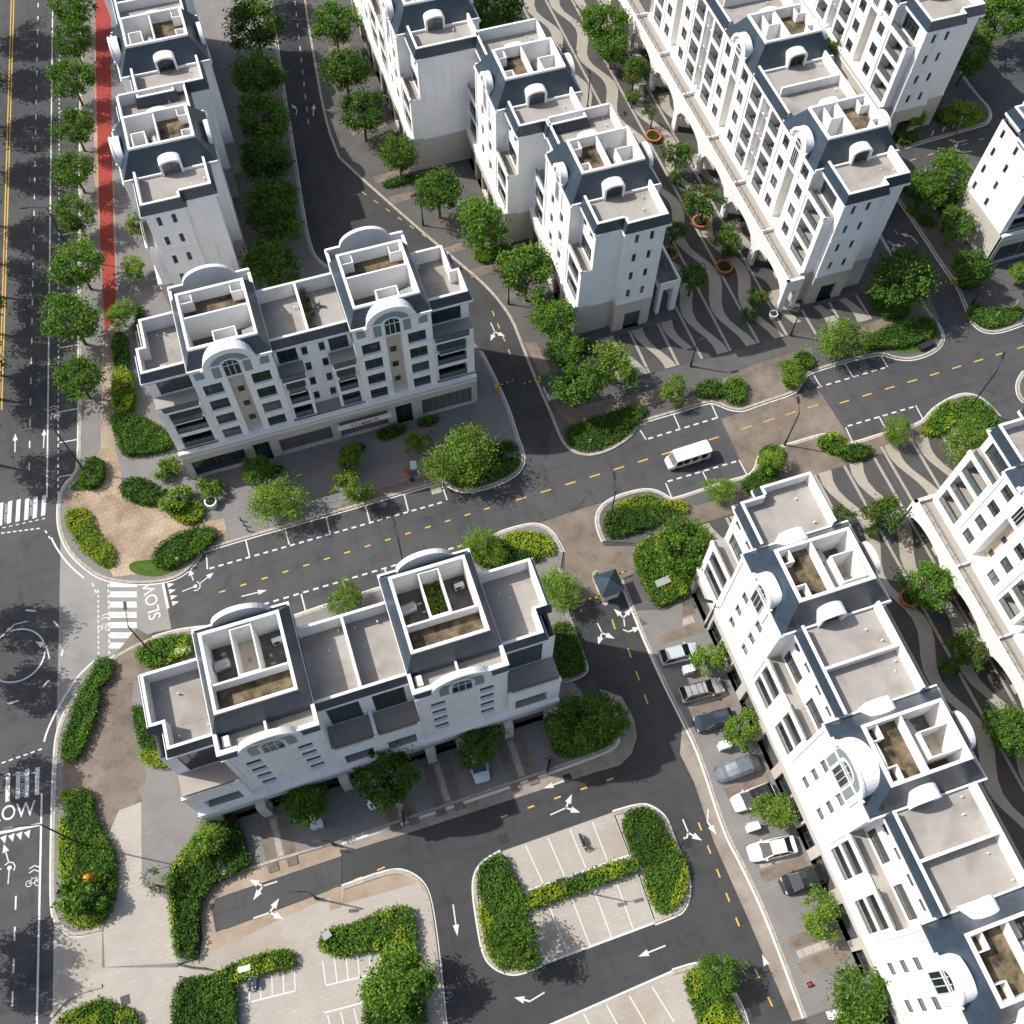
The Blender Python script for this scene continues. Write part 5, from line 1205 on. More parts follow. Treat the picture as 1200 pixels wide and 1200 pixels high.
for x, y, k, r, lb in [
    (662,408,'round',22,'bright green tree crowding the gate hut with the blue roof at centre'),
    (677,450,'dark',27,'feathery dark tree right of the blue-roofed gate hut'),
    (717,425,'light',25,'leafy tree on the plaza corner below the slit-windowed block'),
    (790,457,'light',15,'small rounded tree at the plaza edge left of the two clipped shrubs'),
    (707,25,'round',26,'tall tree in a terracotta ring planter at the top of the wavy plaza'),
    (718,52,'round',20,'tree overlapping the planter tree near the top of the wavy plaza'),
    (744,82,'plaza',15,'small tree with a bare stem by the arcade at the top of the plaza'),
    (765,133,'sparse',11,'thin sparse tree in a round terracotta planter by the arcade'),
    (795,182,'plaza',17,'small dark tree between the terracotta planters on the upper plaza'),
    (826,237,'plaza',20,'dark plaza tree with a terracotta ring at its foot, nearest the arcade corner'),
    (853,281,'plaza',16,'dark plaza tree left of the arcade end pier'),
    (812,327,'plaza',16,'dark tree at the porch of the slit-windowed block'),
    (887,349,'plaza',11,'small round tree at the lower end of the arcade'),
    (790,270,'plaza',12,'dark tree in the shade beside the slit-windowed block'),
    (742,112,'sparse',9,'tiny olive shrub tree on the wavy bands of the upper plaza'),
    (988,396,'fluffy',24,'feathery light green tree at the left end of the bed beside the cross street'),
    (1037,600,'plaza',20,'reddish green tree on the lower wavy plaza near the right-edge arcade'),
    (985,607,'plaza',15,'olive bushy tree beside the north roof terrace on the lower plaza'),
    (1085,684,'round',27,'big tree rising from the round terracotta planter on the lower plaza'),
    (1135,764,'plaza',20,'dark tree in the shade of the lower plaza under the right-edge arcade'),
    (1185,855,'dark',27,'dark tree at the right edge of the lower plaza'),
    (1112,785,'dbush',11,'small dark bush on the shaded wavy bands'),
    (325,586,'fluffy',27,'feathery bright tree on the pavement in front of the left shopfront'),
    (300,548,'round',18,'bushy tree against the left shopfront of the cross-street terrace'),
    (410,538,'light',15,'small leafy tree in front of the shop with the canopy sign'),
    (415,570,'light',20,'leafy tree at the kerb in front of the shop canopy sign'),
    (487,519,'light',14,'small light green tree on the forecourt beside the white and blue banner'),
    (540,533,'fluffy',33,'large feathery dark green tree in the bed at the street corner'),
    (832,768,'light',20,'leafy tree over the first parked car of the right-hand row'),
    (870,856,'light',21,'leafy tree between the dark blue car and the covered car'),
    (909,948,'light',21,'yellow-green tree shading the white car with the black roof'),
    (960,1070,'light',24,'leafy tree below the black car'),
    (1008,1172,'round',35,'large green tree at the bottom edge beside the sunlit terrace'),
    (450,908,'dark',35,'large dark tree over the white car on the garage drives'),
    (560,874,'dark',25,'dark round tree over the parked car on the garage drives'),
    (358,940,'dark',25,'dark round tree beside the white cabinet on the garage drives'),
    (605,1103,'round',30,'round tree at the lower left end of the car park island'),
    (466,1150,'round',36,'large round tree in the hedge corner at the bottom left of the car park'),
    (845,1142,'round',24,'tree at the tip of the bed at the bottom of the right-hand lane'),
    (803,643,'round',33,'big bushy tree in the bed left of the sunlit terrace end'),
    (655,690,'fluffy',23,'feathery tree left of the gate plaza'),
    (567,640,'fluffy',21,'feathery light tree at the tip of the yellow bed by the cross street'),
    (404,702,'fluffy',19,'small feathery tree half hidden behind the garage terrace roof'),
    (683,845,'dark',34,'dark tree in the shaded bed at the right end of the garage terrace'),
    (718,845,'dark',20,'dark tree near the bend of the lane at the end of the garage terrace'),
    (844,573,'fluffy',15,'small feathery tree on the verge by the brown crossing'),
    (1052,503,'fluffy',16,'small feathery tree on the verge right of the brown crossing'),
    (1138,520,'fluffy',27,'feathery tree beside the right-edge terrace and the big bed'),
    (930,437,'light',14,'small tree at the corner of the parking bay above the brown crossing'),
    (904,538,'light',16,'light shrub tree left of the brown crossing below the road'),
    (195,548,'bush',13,'small dense shrub tree on the tiled corner forecourt'),
    (206,585,'bush',16,'rounded shrub in the yellow corner bed'),
    (247,570,'bush',13,'clipped shrub standing in a white urn by the left shopfront'),
    (180,1035,'sparse',15,'thin small tree beside the hedge at the forecourt'),
    (243,982,'light',20,'leafy shrub tree in the fenced hedge below the garage terrace'),
    (98,1052,'dbush',27,'dark round shrub next to the orange sculpture'),
    (1030,195,'dark',24,'dark tree in the shade between the arcade terrace and the street at right'),
    (1112,205,'round',27,'bright green tree beside the right-edge block'),
    (1085,222,'dark',22,'dark bushy tree left of the right-edge block'),
    (1072,137,'light',13,'light green tree on the brown bed below the top-right terrace'),
    (1127,133,'light',17,'light green rounded tree on the corner bed by the side street'),
    (985,55,'dark',20,'dark tree in the gap left of the top-right terrace'),
    (1008,105,'dark',14,'small dark tree at the foot of the top-right terrace'),
    (1175,20,'round',28,'large green tree in the top right corner'),
    (1138,65,'dark',24,'dark tree right of the top-right terrace end wall'),
    (1060,325,'dark',33,'dark tree in the shaded bed below the arcade terrace end'),
    (1140,312,'dark',22,'dark tree in front of the right-edge block'),
    (1120,262,'dark',20,'dark tree in the bed left of the right-edge block wall'),
    (1198,320,'light',14,'light tree cut by the right edge in front of the block'),
    (580,10,'dark',30,'dark tree at the top edge behind the stepped blocks'),
    (965,20,'light',14,'small tree behind the mansard tower at the top edge'),
    ]:
    kindname = {'bush':'shrub','dbush':'shrub','fluffy':'feathery_tree','plaza':'plaza_tree','sparse':'small_tree'}.get(k,'garden_tree')
    tree(x, y, k, r, lb, kindname, 'shrub' if 'bush' in k else 'tree')

_hs = [0]
def hedge(pts, h, mats, label, dens=85, ls=.27, kind=None, base=.12, cat='planting bed', name='hedge', mound=.2):
    """clipped mass of foliage filling an outline; leaves on the top and the flanks over a core painted dark as foliage in shade"""
    rnd = random.Random(31+_hs[0]); _hs[0] += 1
    poly = smooth_line(gp(pts, h*.5), True, 2)
    xs, ys = [p[0] for p in poly], [p[1] for p in poly]; x0,x1,y0,y1 = min(xs),max(xs),min(ys),max(ys)
    cx, cy = sum(xs)/len(xs), sum(ys)/len(ys)
    mb = MB(); ph = rnd.random()*6
    def hz(x, y): return h*(1+mound*(sin(x*1.7+ph)*cos(y*1.5+ph*2)+.6*sin(x*3.9+1)*sin(y*3.3)))
    n = int((x1-x0)*(y1-y0)*dens); f2 = lambda x, y: sin(x*.9+ph)+sin(y*1.1+2*ph)+.7*sin(x*2.3-y*1.9)
    for _ in range(n):
        x, y = rnd.uniform(x0,x1), rnd.uniform(y0,y1)
        jx, jy = rnd.gauss(0,.1), rnd.gauss(0,.1)
        if not inside((x+jx,y+jy), poly): continue
        mi = (1 if f2(x,y) > .45 else 0) if len(mats) > 1 else 0
        if rnd.random() < .02: mi = 1-mi if len(mats) > 1 else 0
        leaf_quad(mb, (x, y, base+hz(x,y)*(1-.28*rnd.random()**2)), ls, rnd, .5, mi)
    for i in range(len(poly)):
        a, b = Vector(poly[i]), Vector(poly[(i+1)%len(poly)]); L_ = (b-a).length
        for _ in range(int(L_*h*dens*.8)):
            q = a.lerp(b, rnd.random()); z = base+h*rnd.random()
            leaf_quad(mb, (q.x+rnd.gauss(0,.13), q.y+rnd.gauss(0,.13), z), ls, rnd, .1, 0 if rnd.random() < .8 or len(mats) < 2 else 1)
    t = thing(name, label, cat, (cx, cy, 0))
    for v in range(len(mb.v)): mb.v[v] = (mb.v[v][0]-cx, mb.v[v][1]-cy, mb.v[v][2])
    mb.build('foliage', list(mats), t)
    c = MB(); ins = [(cx+(x-cx)*.94-cx, cy+(y-cy)*.94-cy) for x, y in poly]; c.prism(ins, base-.05, base+h*.62); c.build('core', 'shadegreen' if 'shadegreen' in M else 'soil', t)
    return t
M['shadegreen'] = mat('shaded_foliage_core', (.022,.045,.012), .95, .05, var=.3, scale=3)  # dark green standing for the shade among the inner leaves of a hedge
def lawn(pts, z=.14):
    mb = MB(); mb.prism(smooth_line(gp(pts), True, 2), z-.03, z); o = mb.build('lawn', 'grass'); o['kind'] = 'structure'
DK, YL, MX, LT = ('leafd','leaf'), ('leafy','leafl'), ('leaf','leafy'), ('leaf','leafl')
H = hedge
lawn(Z4((240,520),(300,470),(330,480),(310,525),(270,530))); lawn(Z4((350,745),(400,735),(408,775),(392,812),(330,780))); lawn(Z4((455,775),(540,770),(690,735),(640,795),(560,835),(455,815)))
H([(100,548),(104,540),(113,537),(121,542),(123,553),(119,566),(108,573),(98,571),(94,562)], 1.1, DK, 'dark rounded hedge at the kerb beside the boulevard lamp, above the tiled corner')
H(Z4((232,600),(265,590),(310,592),(330,640),(345,690),(400,730),(405,770),(390,795),(330,770),(270,710),(235,645)), .6, YL, 'yellow-green bed on the rounded corner left of the brown tiles')
H(Z4((540,740),(600,690),(700,655),(755,660),(765,690),(720,730),(680,760),(600,800),(545,790)), .9, DK, 'dark green kidney-shaped hedge at the start of the cross street')
H(Z4((420,500),(480,480),(550,505),(570,560),(560,580),(440,560)), .9, DK, 'dark hedge between the tiled corner and the grey forecourt')
H(Z4((560,560),(610,570),(700,560),(722,600),(690,640),(640,640),(600,610)), .8, YL, 'yellow-green bed with a round shrub in front of the street terrace corner')
H(Z4((400,100),(465,100),(478,240),(420,260),(400,220)), 1.4, MX, 'tall hedge along the left end of the street terrace')
H(Z4((385,270),(470,250),(600,330),(618,375),(520,395),(430,405),(410,330)), 1.0, DK, 'broad dark bed at the lower left corner of the street terrace')
H(Z7((340,15),(375,0),(392,-25),(400,-60),(380,-90),(345,-75),(330,-40),(280,40),(262,90),(240,170),(222,215),(218,275),(270,278),(300,215),(330,140),(352,60)), 1.0, DK, 'long dark hedge curving along the boulevard corner left of the garage terrace')
H([(157,768),(170,755),(190,748),(222,743),(228,752),(225,768),(205,772),(190,782),(172,782)], .8, MX, 'yellow-green bed along the cross street behind the garage terrace')
H(Z7((465,85),(500,85),(520,160),(580,215),(595,245),(560,235),(500,240),(485,180)), .8, DK, 'dark hedge strip at the left end of the garage terrace')
H(Z7((495,240),(560,240),(600,270),(600,295),(560,300),(500,275)), .8, YL, 'yellow-green clump at the lower left corner of the garage terrace')
H(Z7((240,385),(300,372),(325,400),(330,480),(370,540),(408,600),(408,700),(390,815),(330,845),(300,790),(250,680),(275,600),(265,540),(235,480)), 1.0, DK, 'large dark hedge with the orange sculpture beside the boulevard')
H(Z7((213,460),(235,490),(262,545),(270,600),(245,680),(215,700),(207,600)), .5, YL, 'yellow-green strip between the large dark hedge and the boulevard kerb')
H(Z7((207,765),(240,800),(300,830),(385,822),(350,848),(290,865),(240,845)), .4, YL, 'yellow-green tip of the hedge by the driveway entrance')
H(Z7((217,385),(250,380),(245,410),(217,415)), .4, YL, 'small yellow-green patch at the top of the large boulevard hedge')
H(Z7((745,420),(790,450),(805,580),(720,620),(650,650),(610,700),(612,760),(640,970),(615,950),(600,760),(595,680),(640,600),(690,540),(760,480)), 1.1, MX, 'bright hedge outside the green fence below the garage terrace')
H(Z7((805,460),(830,480),(868,600),(880,650),(700,722),(692,960),(650,975),(625,765),(625,710),(655,665),(730,630),(815,590)), 1.0, DK, 'dark hedge inside the green fence beside the dead-end lane')
H(Z7((612,1075),(660,1040),(750,1035),(770,1080),(830,1060),(830,1200),(830,1260),(610,1260)), 1.1, DK, 'dark hedge block at the bottom left of the car park')
H(Z7((700,1050),(760,1025),(840,980),(980,940),(1030,950),(1036,1000),(960,1010),(850,1042),(770,1075)), .9, MX, 'yellow-tipped hedge row above the small motorbike bays')
H(Z7((195,1200),(230,1165),(360,1105),(380,1130),(470,1150),(490,1200),(490,1250),(180,1250)), .7, MX, 'hedge at the bottom edge beside the boulevard driveway')
H(Z8((-75,940),(-75,900),(-50,870),(50,850),(150,800),(240,782),(255,850),(265,950),(268,1000),(200,990),(140,960),(130,930),(0,963)), 1.0, MX, 'corner-shaped hedge with a yellow rim in the middle of the car park')
H(Z8((85,1090),(140,1000),(265,1005),(290,1100),(295,1260),(80,1260)), 1.1, DK, 'dark hedge beneath the large round tree at the bottom of the car park')
H(Z8((480,665),(500,635),(550,605),(573,608),(600,680),(638,740),(650,820),(640,900),(560,880),(530,800),(490,770)), .9, DK, 'dark bed at the left end of the car park island')
H(Z8((483,775),(520,800),(550,880),(640,910),(690,960),(697,985),(600,1008),(540,990),(510,930),(490,830)), .6, YL, 'yellow-green rim of the left bed on the car park island')
H(Z8((640,745),(800,690),(1010,615),(1048,640),(1040,662),(880,715),(680,790),(645,800)), 1.0, MX, 'long clipped hedge between the two rows of stalls on the island')
H(Z8((980,470),(1060,437),(1105,462),(1145,520),(1150,600),(1060,650),(1020,600)), .9, DK, 'dark upper bed at the right end of the car park island')
H(Z8((1065,655),(1150,610),(1155,540),(1190,600),(1212,640),(1220,700),(1190,785),(1108,820),(1065,700)), .7, MX, 'yellow-green lower bed at the right end of the car park island')
H([(800,1145),(815,1135),(833,1137),(846,1152),(862,1180),(872,1225),(830,1230),(812,1180)], .7, MX, 'bed with yellow leaves at the bottom right of the lot')
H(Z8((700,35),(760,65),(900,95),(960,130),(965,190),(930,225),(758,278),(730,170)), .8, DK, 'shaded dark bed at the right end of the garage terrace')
H(Z5((560,685),(640,668),(720,680),(753,735),(738,755),(650,740),(590,730)), .6, YL, 'yellow bed at the pointed corner by the gate plaza')
H(Z5((440,720),(555,690),(590,735),(735,760),(600,788),(490,798)), .8, DK, 'green bed behind the yellow corner near the gate plaza')
H(Z5((745,1000),(800,985),(845,1080),(860,1150),(830,1175),(722,1178),(722,1060)), .8, DK, 'dark shaded bed left of the gate lane')
B = lambda *pts: [(680+a/6.667, 500+b/6.667) for a, b in pts]
H(B((185,720),(240,650),(420,640),(560,620),(680,640),(780,690),(700,730),(520,795),(250,875),(200,830)), .8, DK, 'green lower half of the long bed between the gate plaza and the cross street')
H(B((260,620),(400,560),(540,530),(640,590),(840,590),(840,680),(790,690),(660,630),(540,612),(420,630),(270,650)), .55, YL, 'yellow upper half of the long bed between the gate plaza and the cross street')
H([(743,640),(780,622),(815,612),(837,632),(832,665),(815,690),(780,707),(770,713),(757,690),(745,665)], 1.0, MX, 'large bright bed below the long bed, right of the gate plaza')
H(Z5((775,315),(870,275),(1000,232),(1060,240),(1030,320),(930,370),(860,388),(800,368)), .35, ('leaf','leafd'), 'low grassy bed at the shaded street corner below the gate hut')
H(Z5((890,295),(1000,235),(1075,228),(1060,272),(990,310),(920,330)), .8, DK, 'dark shrubs on the grassy bed at the shaded street corner')
H(Z5((325,445),(400,400),(520,365),(608,352),(622,400),(622,440),(570,478),(440,518),(380,500)), .6, DK, 'dark bed at the rounded corner beneath the large feathery tree')
H(Z6((885,250),(940,205),(960,230),(950,300),(900,330),(845,330),(840,312)), .9, MX, 'yellow-green part of the bed near the right-edge terrace')
H(Z6((960,210),(1035,197),(1108,262),(1095,320),(1060,345),(960,325)), .9, LT, 'green part of the bed near the right-edge terrace')
H(Z6((350,85),(385,68),(420,80),(418,130),(395,162),(360,160)), 1.0, LT, 'round bright shrub mass above the brown crossing')
H(Z6((385,50),(430,35),(465,70),(445,105),(420,80)), .9, DK, 'dark shrub at the corner of the plaza above the brown crossing')
H(Z6((45,165),(90,138),(145,150),(150,190),(80,198),(48,188)), 1.0, DK, 'dark clipped shrub left of its lighter neighbour on the plaza edge')
H(Z6((145,150),(190,128),(218,150),(218,195),(195,222),(145,200)), 1.1, LT, 'lighter clipped shrub right of its dark neighbour on the plaza edge')
H(Z6((268,378),(320,368),(358,385),(340,440),(275,455)), .9, MX, 'bright shrub at the lower left corner of the brown crossing')
H(Z6((270,455),(335,445),(325,500),(262,540),(208,522),(212,490)), 1.0, DK, 'dark shrub beside the roof terrace below the brown crossing')
H(Z6((465,350),(530,318),(575,352),(560,400),(500,385)), .9, MX, 'yellow-green shrub at the lower right corner of the brown crossing')
H(Z6((555,400),(585,365),(655,370),(672,400),(580,425)), .9, DK, 'dark shrub right of the yellow-green one at the brown crossing')
Bq = lambda *pts: [(1020+a/6.667, 260+b/6.667) for a, b in pts]
lawn(Bq((80,985),(270,960),(430,920),(500,850),(540,900),(500,960),(400,1010),(280,1040),(180,1010)))
H(Bq((-60,1000),(0,880),(200,800),(380,760),(490,770),(510,840),(420,930),(250,975),(60,985)), .9, DK, 'dark green bed along the cross street at right, above its strip of lawn')
H(Bq((400,870),(450,830),(480,860),(450,920),(405,915)), .7, ('leafy',), 'single yellow shrub in the bed along the cross street at right')
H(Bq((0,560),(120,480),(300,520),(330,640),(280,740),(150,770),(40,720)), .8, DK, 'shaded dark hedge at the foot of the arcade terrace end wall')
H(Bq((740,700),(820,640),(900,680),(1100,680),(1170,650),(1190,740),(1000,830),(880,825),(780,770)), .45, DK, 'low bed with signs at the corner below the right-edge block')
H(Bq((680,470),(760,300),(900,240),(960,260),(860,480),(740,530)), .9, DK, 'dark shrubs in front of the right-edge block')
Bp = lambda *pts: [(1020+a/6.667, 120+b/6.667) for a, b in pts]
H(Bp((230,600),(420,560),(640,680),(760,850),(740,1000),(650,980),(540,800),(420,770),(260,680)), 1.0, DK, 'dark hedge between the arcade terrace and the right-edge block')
H(Bp((280,810),(380,800),(380,850),(350,900),(290,860)), .4, YL, 'small lit grass patch beside the shaded side street')
H(Bp((420,860),(510,930),(500,980),(400,960),(370,920)), .4, LT, 'small lit green patch right of the other one by the side street')
H(Bp((190,200),(330,210),(370,270),(330,320),(200,330)), .9, DK, 'dark bed under the light tree by the top-right terrace')
H(Bp((520,60),(640,80),(820,60),(900,100),(820,170),(620,160),(500,130)), .8, DK, 'dark shrubs below the top-right terrace corner')
H(Z2((145,640),(265,610),(270,630),(150,665)), .6, DK, 'clipped hedge strip beside the verge trees of the curved street')
H(Z2((465,905),(480,870),(580,860),(590,890),(500,930)), .8, LT, 'small bright hedge under the verge tree at the bend')
H([(680,398),(700,405),(690,415),(672,412)], .8, DK, 'dark shrubs at the foot of the slit-windowed block')
for i, pts in enumerate([[(160,360),(167,360),(170,395),(160,400)],[(133,395),(148,388),(152,435),(136,445)]]):
    H(pts, 1.0, DK, ['dark hedge by the small tree right of the end of the red path','dark hedge strip left of the street terrace roof'][i])

# ================================================================== SMALL THINGS
def heading(a, b):
    p, q = G(*a), G(*b); return atan2(q[1]-p[1], q[0]-p[0])
def paint(name, col, rough=.25, metal=.0):
    m = bpy.data.materials.new(name); m.use_nodes = True; b = m.node_tree.nodes['Principled BSDF']
    b.inputs['Base Color'].default_value = (*col, 1); b.inputs['Roughness'].default_value = rough; b.inputs['Metallic'].default_value = metal; b.inputs['Coat Weight'].default_value = .5; b.inputs['Coat Roughness'].default_value = .08
    M[name] = m; return name
P_W, P_S, P_K, P_B, P_LB = paint('car_white',(.72,.72,.71)), paint('car_silver',(.42,.42,.41),.3,.5), paint('car_black',(.012,.013,.016)), paint('car_navy',(.018,.03,.05)), paint('car_ice_blue',(.55,.60,.62),.3,.3)
def loft(mb, secs, mi=0, cap=True):
    for i in range(len(secs)-1):
        a, b = secs[i], secs[i+1]; n = len(a)
        for k in range(n-1): mb.face([a[k],a[k+1],b[k+1],b[k]], mi)
    if cap: mb.face(secs[0], mi); mb.face(secs[-1][::-1], mi)
def car(name, label, a, b, body, L=4.6, Wd=1.82, kind='sedan', roof=None, bars=False, z=.125, group='cars parked on the drives'):
    """car from tail a to nose b (photo points of the ends on the ground)"""
    pa, pb = Vector(G(*a,.6)), Vector(G(*b,.6)); c = (pa+pb)/2; rot = heading(a, b)
    t = thing(name, label, 'car', (c.x, c.y, z), rot, group)
    h = {'sedan':1.42,'hatch':1.5,'suv':1.68,'mpv':1.75,'pickup':1.72}[kind]; belt = {'sedan':.86,'hatch':.9,'suv':1.02,'mpv':1.02,'pickup':1.05}[kind]
    # stations along x (rear to nose): fraction, half-width factor, deck height
    st = [(-.5,.80,belt*.78),(-.485,.90,belt*.95),(-.42,.97,belt),(-.2,1,belt),(.1,1,belt),(.24,.99,belt*.985),(.36,.96,belt*.93),(.45,.88,belt*.84),(.49,.76,belt*.70),(.5,.66,belt*.55)]
    secs = []
    for f, wf, d in st:
        x, w = f*L, Wd/2*wf
        secs.append([(x,-w*.93,.22),(x,-w,.42),(x,-w*.985,d*.86),(x,-w*.90,d*.98),(x,-w*.45,d*1.03),(x,0,d*1.045),(x,w*.45,d*1.03),(x,w*.90,d*.98),(x,w*.985,d*.86),(x,w,.42),(x,w*.93,.22)])
    m = MB(); loft(m, secs); m.build('body', body, t, smooth=True)
    g0, g1, g2, g3 = {'sedan':(-.40,-.25,.06,.25),'hatch':(-.47,-.36,.08,.27),'suv':(-.47,-.39,.08,.26),'mpv':(-.48,-.42,.14,.33),'pickup':(-.12,-.08,.10,.26)}[kind]
    wl, wu = Wd/2*.90, Wd/2*.70
    m = MB(); A = [(g0*L,-wl,belt),(g3*L,-wl*.95,belt),(g3*L,wl*.95,belt),(g0*L,wl,belt)]; B_ = [(g1*L,-wu,h-.05),(g2*L,-wu,h-.06),(g2*L,wu,h-.06),(g1*L,wu,h-.05)]
    for i in range(4): j = (i+1)%4; m.face([A[i],A[j],B_[j],B_[i]])
    m.build('window_glass', 'glass', t)
    m = MB(); xs = [g1+(g2-g1)*k/5 for k in range(6)]
    loft(m, [[(x*L,-wu*1.02,h-.07),(x*L,-wu*.85,h-.015-.03*(abs(i-2.5)>2)),(x*L,0,h+.03-.03*(abs(i-2.5)>2)),(x*L,wu*.85,h-.015-.03*(abs(i-2.5)>2)),(x*L,wu*1.02,h-.07)] for i, x in enumerate(xs)], cap=False)
    for sy in (-1,1):                                    # pillars
        for fa, fb in ((g0,g1),(g3,g2),((g1+g2)/2,(g1+g2)/2)): m.cyl((fa*L, sy*wl*.97, belt),(fb*L, sy*wu*1.0, h-.06), .045, n=4, caps=False)
    m.build('roof', roof or body, t, smooth=True)
    if bars:
        for sy in (-1,1): m = MB(); m.box(-.36*L,.05*L,sy*wu*.92-.025,sy*wu*.92+.025,h+.0,h+.07); m.build('roof_rail','rail',t)
        for fx in (-.28,-.13,.0): m = MB(); m.box(fx*L-.02,fx*L+.02,-wu*.9,wu*.9,h+.05,h+.085); m.build('roof_bar','rail',t)
    if kind == 'pickup':
        m = MB(); m.box(-.47*L,-.15*L,-Wd*.36,Wd*.36,belt*.9,belt*1.075); 
        for k in range(2): x = -.47*L+.107*L*(k+1); m.box(x-.02,x+.02,-Wd*.36,Wd*.36,belt*1.076,belt*1.1)
        m.build('bed_cover', body, t)
    for fx in (-.30,.31):
        for sy in (-1,1):
            w_ = MB(); y = sy*(Wd/2-.11); w_.cyl((fx*L,y-.1,.32),(fx*L,y+.1,.32),.32,n=14); o = w_.build('wheel','tyre',t)
            r = MB(); r.cyl((fx*L,y+sy*.1,.32),(fx*L,y+sy*.115,.32),.2,n=10); r.build('rim','metal',o)
    for sy in (-1,1):
        m = MB(); m.box(.435*L,.478*L,sy*Wd*.33-.16,sy*Wd*.33+.16,belt*.62,belt*.80); m.build('headlight','lamp',t)
        m = MB(); m.box(-.497*L,-.482*L,sy*Wd*.34-.14,sy*Wd*.34+.14,belt*.66,belt*.86); m.build('tail_light','redp',t)
        m = MB(); m.box(.17*L,.21*L,sy*Wd/2*1.0-.09,sy*Wd/2+.11 if sy>0 else sy*Wd/2+.09,belt,belt+.14); m.build('mirror',body,t)
    return t
car('parked_car', 'pale ice-white hatchback at the top of the parked row, half under a tree', (778,771), (813,762), P_LB, 4.3, kind='hatch')
car('parked_car', 'silver estate car with dark roof bars, second in the parked row', (797,816), (846,803), P_S, 4.8, 1.86, 'suv', bars=True)
car('parked_car', 'dark navy hatchback partly hidden by a tree, above the covered car', (860,838), (812,851), P_B, 4.2, kind='hatch')
car('parked_car', 'white car with a black roof panel below the covered car', (906,926), (859,944), P_W, 4.5, kind='hatch', roof=P_K)
car('parked_car', 'white sedan in full sun on the grey drive', (932,989), (877,1001), P_W, 4.85, 1.86)
car('parked_car', 'long black people carrier below the white sedan', (972,1020), (914,1040), P_K, 4.95, 1.9, 'mpv')
car('parked_car', 'white car hidden under the large dark tree on the garage drives', (428,905), (440,940), P_W, 4.4, kind='hatch')
car('parked_car', 'pale green-grey car nosing out from under the dark tree on the garage drives', (556,878), (564,909), P_LB, 4.2, kind='hatch')
# car under a fitted cover
t = thing('covered_car', 'car wrapped in a silver-grey cover on the drives', 'car', (*G(866,900,.7),.125), heading((895,892),(838,911)), 'cars parked on the drives')
m = MB(); secs = []
for i in range(15):
    f = i/14-.5; L_, e_ = 5.0, max(0,1-abs(2*f)**5); hh = (.35+.55*min(1,e_*1.5))*(1+.72*math.exp(-((f+.06)/.27)**4)); w = .98*(.55+.45*e_**.5)
    secs.append([(f*L_,-w*1.06,.02),(f*L_,-w,.5),(f*L_,-w*.93,hh*.75),(f*L_,-w*.62,hh*.98),(f*L_,0,hh*1.02),(f*L_,w*.62,hh*.98),(f*L_,w*.93,hh*.75),(f*L_,w,.5),(f*L_,w*1.06,.02)])
loft(m, secs); m.build('cover', 'cloth', t, smooth=True)
m = MB()
for k in (-1.0,.2,1.1):
    i = int((k/5.0+.5)*14+.5); 
    for a, b in zip(secs[i], secs[i][1:]): m.cyl((a[0],a[1]*1.01,a[2]+.012),(b[0],b[1]*1.01,b[2]+.012),.018,n=4,caps=False)
m.build('strap', 'grey', t)

# electric shuttle
a, b = G(828,528,1.0), G(787,543,1.0)
t = thing('shuttle_bus', 'white-roofed open-sided electric shuttle driving on the cross street', 'shuttle bus', (*G(806,537,.4),.006), heading((828,529),(787,542)))
m = MB(); L_, w = 4.9, .85
m.box(-2.45,2.05,-w,w,.35,.62); m.box(-2.45,-2.2,-w,w,.62,1.15); 
loft(m, [[(2.05,-w,.35),(2.05,-w,1.02),(2.05,w,1.02),(2.05,w,.35)],[(2.5,-w*.96,.36),(2.5,-w*.93,.95),(2.5,w*.93,.95),(2.5,w*.96,.36)],[(2.78,-w*.8,.4),(2.74,-w*.75,.75),(2.74,w*.75,.75),(2.78,w*.8,.4)]]); m.build('body', P_W, t)
m = MB(); loft(m, [[(x,-w*1.03*k,1.86),(x,-w*k,1.98),(x,0,2.04),(x,w*k,1.98),(x,w*1.03*k,1.86)] for x, k in ((-2.55,.9),(-2.4,1),(1.75,1),(1.95,.92))]); m.build('roof', 'wmetal', t)
m = MB()
for x in (-2.35,-1.2,-.05,1.05):
    for sy in (-1,1): m.cyl((x,sy*w*.95,.6),(x,sy*w*.95,1.88),.035,n=5)
for sy in (-1,1): m.cyl((2.2,sy*w*.9,1.0),(1.8,sy*w*.92,1.9),.045,n=5)
m.build('roof_post', 'wmetal', t)
m = MB(); m.face([(2.2,-w*.86,1.02),(2.2,w*.86,1.02),(1.83,w*.86,1.86),(1.83,-w*.86,1.86)]); m.build('windscreen', 'glass', t)
m = MB(); m.box(2.06,2.3,-w*.9,w*.9,.98,1.06); m.build('dashboard', 'pink', t)
for x in (-1.75,-.6,.5,1.35):
    m = MB(); m.box(x-.22,x+.25,-w*.85,w*.85,.62,.82); m.box(x-.3,x-.2,-w*.85,w*.85,.82,1.3); m.build('seat', 'rail', t)
for x in (-1.6,1.75):
    for sy in (-1,1): m = MB(); y = sy*(w-.08); m.cyl((x,y-.09,.28),(x,y+.09,.28),.28,n=12); m.build('wheel', 'tyre', t)

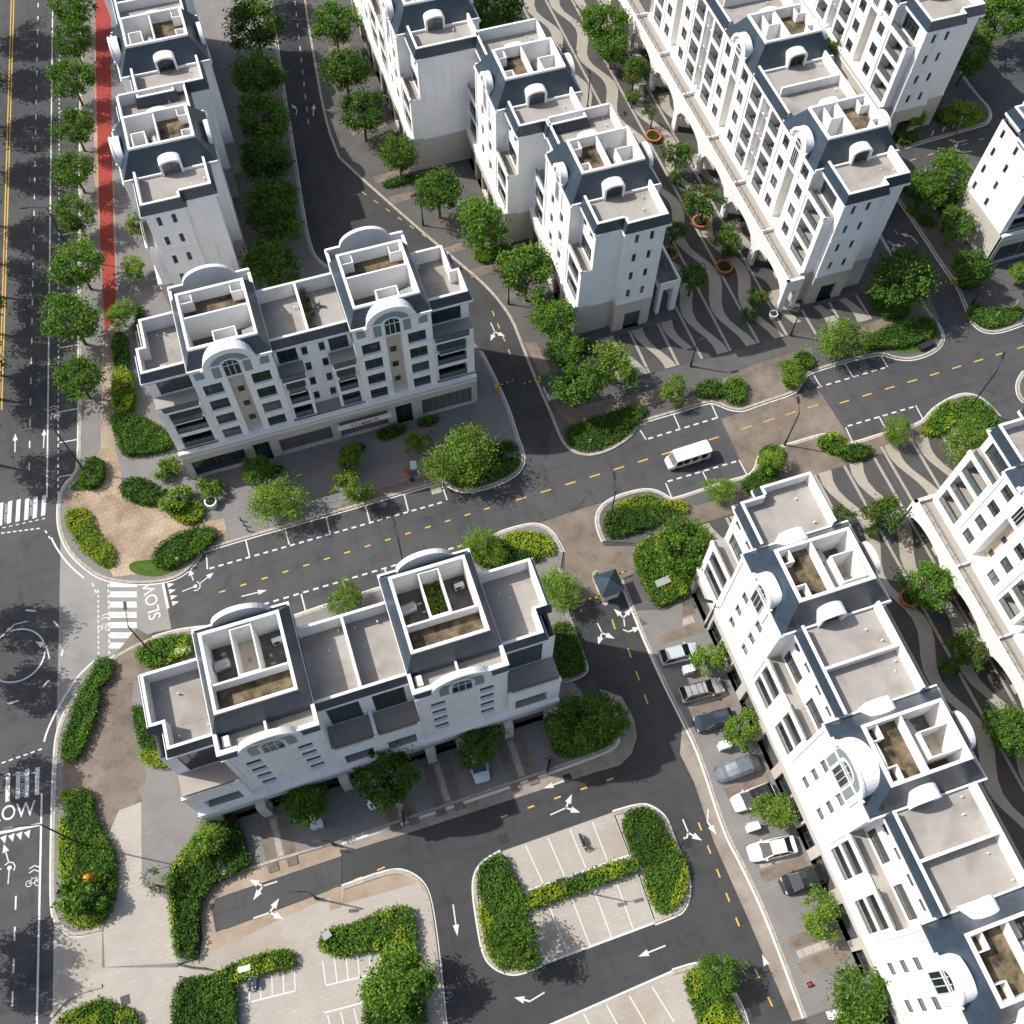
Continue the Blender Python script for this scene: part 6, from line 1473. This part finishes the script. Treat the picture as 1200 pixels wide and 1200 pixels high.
def motorbike(label, px, rot, body, z=.04, group=None):
    t = thing('motorbike', label, 'motorbike', (*G(*px,.4),z), rot, group)
    for x in (-.62,.62):
        m = MB(); R_ = [(x+.29*cos(2*pi*i/14), .3+.29*sin(2*pi*i/14)) for i in range(14)]
        for i in range(14): p, q = R_[i], R_[(i+1)%14]; m.cyl((p[0],0,p[1]),(q[0],0,q[1]),.05,n=5,caps=False)
        for i in range(0,14,2): m.cyl((x,0,.3),(R_[i][0],0,R_[i][1]),.012,n=3,caps=False)
        m.build('wheel','tyre',t)
    m = MB(); loft(m, [[(x,-w,z0),(x,-w*.8,z1),(x,w*.8,z1),(x,w,z0)] for x,w,z0,z1 in ((-.85,.05,.62,.72),(-.5,.16,.48,.76),(-.05,.15,.3,.62),(.2,.16,.3,.6),(.42,.17,.42,.9),(.55,.08,.6,1.0))]); m.cyl((.62,0,.3),(.45,0,.95),.045,n=6); m.build('frame', body, t)
    m = MB(); m.box(-.62,.05,-.13,.13,.76,.84); m.build('seat','rail',t)
    m = MB(); m.cyl((.42,-.34,1.03),(.45,0,1.0),.025,n=5); m.cyl((.42,.34,1.03),(.45,0,1.0),.025,n=5)
    for sy in (-1,1): m.cyl((.45,sy*.26,1.03),(.42,sy*.32,1.2),.012,n=4); m.sphere((.42,sy*.33,1.22),.03,.06,.045,6,4)
    m.build('handlebar','rail',t)
    m = MB(); m.sphere((.58,0,.86),.08,.1,.1,8,5); m.build('headlight','lamp',t); return t
motorbike('black motorbike standing in a stall of the car park island', (683,987), heading((679,980),(686,996)), P_B)
motorbike('turquoise motorbike under its rain cover beside another, in the small bays', (293,1149), radians(70), 'teal', group='motorbikes in the small bays')
motorbike('turquoise scooter at the right of the small motorbike bays', (299,1147), radians(85), 'teal', group='motorbikes in the small bays')
motorbike('dark motorbike on a garage drive near the bed', (643,897), radians(60), P_K, .125)
motorbike('motorbike parked on the middle garage drive in the shade', (473,957), radians(80), P_B, .125)

# street lamps
def lamp(label, base, h, armdir, arm=1.6, double=False, gl='street lamps', thick=.085):
    x, y = G(*base); t = thing('street_lamp', label, 'street lamp', (x,y,.1), armdir, gl)
    m = MB(); m.cyl((0,0,0),(0,0,.9),thick*1.9,thick*1.7,8); m.cyl((0,0,.9),(0,0,h),thick*1.15,thick*.8,8); m.build('pole','rail',t)
    for s_ in ((1,-1) if double else (1,)):
        m = MB(); m.cyl((0,0,h-.1),(s_*arm,0,h+.35),.05,.04,6); o = m.build('arm','rail',t)
        m = MB(); m.box(s_*arm-.1 if s_ > 0 else s_*arm-.75, s_*arm+.75 if s_ > 0 else s_*arm+.1,-.15,.15,h+.28,h+.42); o2 = m.build('lamp_head','rail',t)
        m = MB(); m.box(min(s_*arm,s_*(arm+.65)),max(s_*arm,s_*(arm+.65)),-.11,.11,h+.255,h+.279); m.build('lens','lamp',o2)
WST = heading((80,500),(40,505))
lamp('tall street lamp on the boulevard kerb beside the rounded dark hedge', (100,553), 9.5, WST, 2.2)
lamp('tall street lamp in the large boulevard hedge, arm over the lettering', (97,990), 10.5, WST, 2.2)
lamp('tall street lamp on the boulevard verge halfway up the photo, among the round trees', (88,305), 9.5, WST, 2.2)
lamp('street lamp in the yellow-green bed by the corner crosswalk', (182,770), 9, heading((182,770),(175,700)), 1.8)
lamp('street lamp at the left end of the long bed by the gate plaza', (713,617), 8.5, heading((713,617),(705,560)), 1.3)
lamp('street lamp behind the garage terrace, beside its right tower', (474,668), 8.5, heading((474,668),(462,620)), 1.3)
lamp('street lamp at the lower edge of the brown crossing', (919,522), 7, heading((919,522),(912,480)), 1.2)
lamp('street lamp in the bed near the right-edge terrace', (1132,484), 9, heading((1132,484),(1160,400)), 1.6)
lamp('street lamp on the corner bed below the right-edge block', (1138,358), 8, heading((1138,358),(1100,400)), 1.4)
lamp('street lamp beside the side street at right, under the bright green tree', (1096,205), 8, heading((1096,205),(1110,160)), 1.4)
lamp('lamp on the plaza stripes below the arcade end', (809,430), 5, 0, .35, gl='plaza lamps')
lamp('lamp beside the arcade end pier, nearest the cross street', (926,394), 6, 1.2, .4, gl='plaza lamps')
lamp('lamp on the lower wavy plaza by the right-edge arcade corner', (1050,618), 5, .5, .35, gl='plaza lamps')
lamp('slim lamp on the upper wavy plaza beside the stepped block', (688,130), 6, 1.6, .3, gl='plaza lamps')
lamp('lamp beside the sunlit terrace near the first parked cars', (826,735), 6.5, 2.6, .5)
lamp('double-headed lamp in the middle hedge of the car park island', (663,1041), 6.5, heading((660,1041),(690,1034)), .5, True)
lamp('lamp with a thick base at the dead-end lane', (371,1053), 5, 2.9, .9)
lamp('short bent lamp on the garage drives', (391,990), 2.2, 2.9, .9)
lamp('lamp in the verge of the curved street by its bend', (496,265), 6, 3.6, .8)
lamp('lamp on the verge of the curved street near the large tree', (596,357), 6, 3.6, .8)

# gate huts and barriers
def hut(label, px, rot, w=1.9, z=.02):
    t = thing('gate_hut', label, 'gate hut', (*G(*px),z), rot, 'gate huts')
    m = MB(); h = 2.5; a = w/2
    for (x0,x1,y0,y1) in ((-a,a,-a,-a+.1),(-a,a,a-.1,a),(-a,-a+.1,-a+.1,a-.1),(a-.1,a,-a+.1,a-.1)): m.box(x0,x1,y0,y1,0,1.0)
    for sx in (-1,1):
        for sy in (-1,1): m.box(sx*a-.12 if sx>0 else sx*a, sx*a if sx>0 else sx*a+.12, sy*a-.12 if sy>0 else sy*a, sy*a if sy>0 else sy*a+.12, 1.0, h)
    m.box(-a,a,-a,a,h-.15,h); m.build('wall','wmetal',t)
    for k in range(4):
        m = MB(); m.face([(-a+.12,-a+.05,1.0),(a-.12,-a+.05,1.0),(a-.12,-a+.05,h-.15),(-a+.12,-a+.05,h-.15)]); o = m.build('window','glass',t); o.rotation_euler = (0,0,k*pi/2)
    m = MB(); r = a+.4; ap = (0,0,h+1.25); c = [(-r,-r,h),(r,-r,h),(r,r,h),(-r,r,h)]
    for i in range(4): m.face([c[i],c[(i+1)%4],ap])
    m.face(c[::-1]); m.build('roof','slate',t); return t
hut('gate hut with a pointed blue-grey roof on the little island of the gate plaza', (711,694), heading((700,700),(730,690)))
hut('gate hut with a blue roof half under the dark tree at the curved street', (648,461), heading((640,470),(670,462)))
def barrier(label, base, tip, gl='lift barriers'):
    p, q = Vector(G(*base)), Vector(G(*tip)); L_ = (q-p).length
    t = thing('lift_barrier', label, 'barrier', (p.x,p.y,.03), atan2(q.y-p.y,q.x-p.x), gl)
    m = MB(); m.box(-.22,.22,-.2,.2,0,1.05); m.build('housing','yel',t)
    a, b = MB(), MB(); n = int(L_/.35)
    for i in range(n): (a if i%2 else b).box(.2+i*.35,.2+(i+1)*.35,-.05,.05,.88,.99)
    o = a.build('boom','yel',t); b.build('stripe','blk',o)
barrier('striped lift barrier left of the pointed gate hut', (705,702), (677,709)); barrier('striped lift barrier right of the pointed gate hut', (715,680), (734,673))
barrier('striped lift barrier at the west kerb of the curved street', (582,458), (604,450)); barrier('striped lift barrier meeting the hut across the curved street', (633,448), (609,457))
barrier('striped lift barrier on the left of the eastern gate', (1067,340), (1088,334)); barrier('striped lift barrier on the right of the eastern gate', (1116,333), (1093,340))
m = MB(); p = gp([(692,675),(697,668),(703,670),(708,685),(714,705),(710,712),(704,705)]); m.prism(smooth_line(p,True,2),0,.14); struct('kerb', m, 'kerb'); 
H([(697,673),(702,672),(706,679),(702,684),(697,680)], .35, LT, 'tiny round green patch in front of the pointed gate hut', cat='planting bed', base=.14)

# planters
def planter(label, px, r=1.15, h=.6, m_='terra', gl='round terracotta planters', fill=True):
    x, y = G(*px); t = thing('planter', label, 'planter', (x,y,.12), 0, gl)
    m = MB(); n = 26
    for i in range(n):
        a, b = 2*pi*i/n, 2*pi*(i+1)/n; q = lambda an, rr, z: (rr*cos(an), rr*sin(an), z)
        m.face([q(a,r*.88,0),q(b,r*.88,0),q(b,r,h*.8),q(a,r,h*.8)]); m.face([q(a,r,h*.8),q(b,r,h*.8),q(b,r*1.03,h),q(a,r*1.03,h)]); m.face([q(a,r*1.03,h),q(b,r*1.03,h),q(b,r*.78,h),q(a,r*.78,h)]); m.face([q(a,r*.78,h),q(b,r*.78,h),q(b,r*.74,h*.6),q(a,r*.74,h*.6)])
    m.build('pot', m_, t)
    m = MB(); m.face([(r*.75*cos(2*pi*i/16), r*.75*sin(2*pi*i/16), h*.62) for i in range(16)]); m.build('soil','soil',t)
    if fill:
        m = MB(); rnd = random.Random(int(px[0]))
        for _ in range(160):
            a, k = rnd.random()*6.28, sqrt(rnd.random())*.62*r; leaf_quad(m, (k*cos(a),k*sin(a),h*.7+.35*rnd.random()), .24, rnd)
        m.build('planting','leafd',t)
for px, lb in (((765,163),'round terracotta planter at the foot of the thin sparse tree'),((784,300),'round terracotta planter half hidden by the slit-windowed block'),((820,263),'round terracotta planter below the dark arcade-side tree'),((848,316),'round terracotta planter in front of the arcade end'),((1064,703),'round terracotta planter with the big tree on the lower plaza'),((703,42),'round terracotta planter under the tall tree at the top of the plaza')): planter(lb, px)
for px, lb in (((743,118),'round low box hedge ring at the foot of the bare-stemmed plaza tree'),((739,78),'round clump at the foot of the overlapping plaza tree'),((791,212),'round clump under the small dark plaza tree'),((880,373),'round clump at the lower end of the arcade'),((853,296),'round clump beside the arcade-side tree'),((1023,626),'round clump below the reddish green plaza tree')):
    x, y = G(*px); tree(px[0], px[1]-3, 'dbush', 8, lb, 'shrub', 'shrub', 'round clumps under plaza trees')
planter('white square-shouldered planter at the arcade end pier', (905,372), .55, .7, 'wmetal', 'white urns'); planter('white urn with the clipped shrub by the left shopfront', (249,592), .7, .9, 'wmetal', 'white urns')

# utility cabinets between the drives
def cabinet(label, px, rot, s=(1.1,.7,1.2), m_='wmetal', name='utility_cabinet', cat='cabinet', gl='cabinets on the drives', z=.12):
    t = thing(name, label, cat, (*G(*px),z), rot, gl); a, b, h = s[0]/2, s[1]/2, s[2]
    m = MB(); m.box(-a,a,-b,b,0,h); m.box(-a-.05,a+.05,-b-.05,b+.05,h,h+.06); m.build('case', m_, t)
    m = MB(); m.box(-.012,.012,-b-.012,-b,.1,h-.08); m.box(.06,.1,-b-.035,-b,h*.5,h*.62); m.build('door_seam','rail',t)
for px, lb in (((805,788),'white cabinet by the first drive tree, below the ice-white car'),((847,876),'small white cabinet under the tree above the covered car'),((880,971),'light grey cabinet between the black-roofed car and the white sedan'),((373,968),'white cabinet at the dark round tree on the garage drives'),((975,1188),'light grey cabinet at the bottom edge by the large tree')): cabinet(lb, px, heading((800,800),(850,785)))
cabinet('grey control box in the hedge inside the fence', (262,1018), .3, (.6,1.3,.6), 'grey', gl='grey boxes', name='control_box'); cabinet('white flat box on the hedge row above the motorbike bays', (289,1136), heading((280,1136),(298,1131)), (1.0,.4,.9), 'wmetal', gl='grey boxes', name='control_box')
cabinet('grey control box in the corner-shaped hedge of the car park', (385,1097), .3, (.7,.6,1.1), 'grey', gl='grey boxes', name='control_box'); cabinet('dark box on the lawn strip by the cross street at right', (1084,407), heading((1075,410),(1093,401)), (2.0,.7,.5), 'rail', gl='grey boxes', name='control_box')
cabinet('white bench-like box behind the garage terrace corner', (216,764), heading((208,766),(226,762)), (1.6,.6,.5), 'wmetal', gl='grey boxes', name='control_box'); cabinet('blue-grey double box in the large bright bed', (775,687), heading((768,690),(782,684)), (1.6,.7,1.2), 'grey', gl='grey boxes', name='control_box')
cabinet('dark box on the bed at the rounded street corner', (597,537), heading((588,540),(605,535)), (1.6,.6,.5), 'rail', gl='grey boxes', name='control_box')

# roof kit
def tank(label, loc, rot):
    t = thing('water_tank', label, 'water tank', loc, rot, 'roof water tanks')
    m = MB(); m.cyl((-.62,0,.95),(.62,0,.95),.5,n=14); m.sphere((-.62,0,.95),.14,.5,.5,12,6); m.sphere((.62,0,.95),.14,.5,.5,12,6); m.build('tank','metal',t,smooth=False)
    m = MB()
    for x in (-.5,.5):
        for y in (-.42,.42): m.cyl((x,y,0),(x,y*.8,.7),.035,n=5)
        m.box(x-.03,x+.03,-.45,.45,.42,.48)
    m.build('stand','blue',t)
def cond(label, loc, rot):
    t = thing('condenser_unit', label, 'air conditioner', loc, rot, 'roof condenser units')
    m = MB(); m.box(-.45,.45,-.2,.2,.08,.85); m.box(-.4,-.3,-.2,.2,0,.08); m.box(.3,.4,-.2,.2,0,.08); m.build('case','wmetal',t)
    m = MB(); m.cyl((-.12,-.2,.46),(-.12,-.215,.46),.28,n=14); m.build('fan_grille','rail',t)
    m = MB(); m.box(-.3,.3,.3,.7,0,.5); m.build('pump','blue',t)
def bluekit(label, loc, rot):
    t = thing('pipe_set', label, 'pump set', loc, rot, 'roof pump sets')
    m = MB(); m.box(-.35,.35,-.3,.3,0,.5); m.cyl((0,0,.5),(0,0,.95),.18,n=10); m.build('pump','blue',t)
    m = MB(); m.cyl((-.5,.35,.1),(.8,.35,.1),.05,n=6); m.cyl((.3,.35,.1),(.3,.1,.5),.05,n=6); m.build('pipe','blue',t)
_rk = {}
for kind, q, rot, desc in ROOFKIT:
    nm = {'tank':'steel water tank','cond':'white condenser unit','bluekit':'blue pump set'}[kind]
    k = (kind, desc); _rk[k] = _rk.get(k, 0)+1; n = _rk[k]
    lb = f'{nm} on the {desc} roof' + ('' if n == 1 else (f', {ORD[n-1]} tower along' if 'tower' not in desc else ', the eastern of two'))
    {'tank':tank,'cond':cond,'bluekit':bluekit}[kind](lb, q, rot+(n%3)*.1)
# greenery in the right light shaft of the garage terrace
x, y = -20+25.5, 28+8.3
t = thing('roof_plant', 'leafy plant growing in the light shaft of the garage terrace east tower', 'plant', (x,y,17.5)); m = MB(); rnd = random.Random(3)
for _ in range(500): leaf_quad(m, (rnd.uniform(-.8,.8), rnd.uniform(-1.6,1.6), .5+.7*rnd.random()), .3, rnd)
m.build('foliage','leafl',t); m = MB(); m.box(-.85,.85,-1.7,1.7,0,.45); m.build('trough','soil',t)
# table set and potted plants on the street terrace roof
x, y = -15.5+17.9, 67.35+6.2
t = thing('table', 'small dark round table on the shared roof terrace of the street terrace', 'table', (x,y,16.35)); m = MB(); m.cyl((0,0,.7),(0,0,.75),.5,n=16); m.build('table_top','trunk',t); m = MB(); m.cyl((0,0,0),(0,0,.7),.05,n=6); m.cyl((0,0,0),(0,0,.03),.3,n=10); m.build('leg','rail',t)
for i, (dx, dy, r) in enumerate([(.95,.1,pi/2),(-.9,.2,-pi/2),(.1,-.95,0),(0,.95,pi)]):
    t = thing('chair', ['chair east of the roof terrace table','chair west of the roof terrace table','chair south of the roof terrace table','chair north of the roof terrace table'][i], 'chair', (x+dx,y+dy,16.35), r, 'chairs on the street terrace roof')
    m = MB(); m.box(-.22,.22,-.22,.22,.42,.46); m.build('seat','rail',t); m = MB(); m.box(-.22,.22,-.24,-.2,.46,.9); m.build('backrest','rail',t)
    for sx in (-.2,.2):
        for sy in (-.2,.2): m = MB(); m.cyl((sx,sy,0),(sx,sy,.42),.02,n=4); m.build('leg','rail',t)
for i, (dx, dy, s_) in enumerate([(17.55,3.2,.5),(17.55,4.6,.6),(17.6,6.0,.5),(17.6,7.4,.75),(17.7,8.6,.8)]):
    t = thing('potted_plant', f'potted plant along the dividing wall of the street terrace roof, {ORD[i]} from its front edge', 'plant', (-15.5+dx,67.35+dy,16.35), 0, 'potted plants on the street terrace roof'); m = MB(); m.cyl((0,0,0),(0,0,.4),.2,.27,10); m.build('pot','terra',t); m = MB(); rnd = random.Random(i)
    for _ in range(90): leaf_quad(m, (rnd.gauss(0,.25*s_*1.6), rnd.gauss(0,.25*s_*1.6), .5+rnd.random()*.9*s_), .22, rnd)
    m.build('foliage','leaf',t)

# orange sculpture
t = thing('sculpture', 'glossy orange rounded sculpture standing in the dark hedge by the boulevard', 'sculpture', (*G(109,1031,.9),.3), .4)
m = MB(); m.sphere((0,0,.75),.62,.58,.75,14,8); m.sphere((-.1,.1,1.7),.46,.44,.46,14,8); m.sphere((.42,.1,1.0),.26,.24,.42,10,6); m.sphere((-.55,.05,1.0),.24,.24,.4,10,6); m.build('body','orange',t,smooth=True)
m = MB(); m.cyl((0,0,0),(0,0,.25),.6,n=16); m.build('base','grey',t)
# feather banner and litter bin on the street terrace forecourt
t = thing('feather_banner', 'tall white and blue feather banner on the kerbside pavement', 'banner', (*G(483,563),.12), heading((470,560),(490,556)))
m = MB(); m.cyl((0,0,0),(0,0,4.3),.03,.02,6); m.cyl((0,0,0),(0,0,.1),.35,n=12); m.build('pole','rail',t)
m = MB(); m.box(.03,.75,-.012,.012,2.4,4.1); m.face([(.03,-.012,4.1),(.75,-.012,4.1),(.2,-.012,4.4)]); m.build('upper_cloth','wmetal',t); m = MB(); m.box(.03,.7,-.012,.012,.8,2.2); m.build('lower_cloth','blue_cloth' if 'blue_cloth' in M else 'blue',t)
t = thing('litter_bin', 'orange litter bin at the foot of the feather banner', 'litter bin', (*G(477,557),.12)); m = MB(); m.cyl((0,0,0),(0,0,.75),.26,.32,12); m.build('bin','orange',t); m = MB(); m.cyl((0,0,.75),(0,0,.85),.34,.2,12); m.build('lid','redp',t)

# person on the forecourt
def person(label, px, rot, cloth):
    t = thing('person', label, 'person', (*G(*px),.13), rot)
    me = bpy.data.meshes.new('body'); J = [(0,0,.95),(0,0,1.2),(0,.0,1.42),(0,.01,1.52),(0,.03,1.66),(.1,0,.9),(.11,.04,.5),(.11,.0,.06),(.11,.12,.03),(-.1,0,.9),(-.12,-.05,.5),(-.12,-.14,.06),(-.12,-.02,.03),(.2,0,1.4),(.25,.02,1.12),(.24,.12,.9),(-.2,0,1.4),(-.25,-.02,1.12),(-.25,.05,.88)]
    E = [(0,1),(1,2),(2,3),(3,4),(0,5),(5,6),(6,7),(7,8),(0,9),(9,10),(10,11),(11,12),(2,13),(13,14),(14,15),(2,16),(16,17),(17,18)]
    Rr = [.15,.14,.15,.06,.11,.1,.07,.05,.045,.1,.07,.05,.045,.07,.05,.04,.07,.05,.04]
    me.from_pydata(J, E, []); o = link('body', me, t); o.modifiers.new('skin','SKIN')
    for v, r in zip(me.skin_vertices[0].data, Rr): v.radius = (r,r*.8)
    me.skin_vertices[0].data[0].use_root = True; o.modifiers.new('sub','SUBSURF').levels = 1; bpy.context.view_layer.update()
    m2 = bpy.data.meshes.new_from_object(o.evaluated_get(bpy.context.evaluated_depsgraph_get())); o.modifiers.clear(); m2.materials.clear(); m2.materials.append(M['skin']); o.data = m2
    m = MB(); loft(m, [[(rx*cos(2*pi*i/12), ry*sin(2*pi*i/12), z) for i in range(13)] for z, rx, ry in ((.55,.27,.22),(.9,.21,.17),(1.15,.19,.15),(1.38,.24,.15),(1.47,.1,.1))], cap=False); m.build('dress', cloth, t, smooth=True)
    m = MB(); m.sphere((0,0,1.7),.12,.13,.12,10,6); m.build('hair','rail',t)
person('person in a faded red outfit on the forecourt right of the shop canopy', (506,510), 2.5, 'pink')

# green fence of the lane and its gate
def fence(label, pts, h=1.4):
    p = gp(pts); t = thing('mesh_fence', label, 'fence', (*p[0],.1)); o0 = Vector(p[0]); m = MB(); q = MB()
    for a, b in zip(p, p[1:]):
        a, b = Vector(a)-o0, Vector(b)-o0; n = max(1,int((b-a).length/2.4))
        for i in range(n+1): c = a.lerp(b, i/n); q.cyl((c.x,c.y,0),(c.x,c.y,h+.05),.04,n=5)
        for k in range(8): z = .1+k*(h-.1)/7; m.cyl((a.x,a.y,z),(b.x,b.y,z),.012,n=3,caps=False)
        for i in range(int((b-a).length/.3)+1): c = a.lerp(b, min(1,i*.3/(b-a).length)); m.cyl((c.x,c.y,.1),(c.x,c.y,h),.01,n=3,caps=False)
    m.build('wire_panel','fgreen',t); q.build('post','fgreen',t)
M['fgreen'] = mat('green_fence_paint', (.02,.06,.035), .5, .3)
fence('green mesh fence running through the hedges left of the dead-end lane', [(271,952),(272,985),(265,998),(225,1012),(209,1025),(205,1045),(213,1130)])
fence('green mesh fence beside the car park hedge at the bottom', [(215,1145),(217,1185),(222,1240)])
fence('mesh gate panel closing the path between the two hedges', [(213,1132),(244,1135)], 1.3)

H([(440,508),(470,497),(478,505),(448,517)], .8, DK, 'dark shrubs in front of the shop canopy sign'); H([(489,494),(511,487),(514,494),(492,501)], .7, DK, 'small dark shrubs at the right end of the shop canopy'); H([(300,553),(330,545),(333,552),(304,561)], .7, DK, 'low dark shrubs below the left shopfront'); H([(398,528),(425,520),(428,528),(401,537)], .6, DK, 'low dark shrubs at the dark roller door of the street terrace')
# signs, bins and bollards
def sign(label, px, rot, col='wmetal', h=1.9, w=.6, gl='small signs', hp=.5):
    t = thing('sign', label, 'sign', (*G(*px),.12), rot, gl); m = MB(); m.cyl((0,0,0),(0,0,h),.03,n=6); m.build('post','metal',t); m = MB(); m.box(-w/2,w/2,-.055,-.03,h-hp,h); m.build('panel',col,t)
sign('white post sign on the shaded street-corner bed', (690,525), .4, w=.3); sign('white post sign on the corner bed below the right-edge block', (1162,378), .5, w=.9, hp=.3)
sign('small sign on the lawn strip at the start of the cross street', (212,662), .4, w=.3); sign('sign board on the yellow-green bed at the tiled corner', (89,633), 2.2, 'grey', 1.2, 1.0); sign('white sign at the shaded gate of the plaza corner', (736,447), .4, w=1.0, hp=.3)
sign('white panel in the corner bed at the far right of the cross street', (1184,365), .8, w=.7); sign('small sign beside the tree in the shaded bed at the lane bend', (683,843), .4, w=1.1, hp=.25); sign('small sign on the dark hedge next to the orange sculpture', (123,1050), .4, w=.8, hp=.2)
def bollard(label, px, m_='rail', gl='bollards'):
    t = thing('bollard', label, 'bollard', (*G(*px),.12), 0, gl); m = MB(); m.cyl((0,0,0),(0,0,.8),.09,n=8); m.sphere((0,0,.8),.09,.09,.06,8,4); m.build('post',m_,t); m = MB(); m.cyl((0,0,.6),(0,0,.68),.095,n=8); m.build('band','wmetal',t)
for i, px in enumerate([(283,611),(287,617),(291,623)]): bollard(f'dark bollard on the pavement left of the feathery kerb tree, {ORD[i]} towards the road', px)
for i, px in enumerate([(1091,160),(1104,155),(1116,151)]): bollard(f'white bollard on the brown bed by the side street, {ORD[i]} from the left', px, 'wmetal', 'white bollards')
t = thing('traffic_cone', 'small red cone on the bottom drive beside the large tree', 'cone', (*G(949,1154),.13)); m = MB(); m.cyl((0,0,.03),(0,0,.6),.2,.04,10); m.build('cone','redp',t); m = MB(); m.box(-.25,.25,-.25,.25,0,.03); m.build('foot','blk',t)
for i, px in enumerate([(1052,347),(1058,352),(1054,358)]): motorbike(f'motorbike parked at the shaded eastern gate, {ORD[i]} from the barrier', px, .2, (P_W,P_K,P_S)[i], .13, 'motorbikes at the eastern gate')
def rack(label, px, rot):
    t = thing('bicycle_rack', label, 'bicycle rack', (*G(*px),.12), rot); 
    for k in range(5):
        m = MB(); x = k*.95; m.cyl((x,0,0),(x,0,.75),.03,n=5); m.cyl((x,0,.75),(x,.7,.75),.03,n=5); m.cyl((x,.7,.75),(x,.7,0),.03,n=5); m.build('hoop','rail',t)
rack('row of dark bicycle hoops beside the curving boulevard hedge', (122,845), heading((122,845),(127,822)))

M['tyremark'] = mat('tyre_mark', (.05,.05,.052), .8, .2, var=.25, scale=1)
# drives between pavement and garages: concrete runners and paved bays
dk, lt = MB(), MB()
for x in (37.0,):
    pass
for yv, on in ((32.7,1),(24.0,1),(15.4,1),(6.9,1),(-1.7,1),(-10.2,1)):
    for dy in (-1.15,1.15): dk.prism([(28.6,yv+dy-.55),(33.4,yv+dy-.55),(33.4,yv+dy+.55),(28.6,yv+dy+.55)],.128,.128)
    lt.prism([(28.9,yv-.38),(32.9,yv-.38),(32.9,yv+.38),(28.9,yv+.38)],.1295,.1295)
for xv in (-17.4+1.4,-8.2-.0,-3.2,9.0-.2,):
    pass
for xv in (-15.3,-3.0,1.7,9.6):
    for dx in (-.95,.95): dk.prism([(xv+dx-.5,21.2),(xv+dx+.5,21.2),(xv+dx+.5,26.6),(xv+dx-.5,26.6)],.128,.128)
    lt.prism([(xv-.3,22.4),(xv+.3,22.4),(xv+.3,26.2),(xv-.3,26.2)],.1295,.1295)
left = offset(gp(sm(k_C_w)), -.24); dv = MB(); dv.prism([p for p in left if p[1] < 34]+[(33.8,max(p[1] for p in left if p[1] < 34)),(33.8,min(p[1] for p in left))], .1235, .1235); struct('drive_paving', dv, 'paver')
for a, b, c, d in (((410,152),(452,142),(455,149),(413,160)),((437,208),(478,196),(481,203),(441,216)),((455,232),(497,221),(500,228),(460,240)),((520,292),(540,285),(545,292),(525,299)),((548,318),(590,305),(594,312),(553,327)),((590,346),(618,338),(622,345),(594,353)),((395,95),(420,92),(421,98),(396,102)),((385,55),(410,52),(411,58),(386,62))):
    dk.prism(gp([a,b,c,d]), .1325, .1325)
struct('drive_strip', dk, 'bconc')
tm = MB(); rr = random.Random(9)
for cx, cy, r0, a0, a1 in ((352,1010,5.2,.4,2.0),(355,1008,7.2,.3,1.8),(470,1000,6,3.4,4.6),(800,990,9,2.2,3.4),(640,1160,8,.2,1.3),(610,540,9,4.2,5.4),(60,840,10,.2,1.1)):
    c = G(cx, cy)
    for dr in (0,1.5): p = [(c[0]+(r0+dr)*cos(a0+(a1-a0)*i/16), c[1]+(r0+dr)*sin(a0+(a1-a0)*i/16)) for i in range(17)]; ribbon(tm, p, -.1, .1, 0, .0045)
struct('tyre_mark', tm, 'tyremark'); struct('drive_island', lt, 'kerb')
gv = MB()
for px in ((178,462),(178,546),(582-400,0),): pass
for (x, y) in ((178,546),(511,574),(750,495),(1000,0)): 
    a = G(x,y); gv.box(a[0]-.6,a[0]+.6,a[1]-.5,a[1]+.5,0,.02)
struct('kerb_pad', gv, 'kerb')
mh = MB()
for px in ((589,983),(665,912),(805,988),(112,890),(147,1172),(885,1185),(520,770)):
    a = G(*px); mh.box(a[0]-.42,a[0]+.42,a[1]-.42,a[1]+.42,.004,.05)
struct('manhole_cover', mh, 'rail')
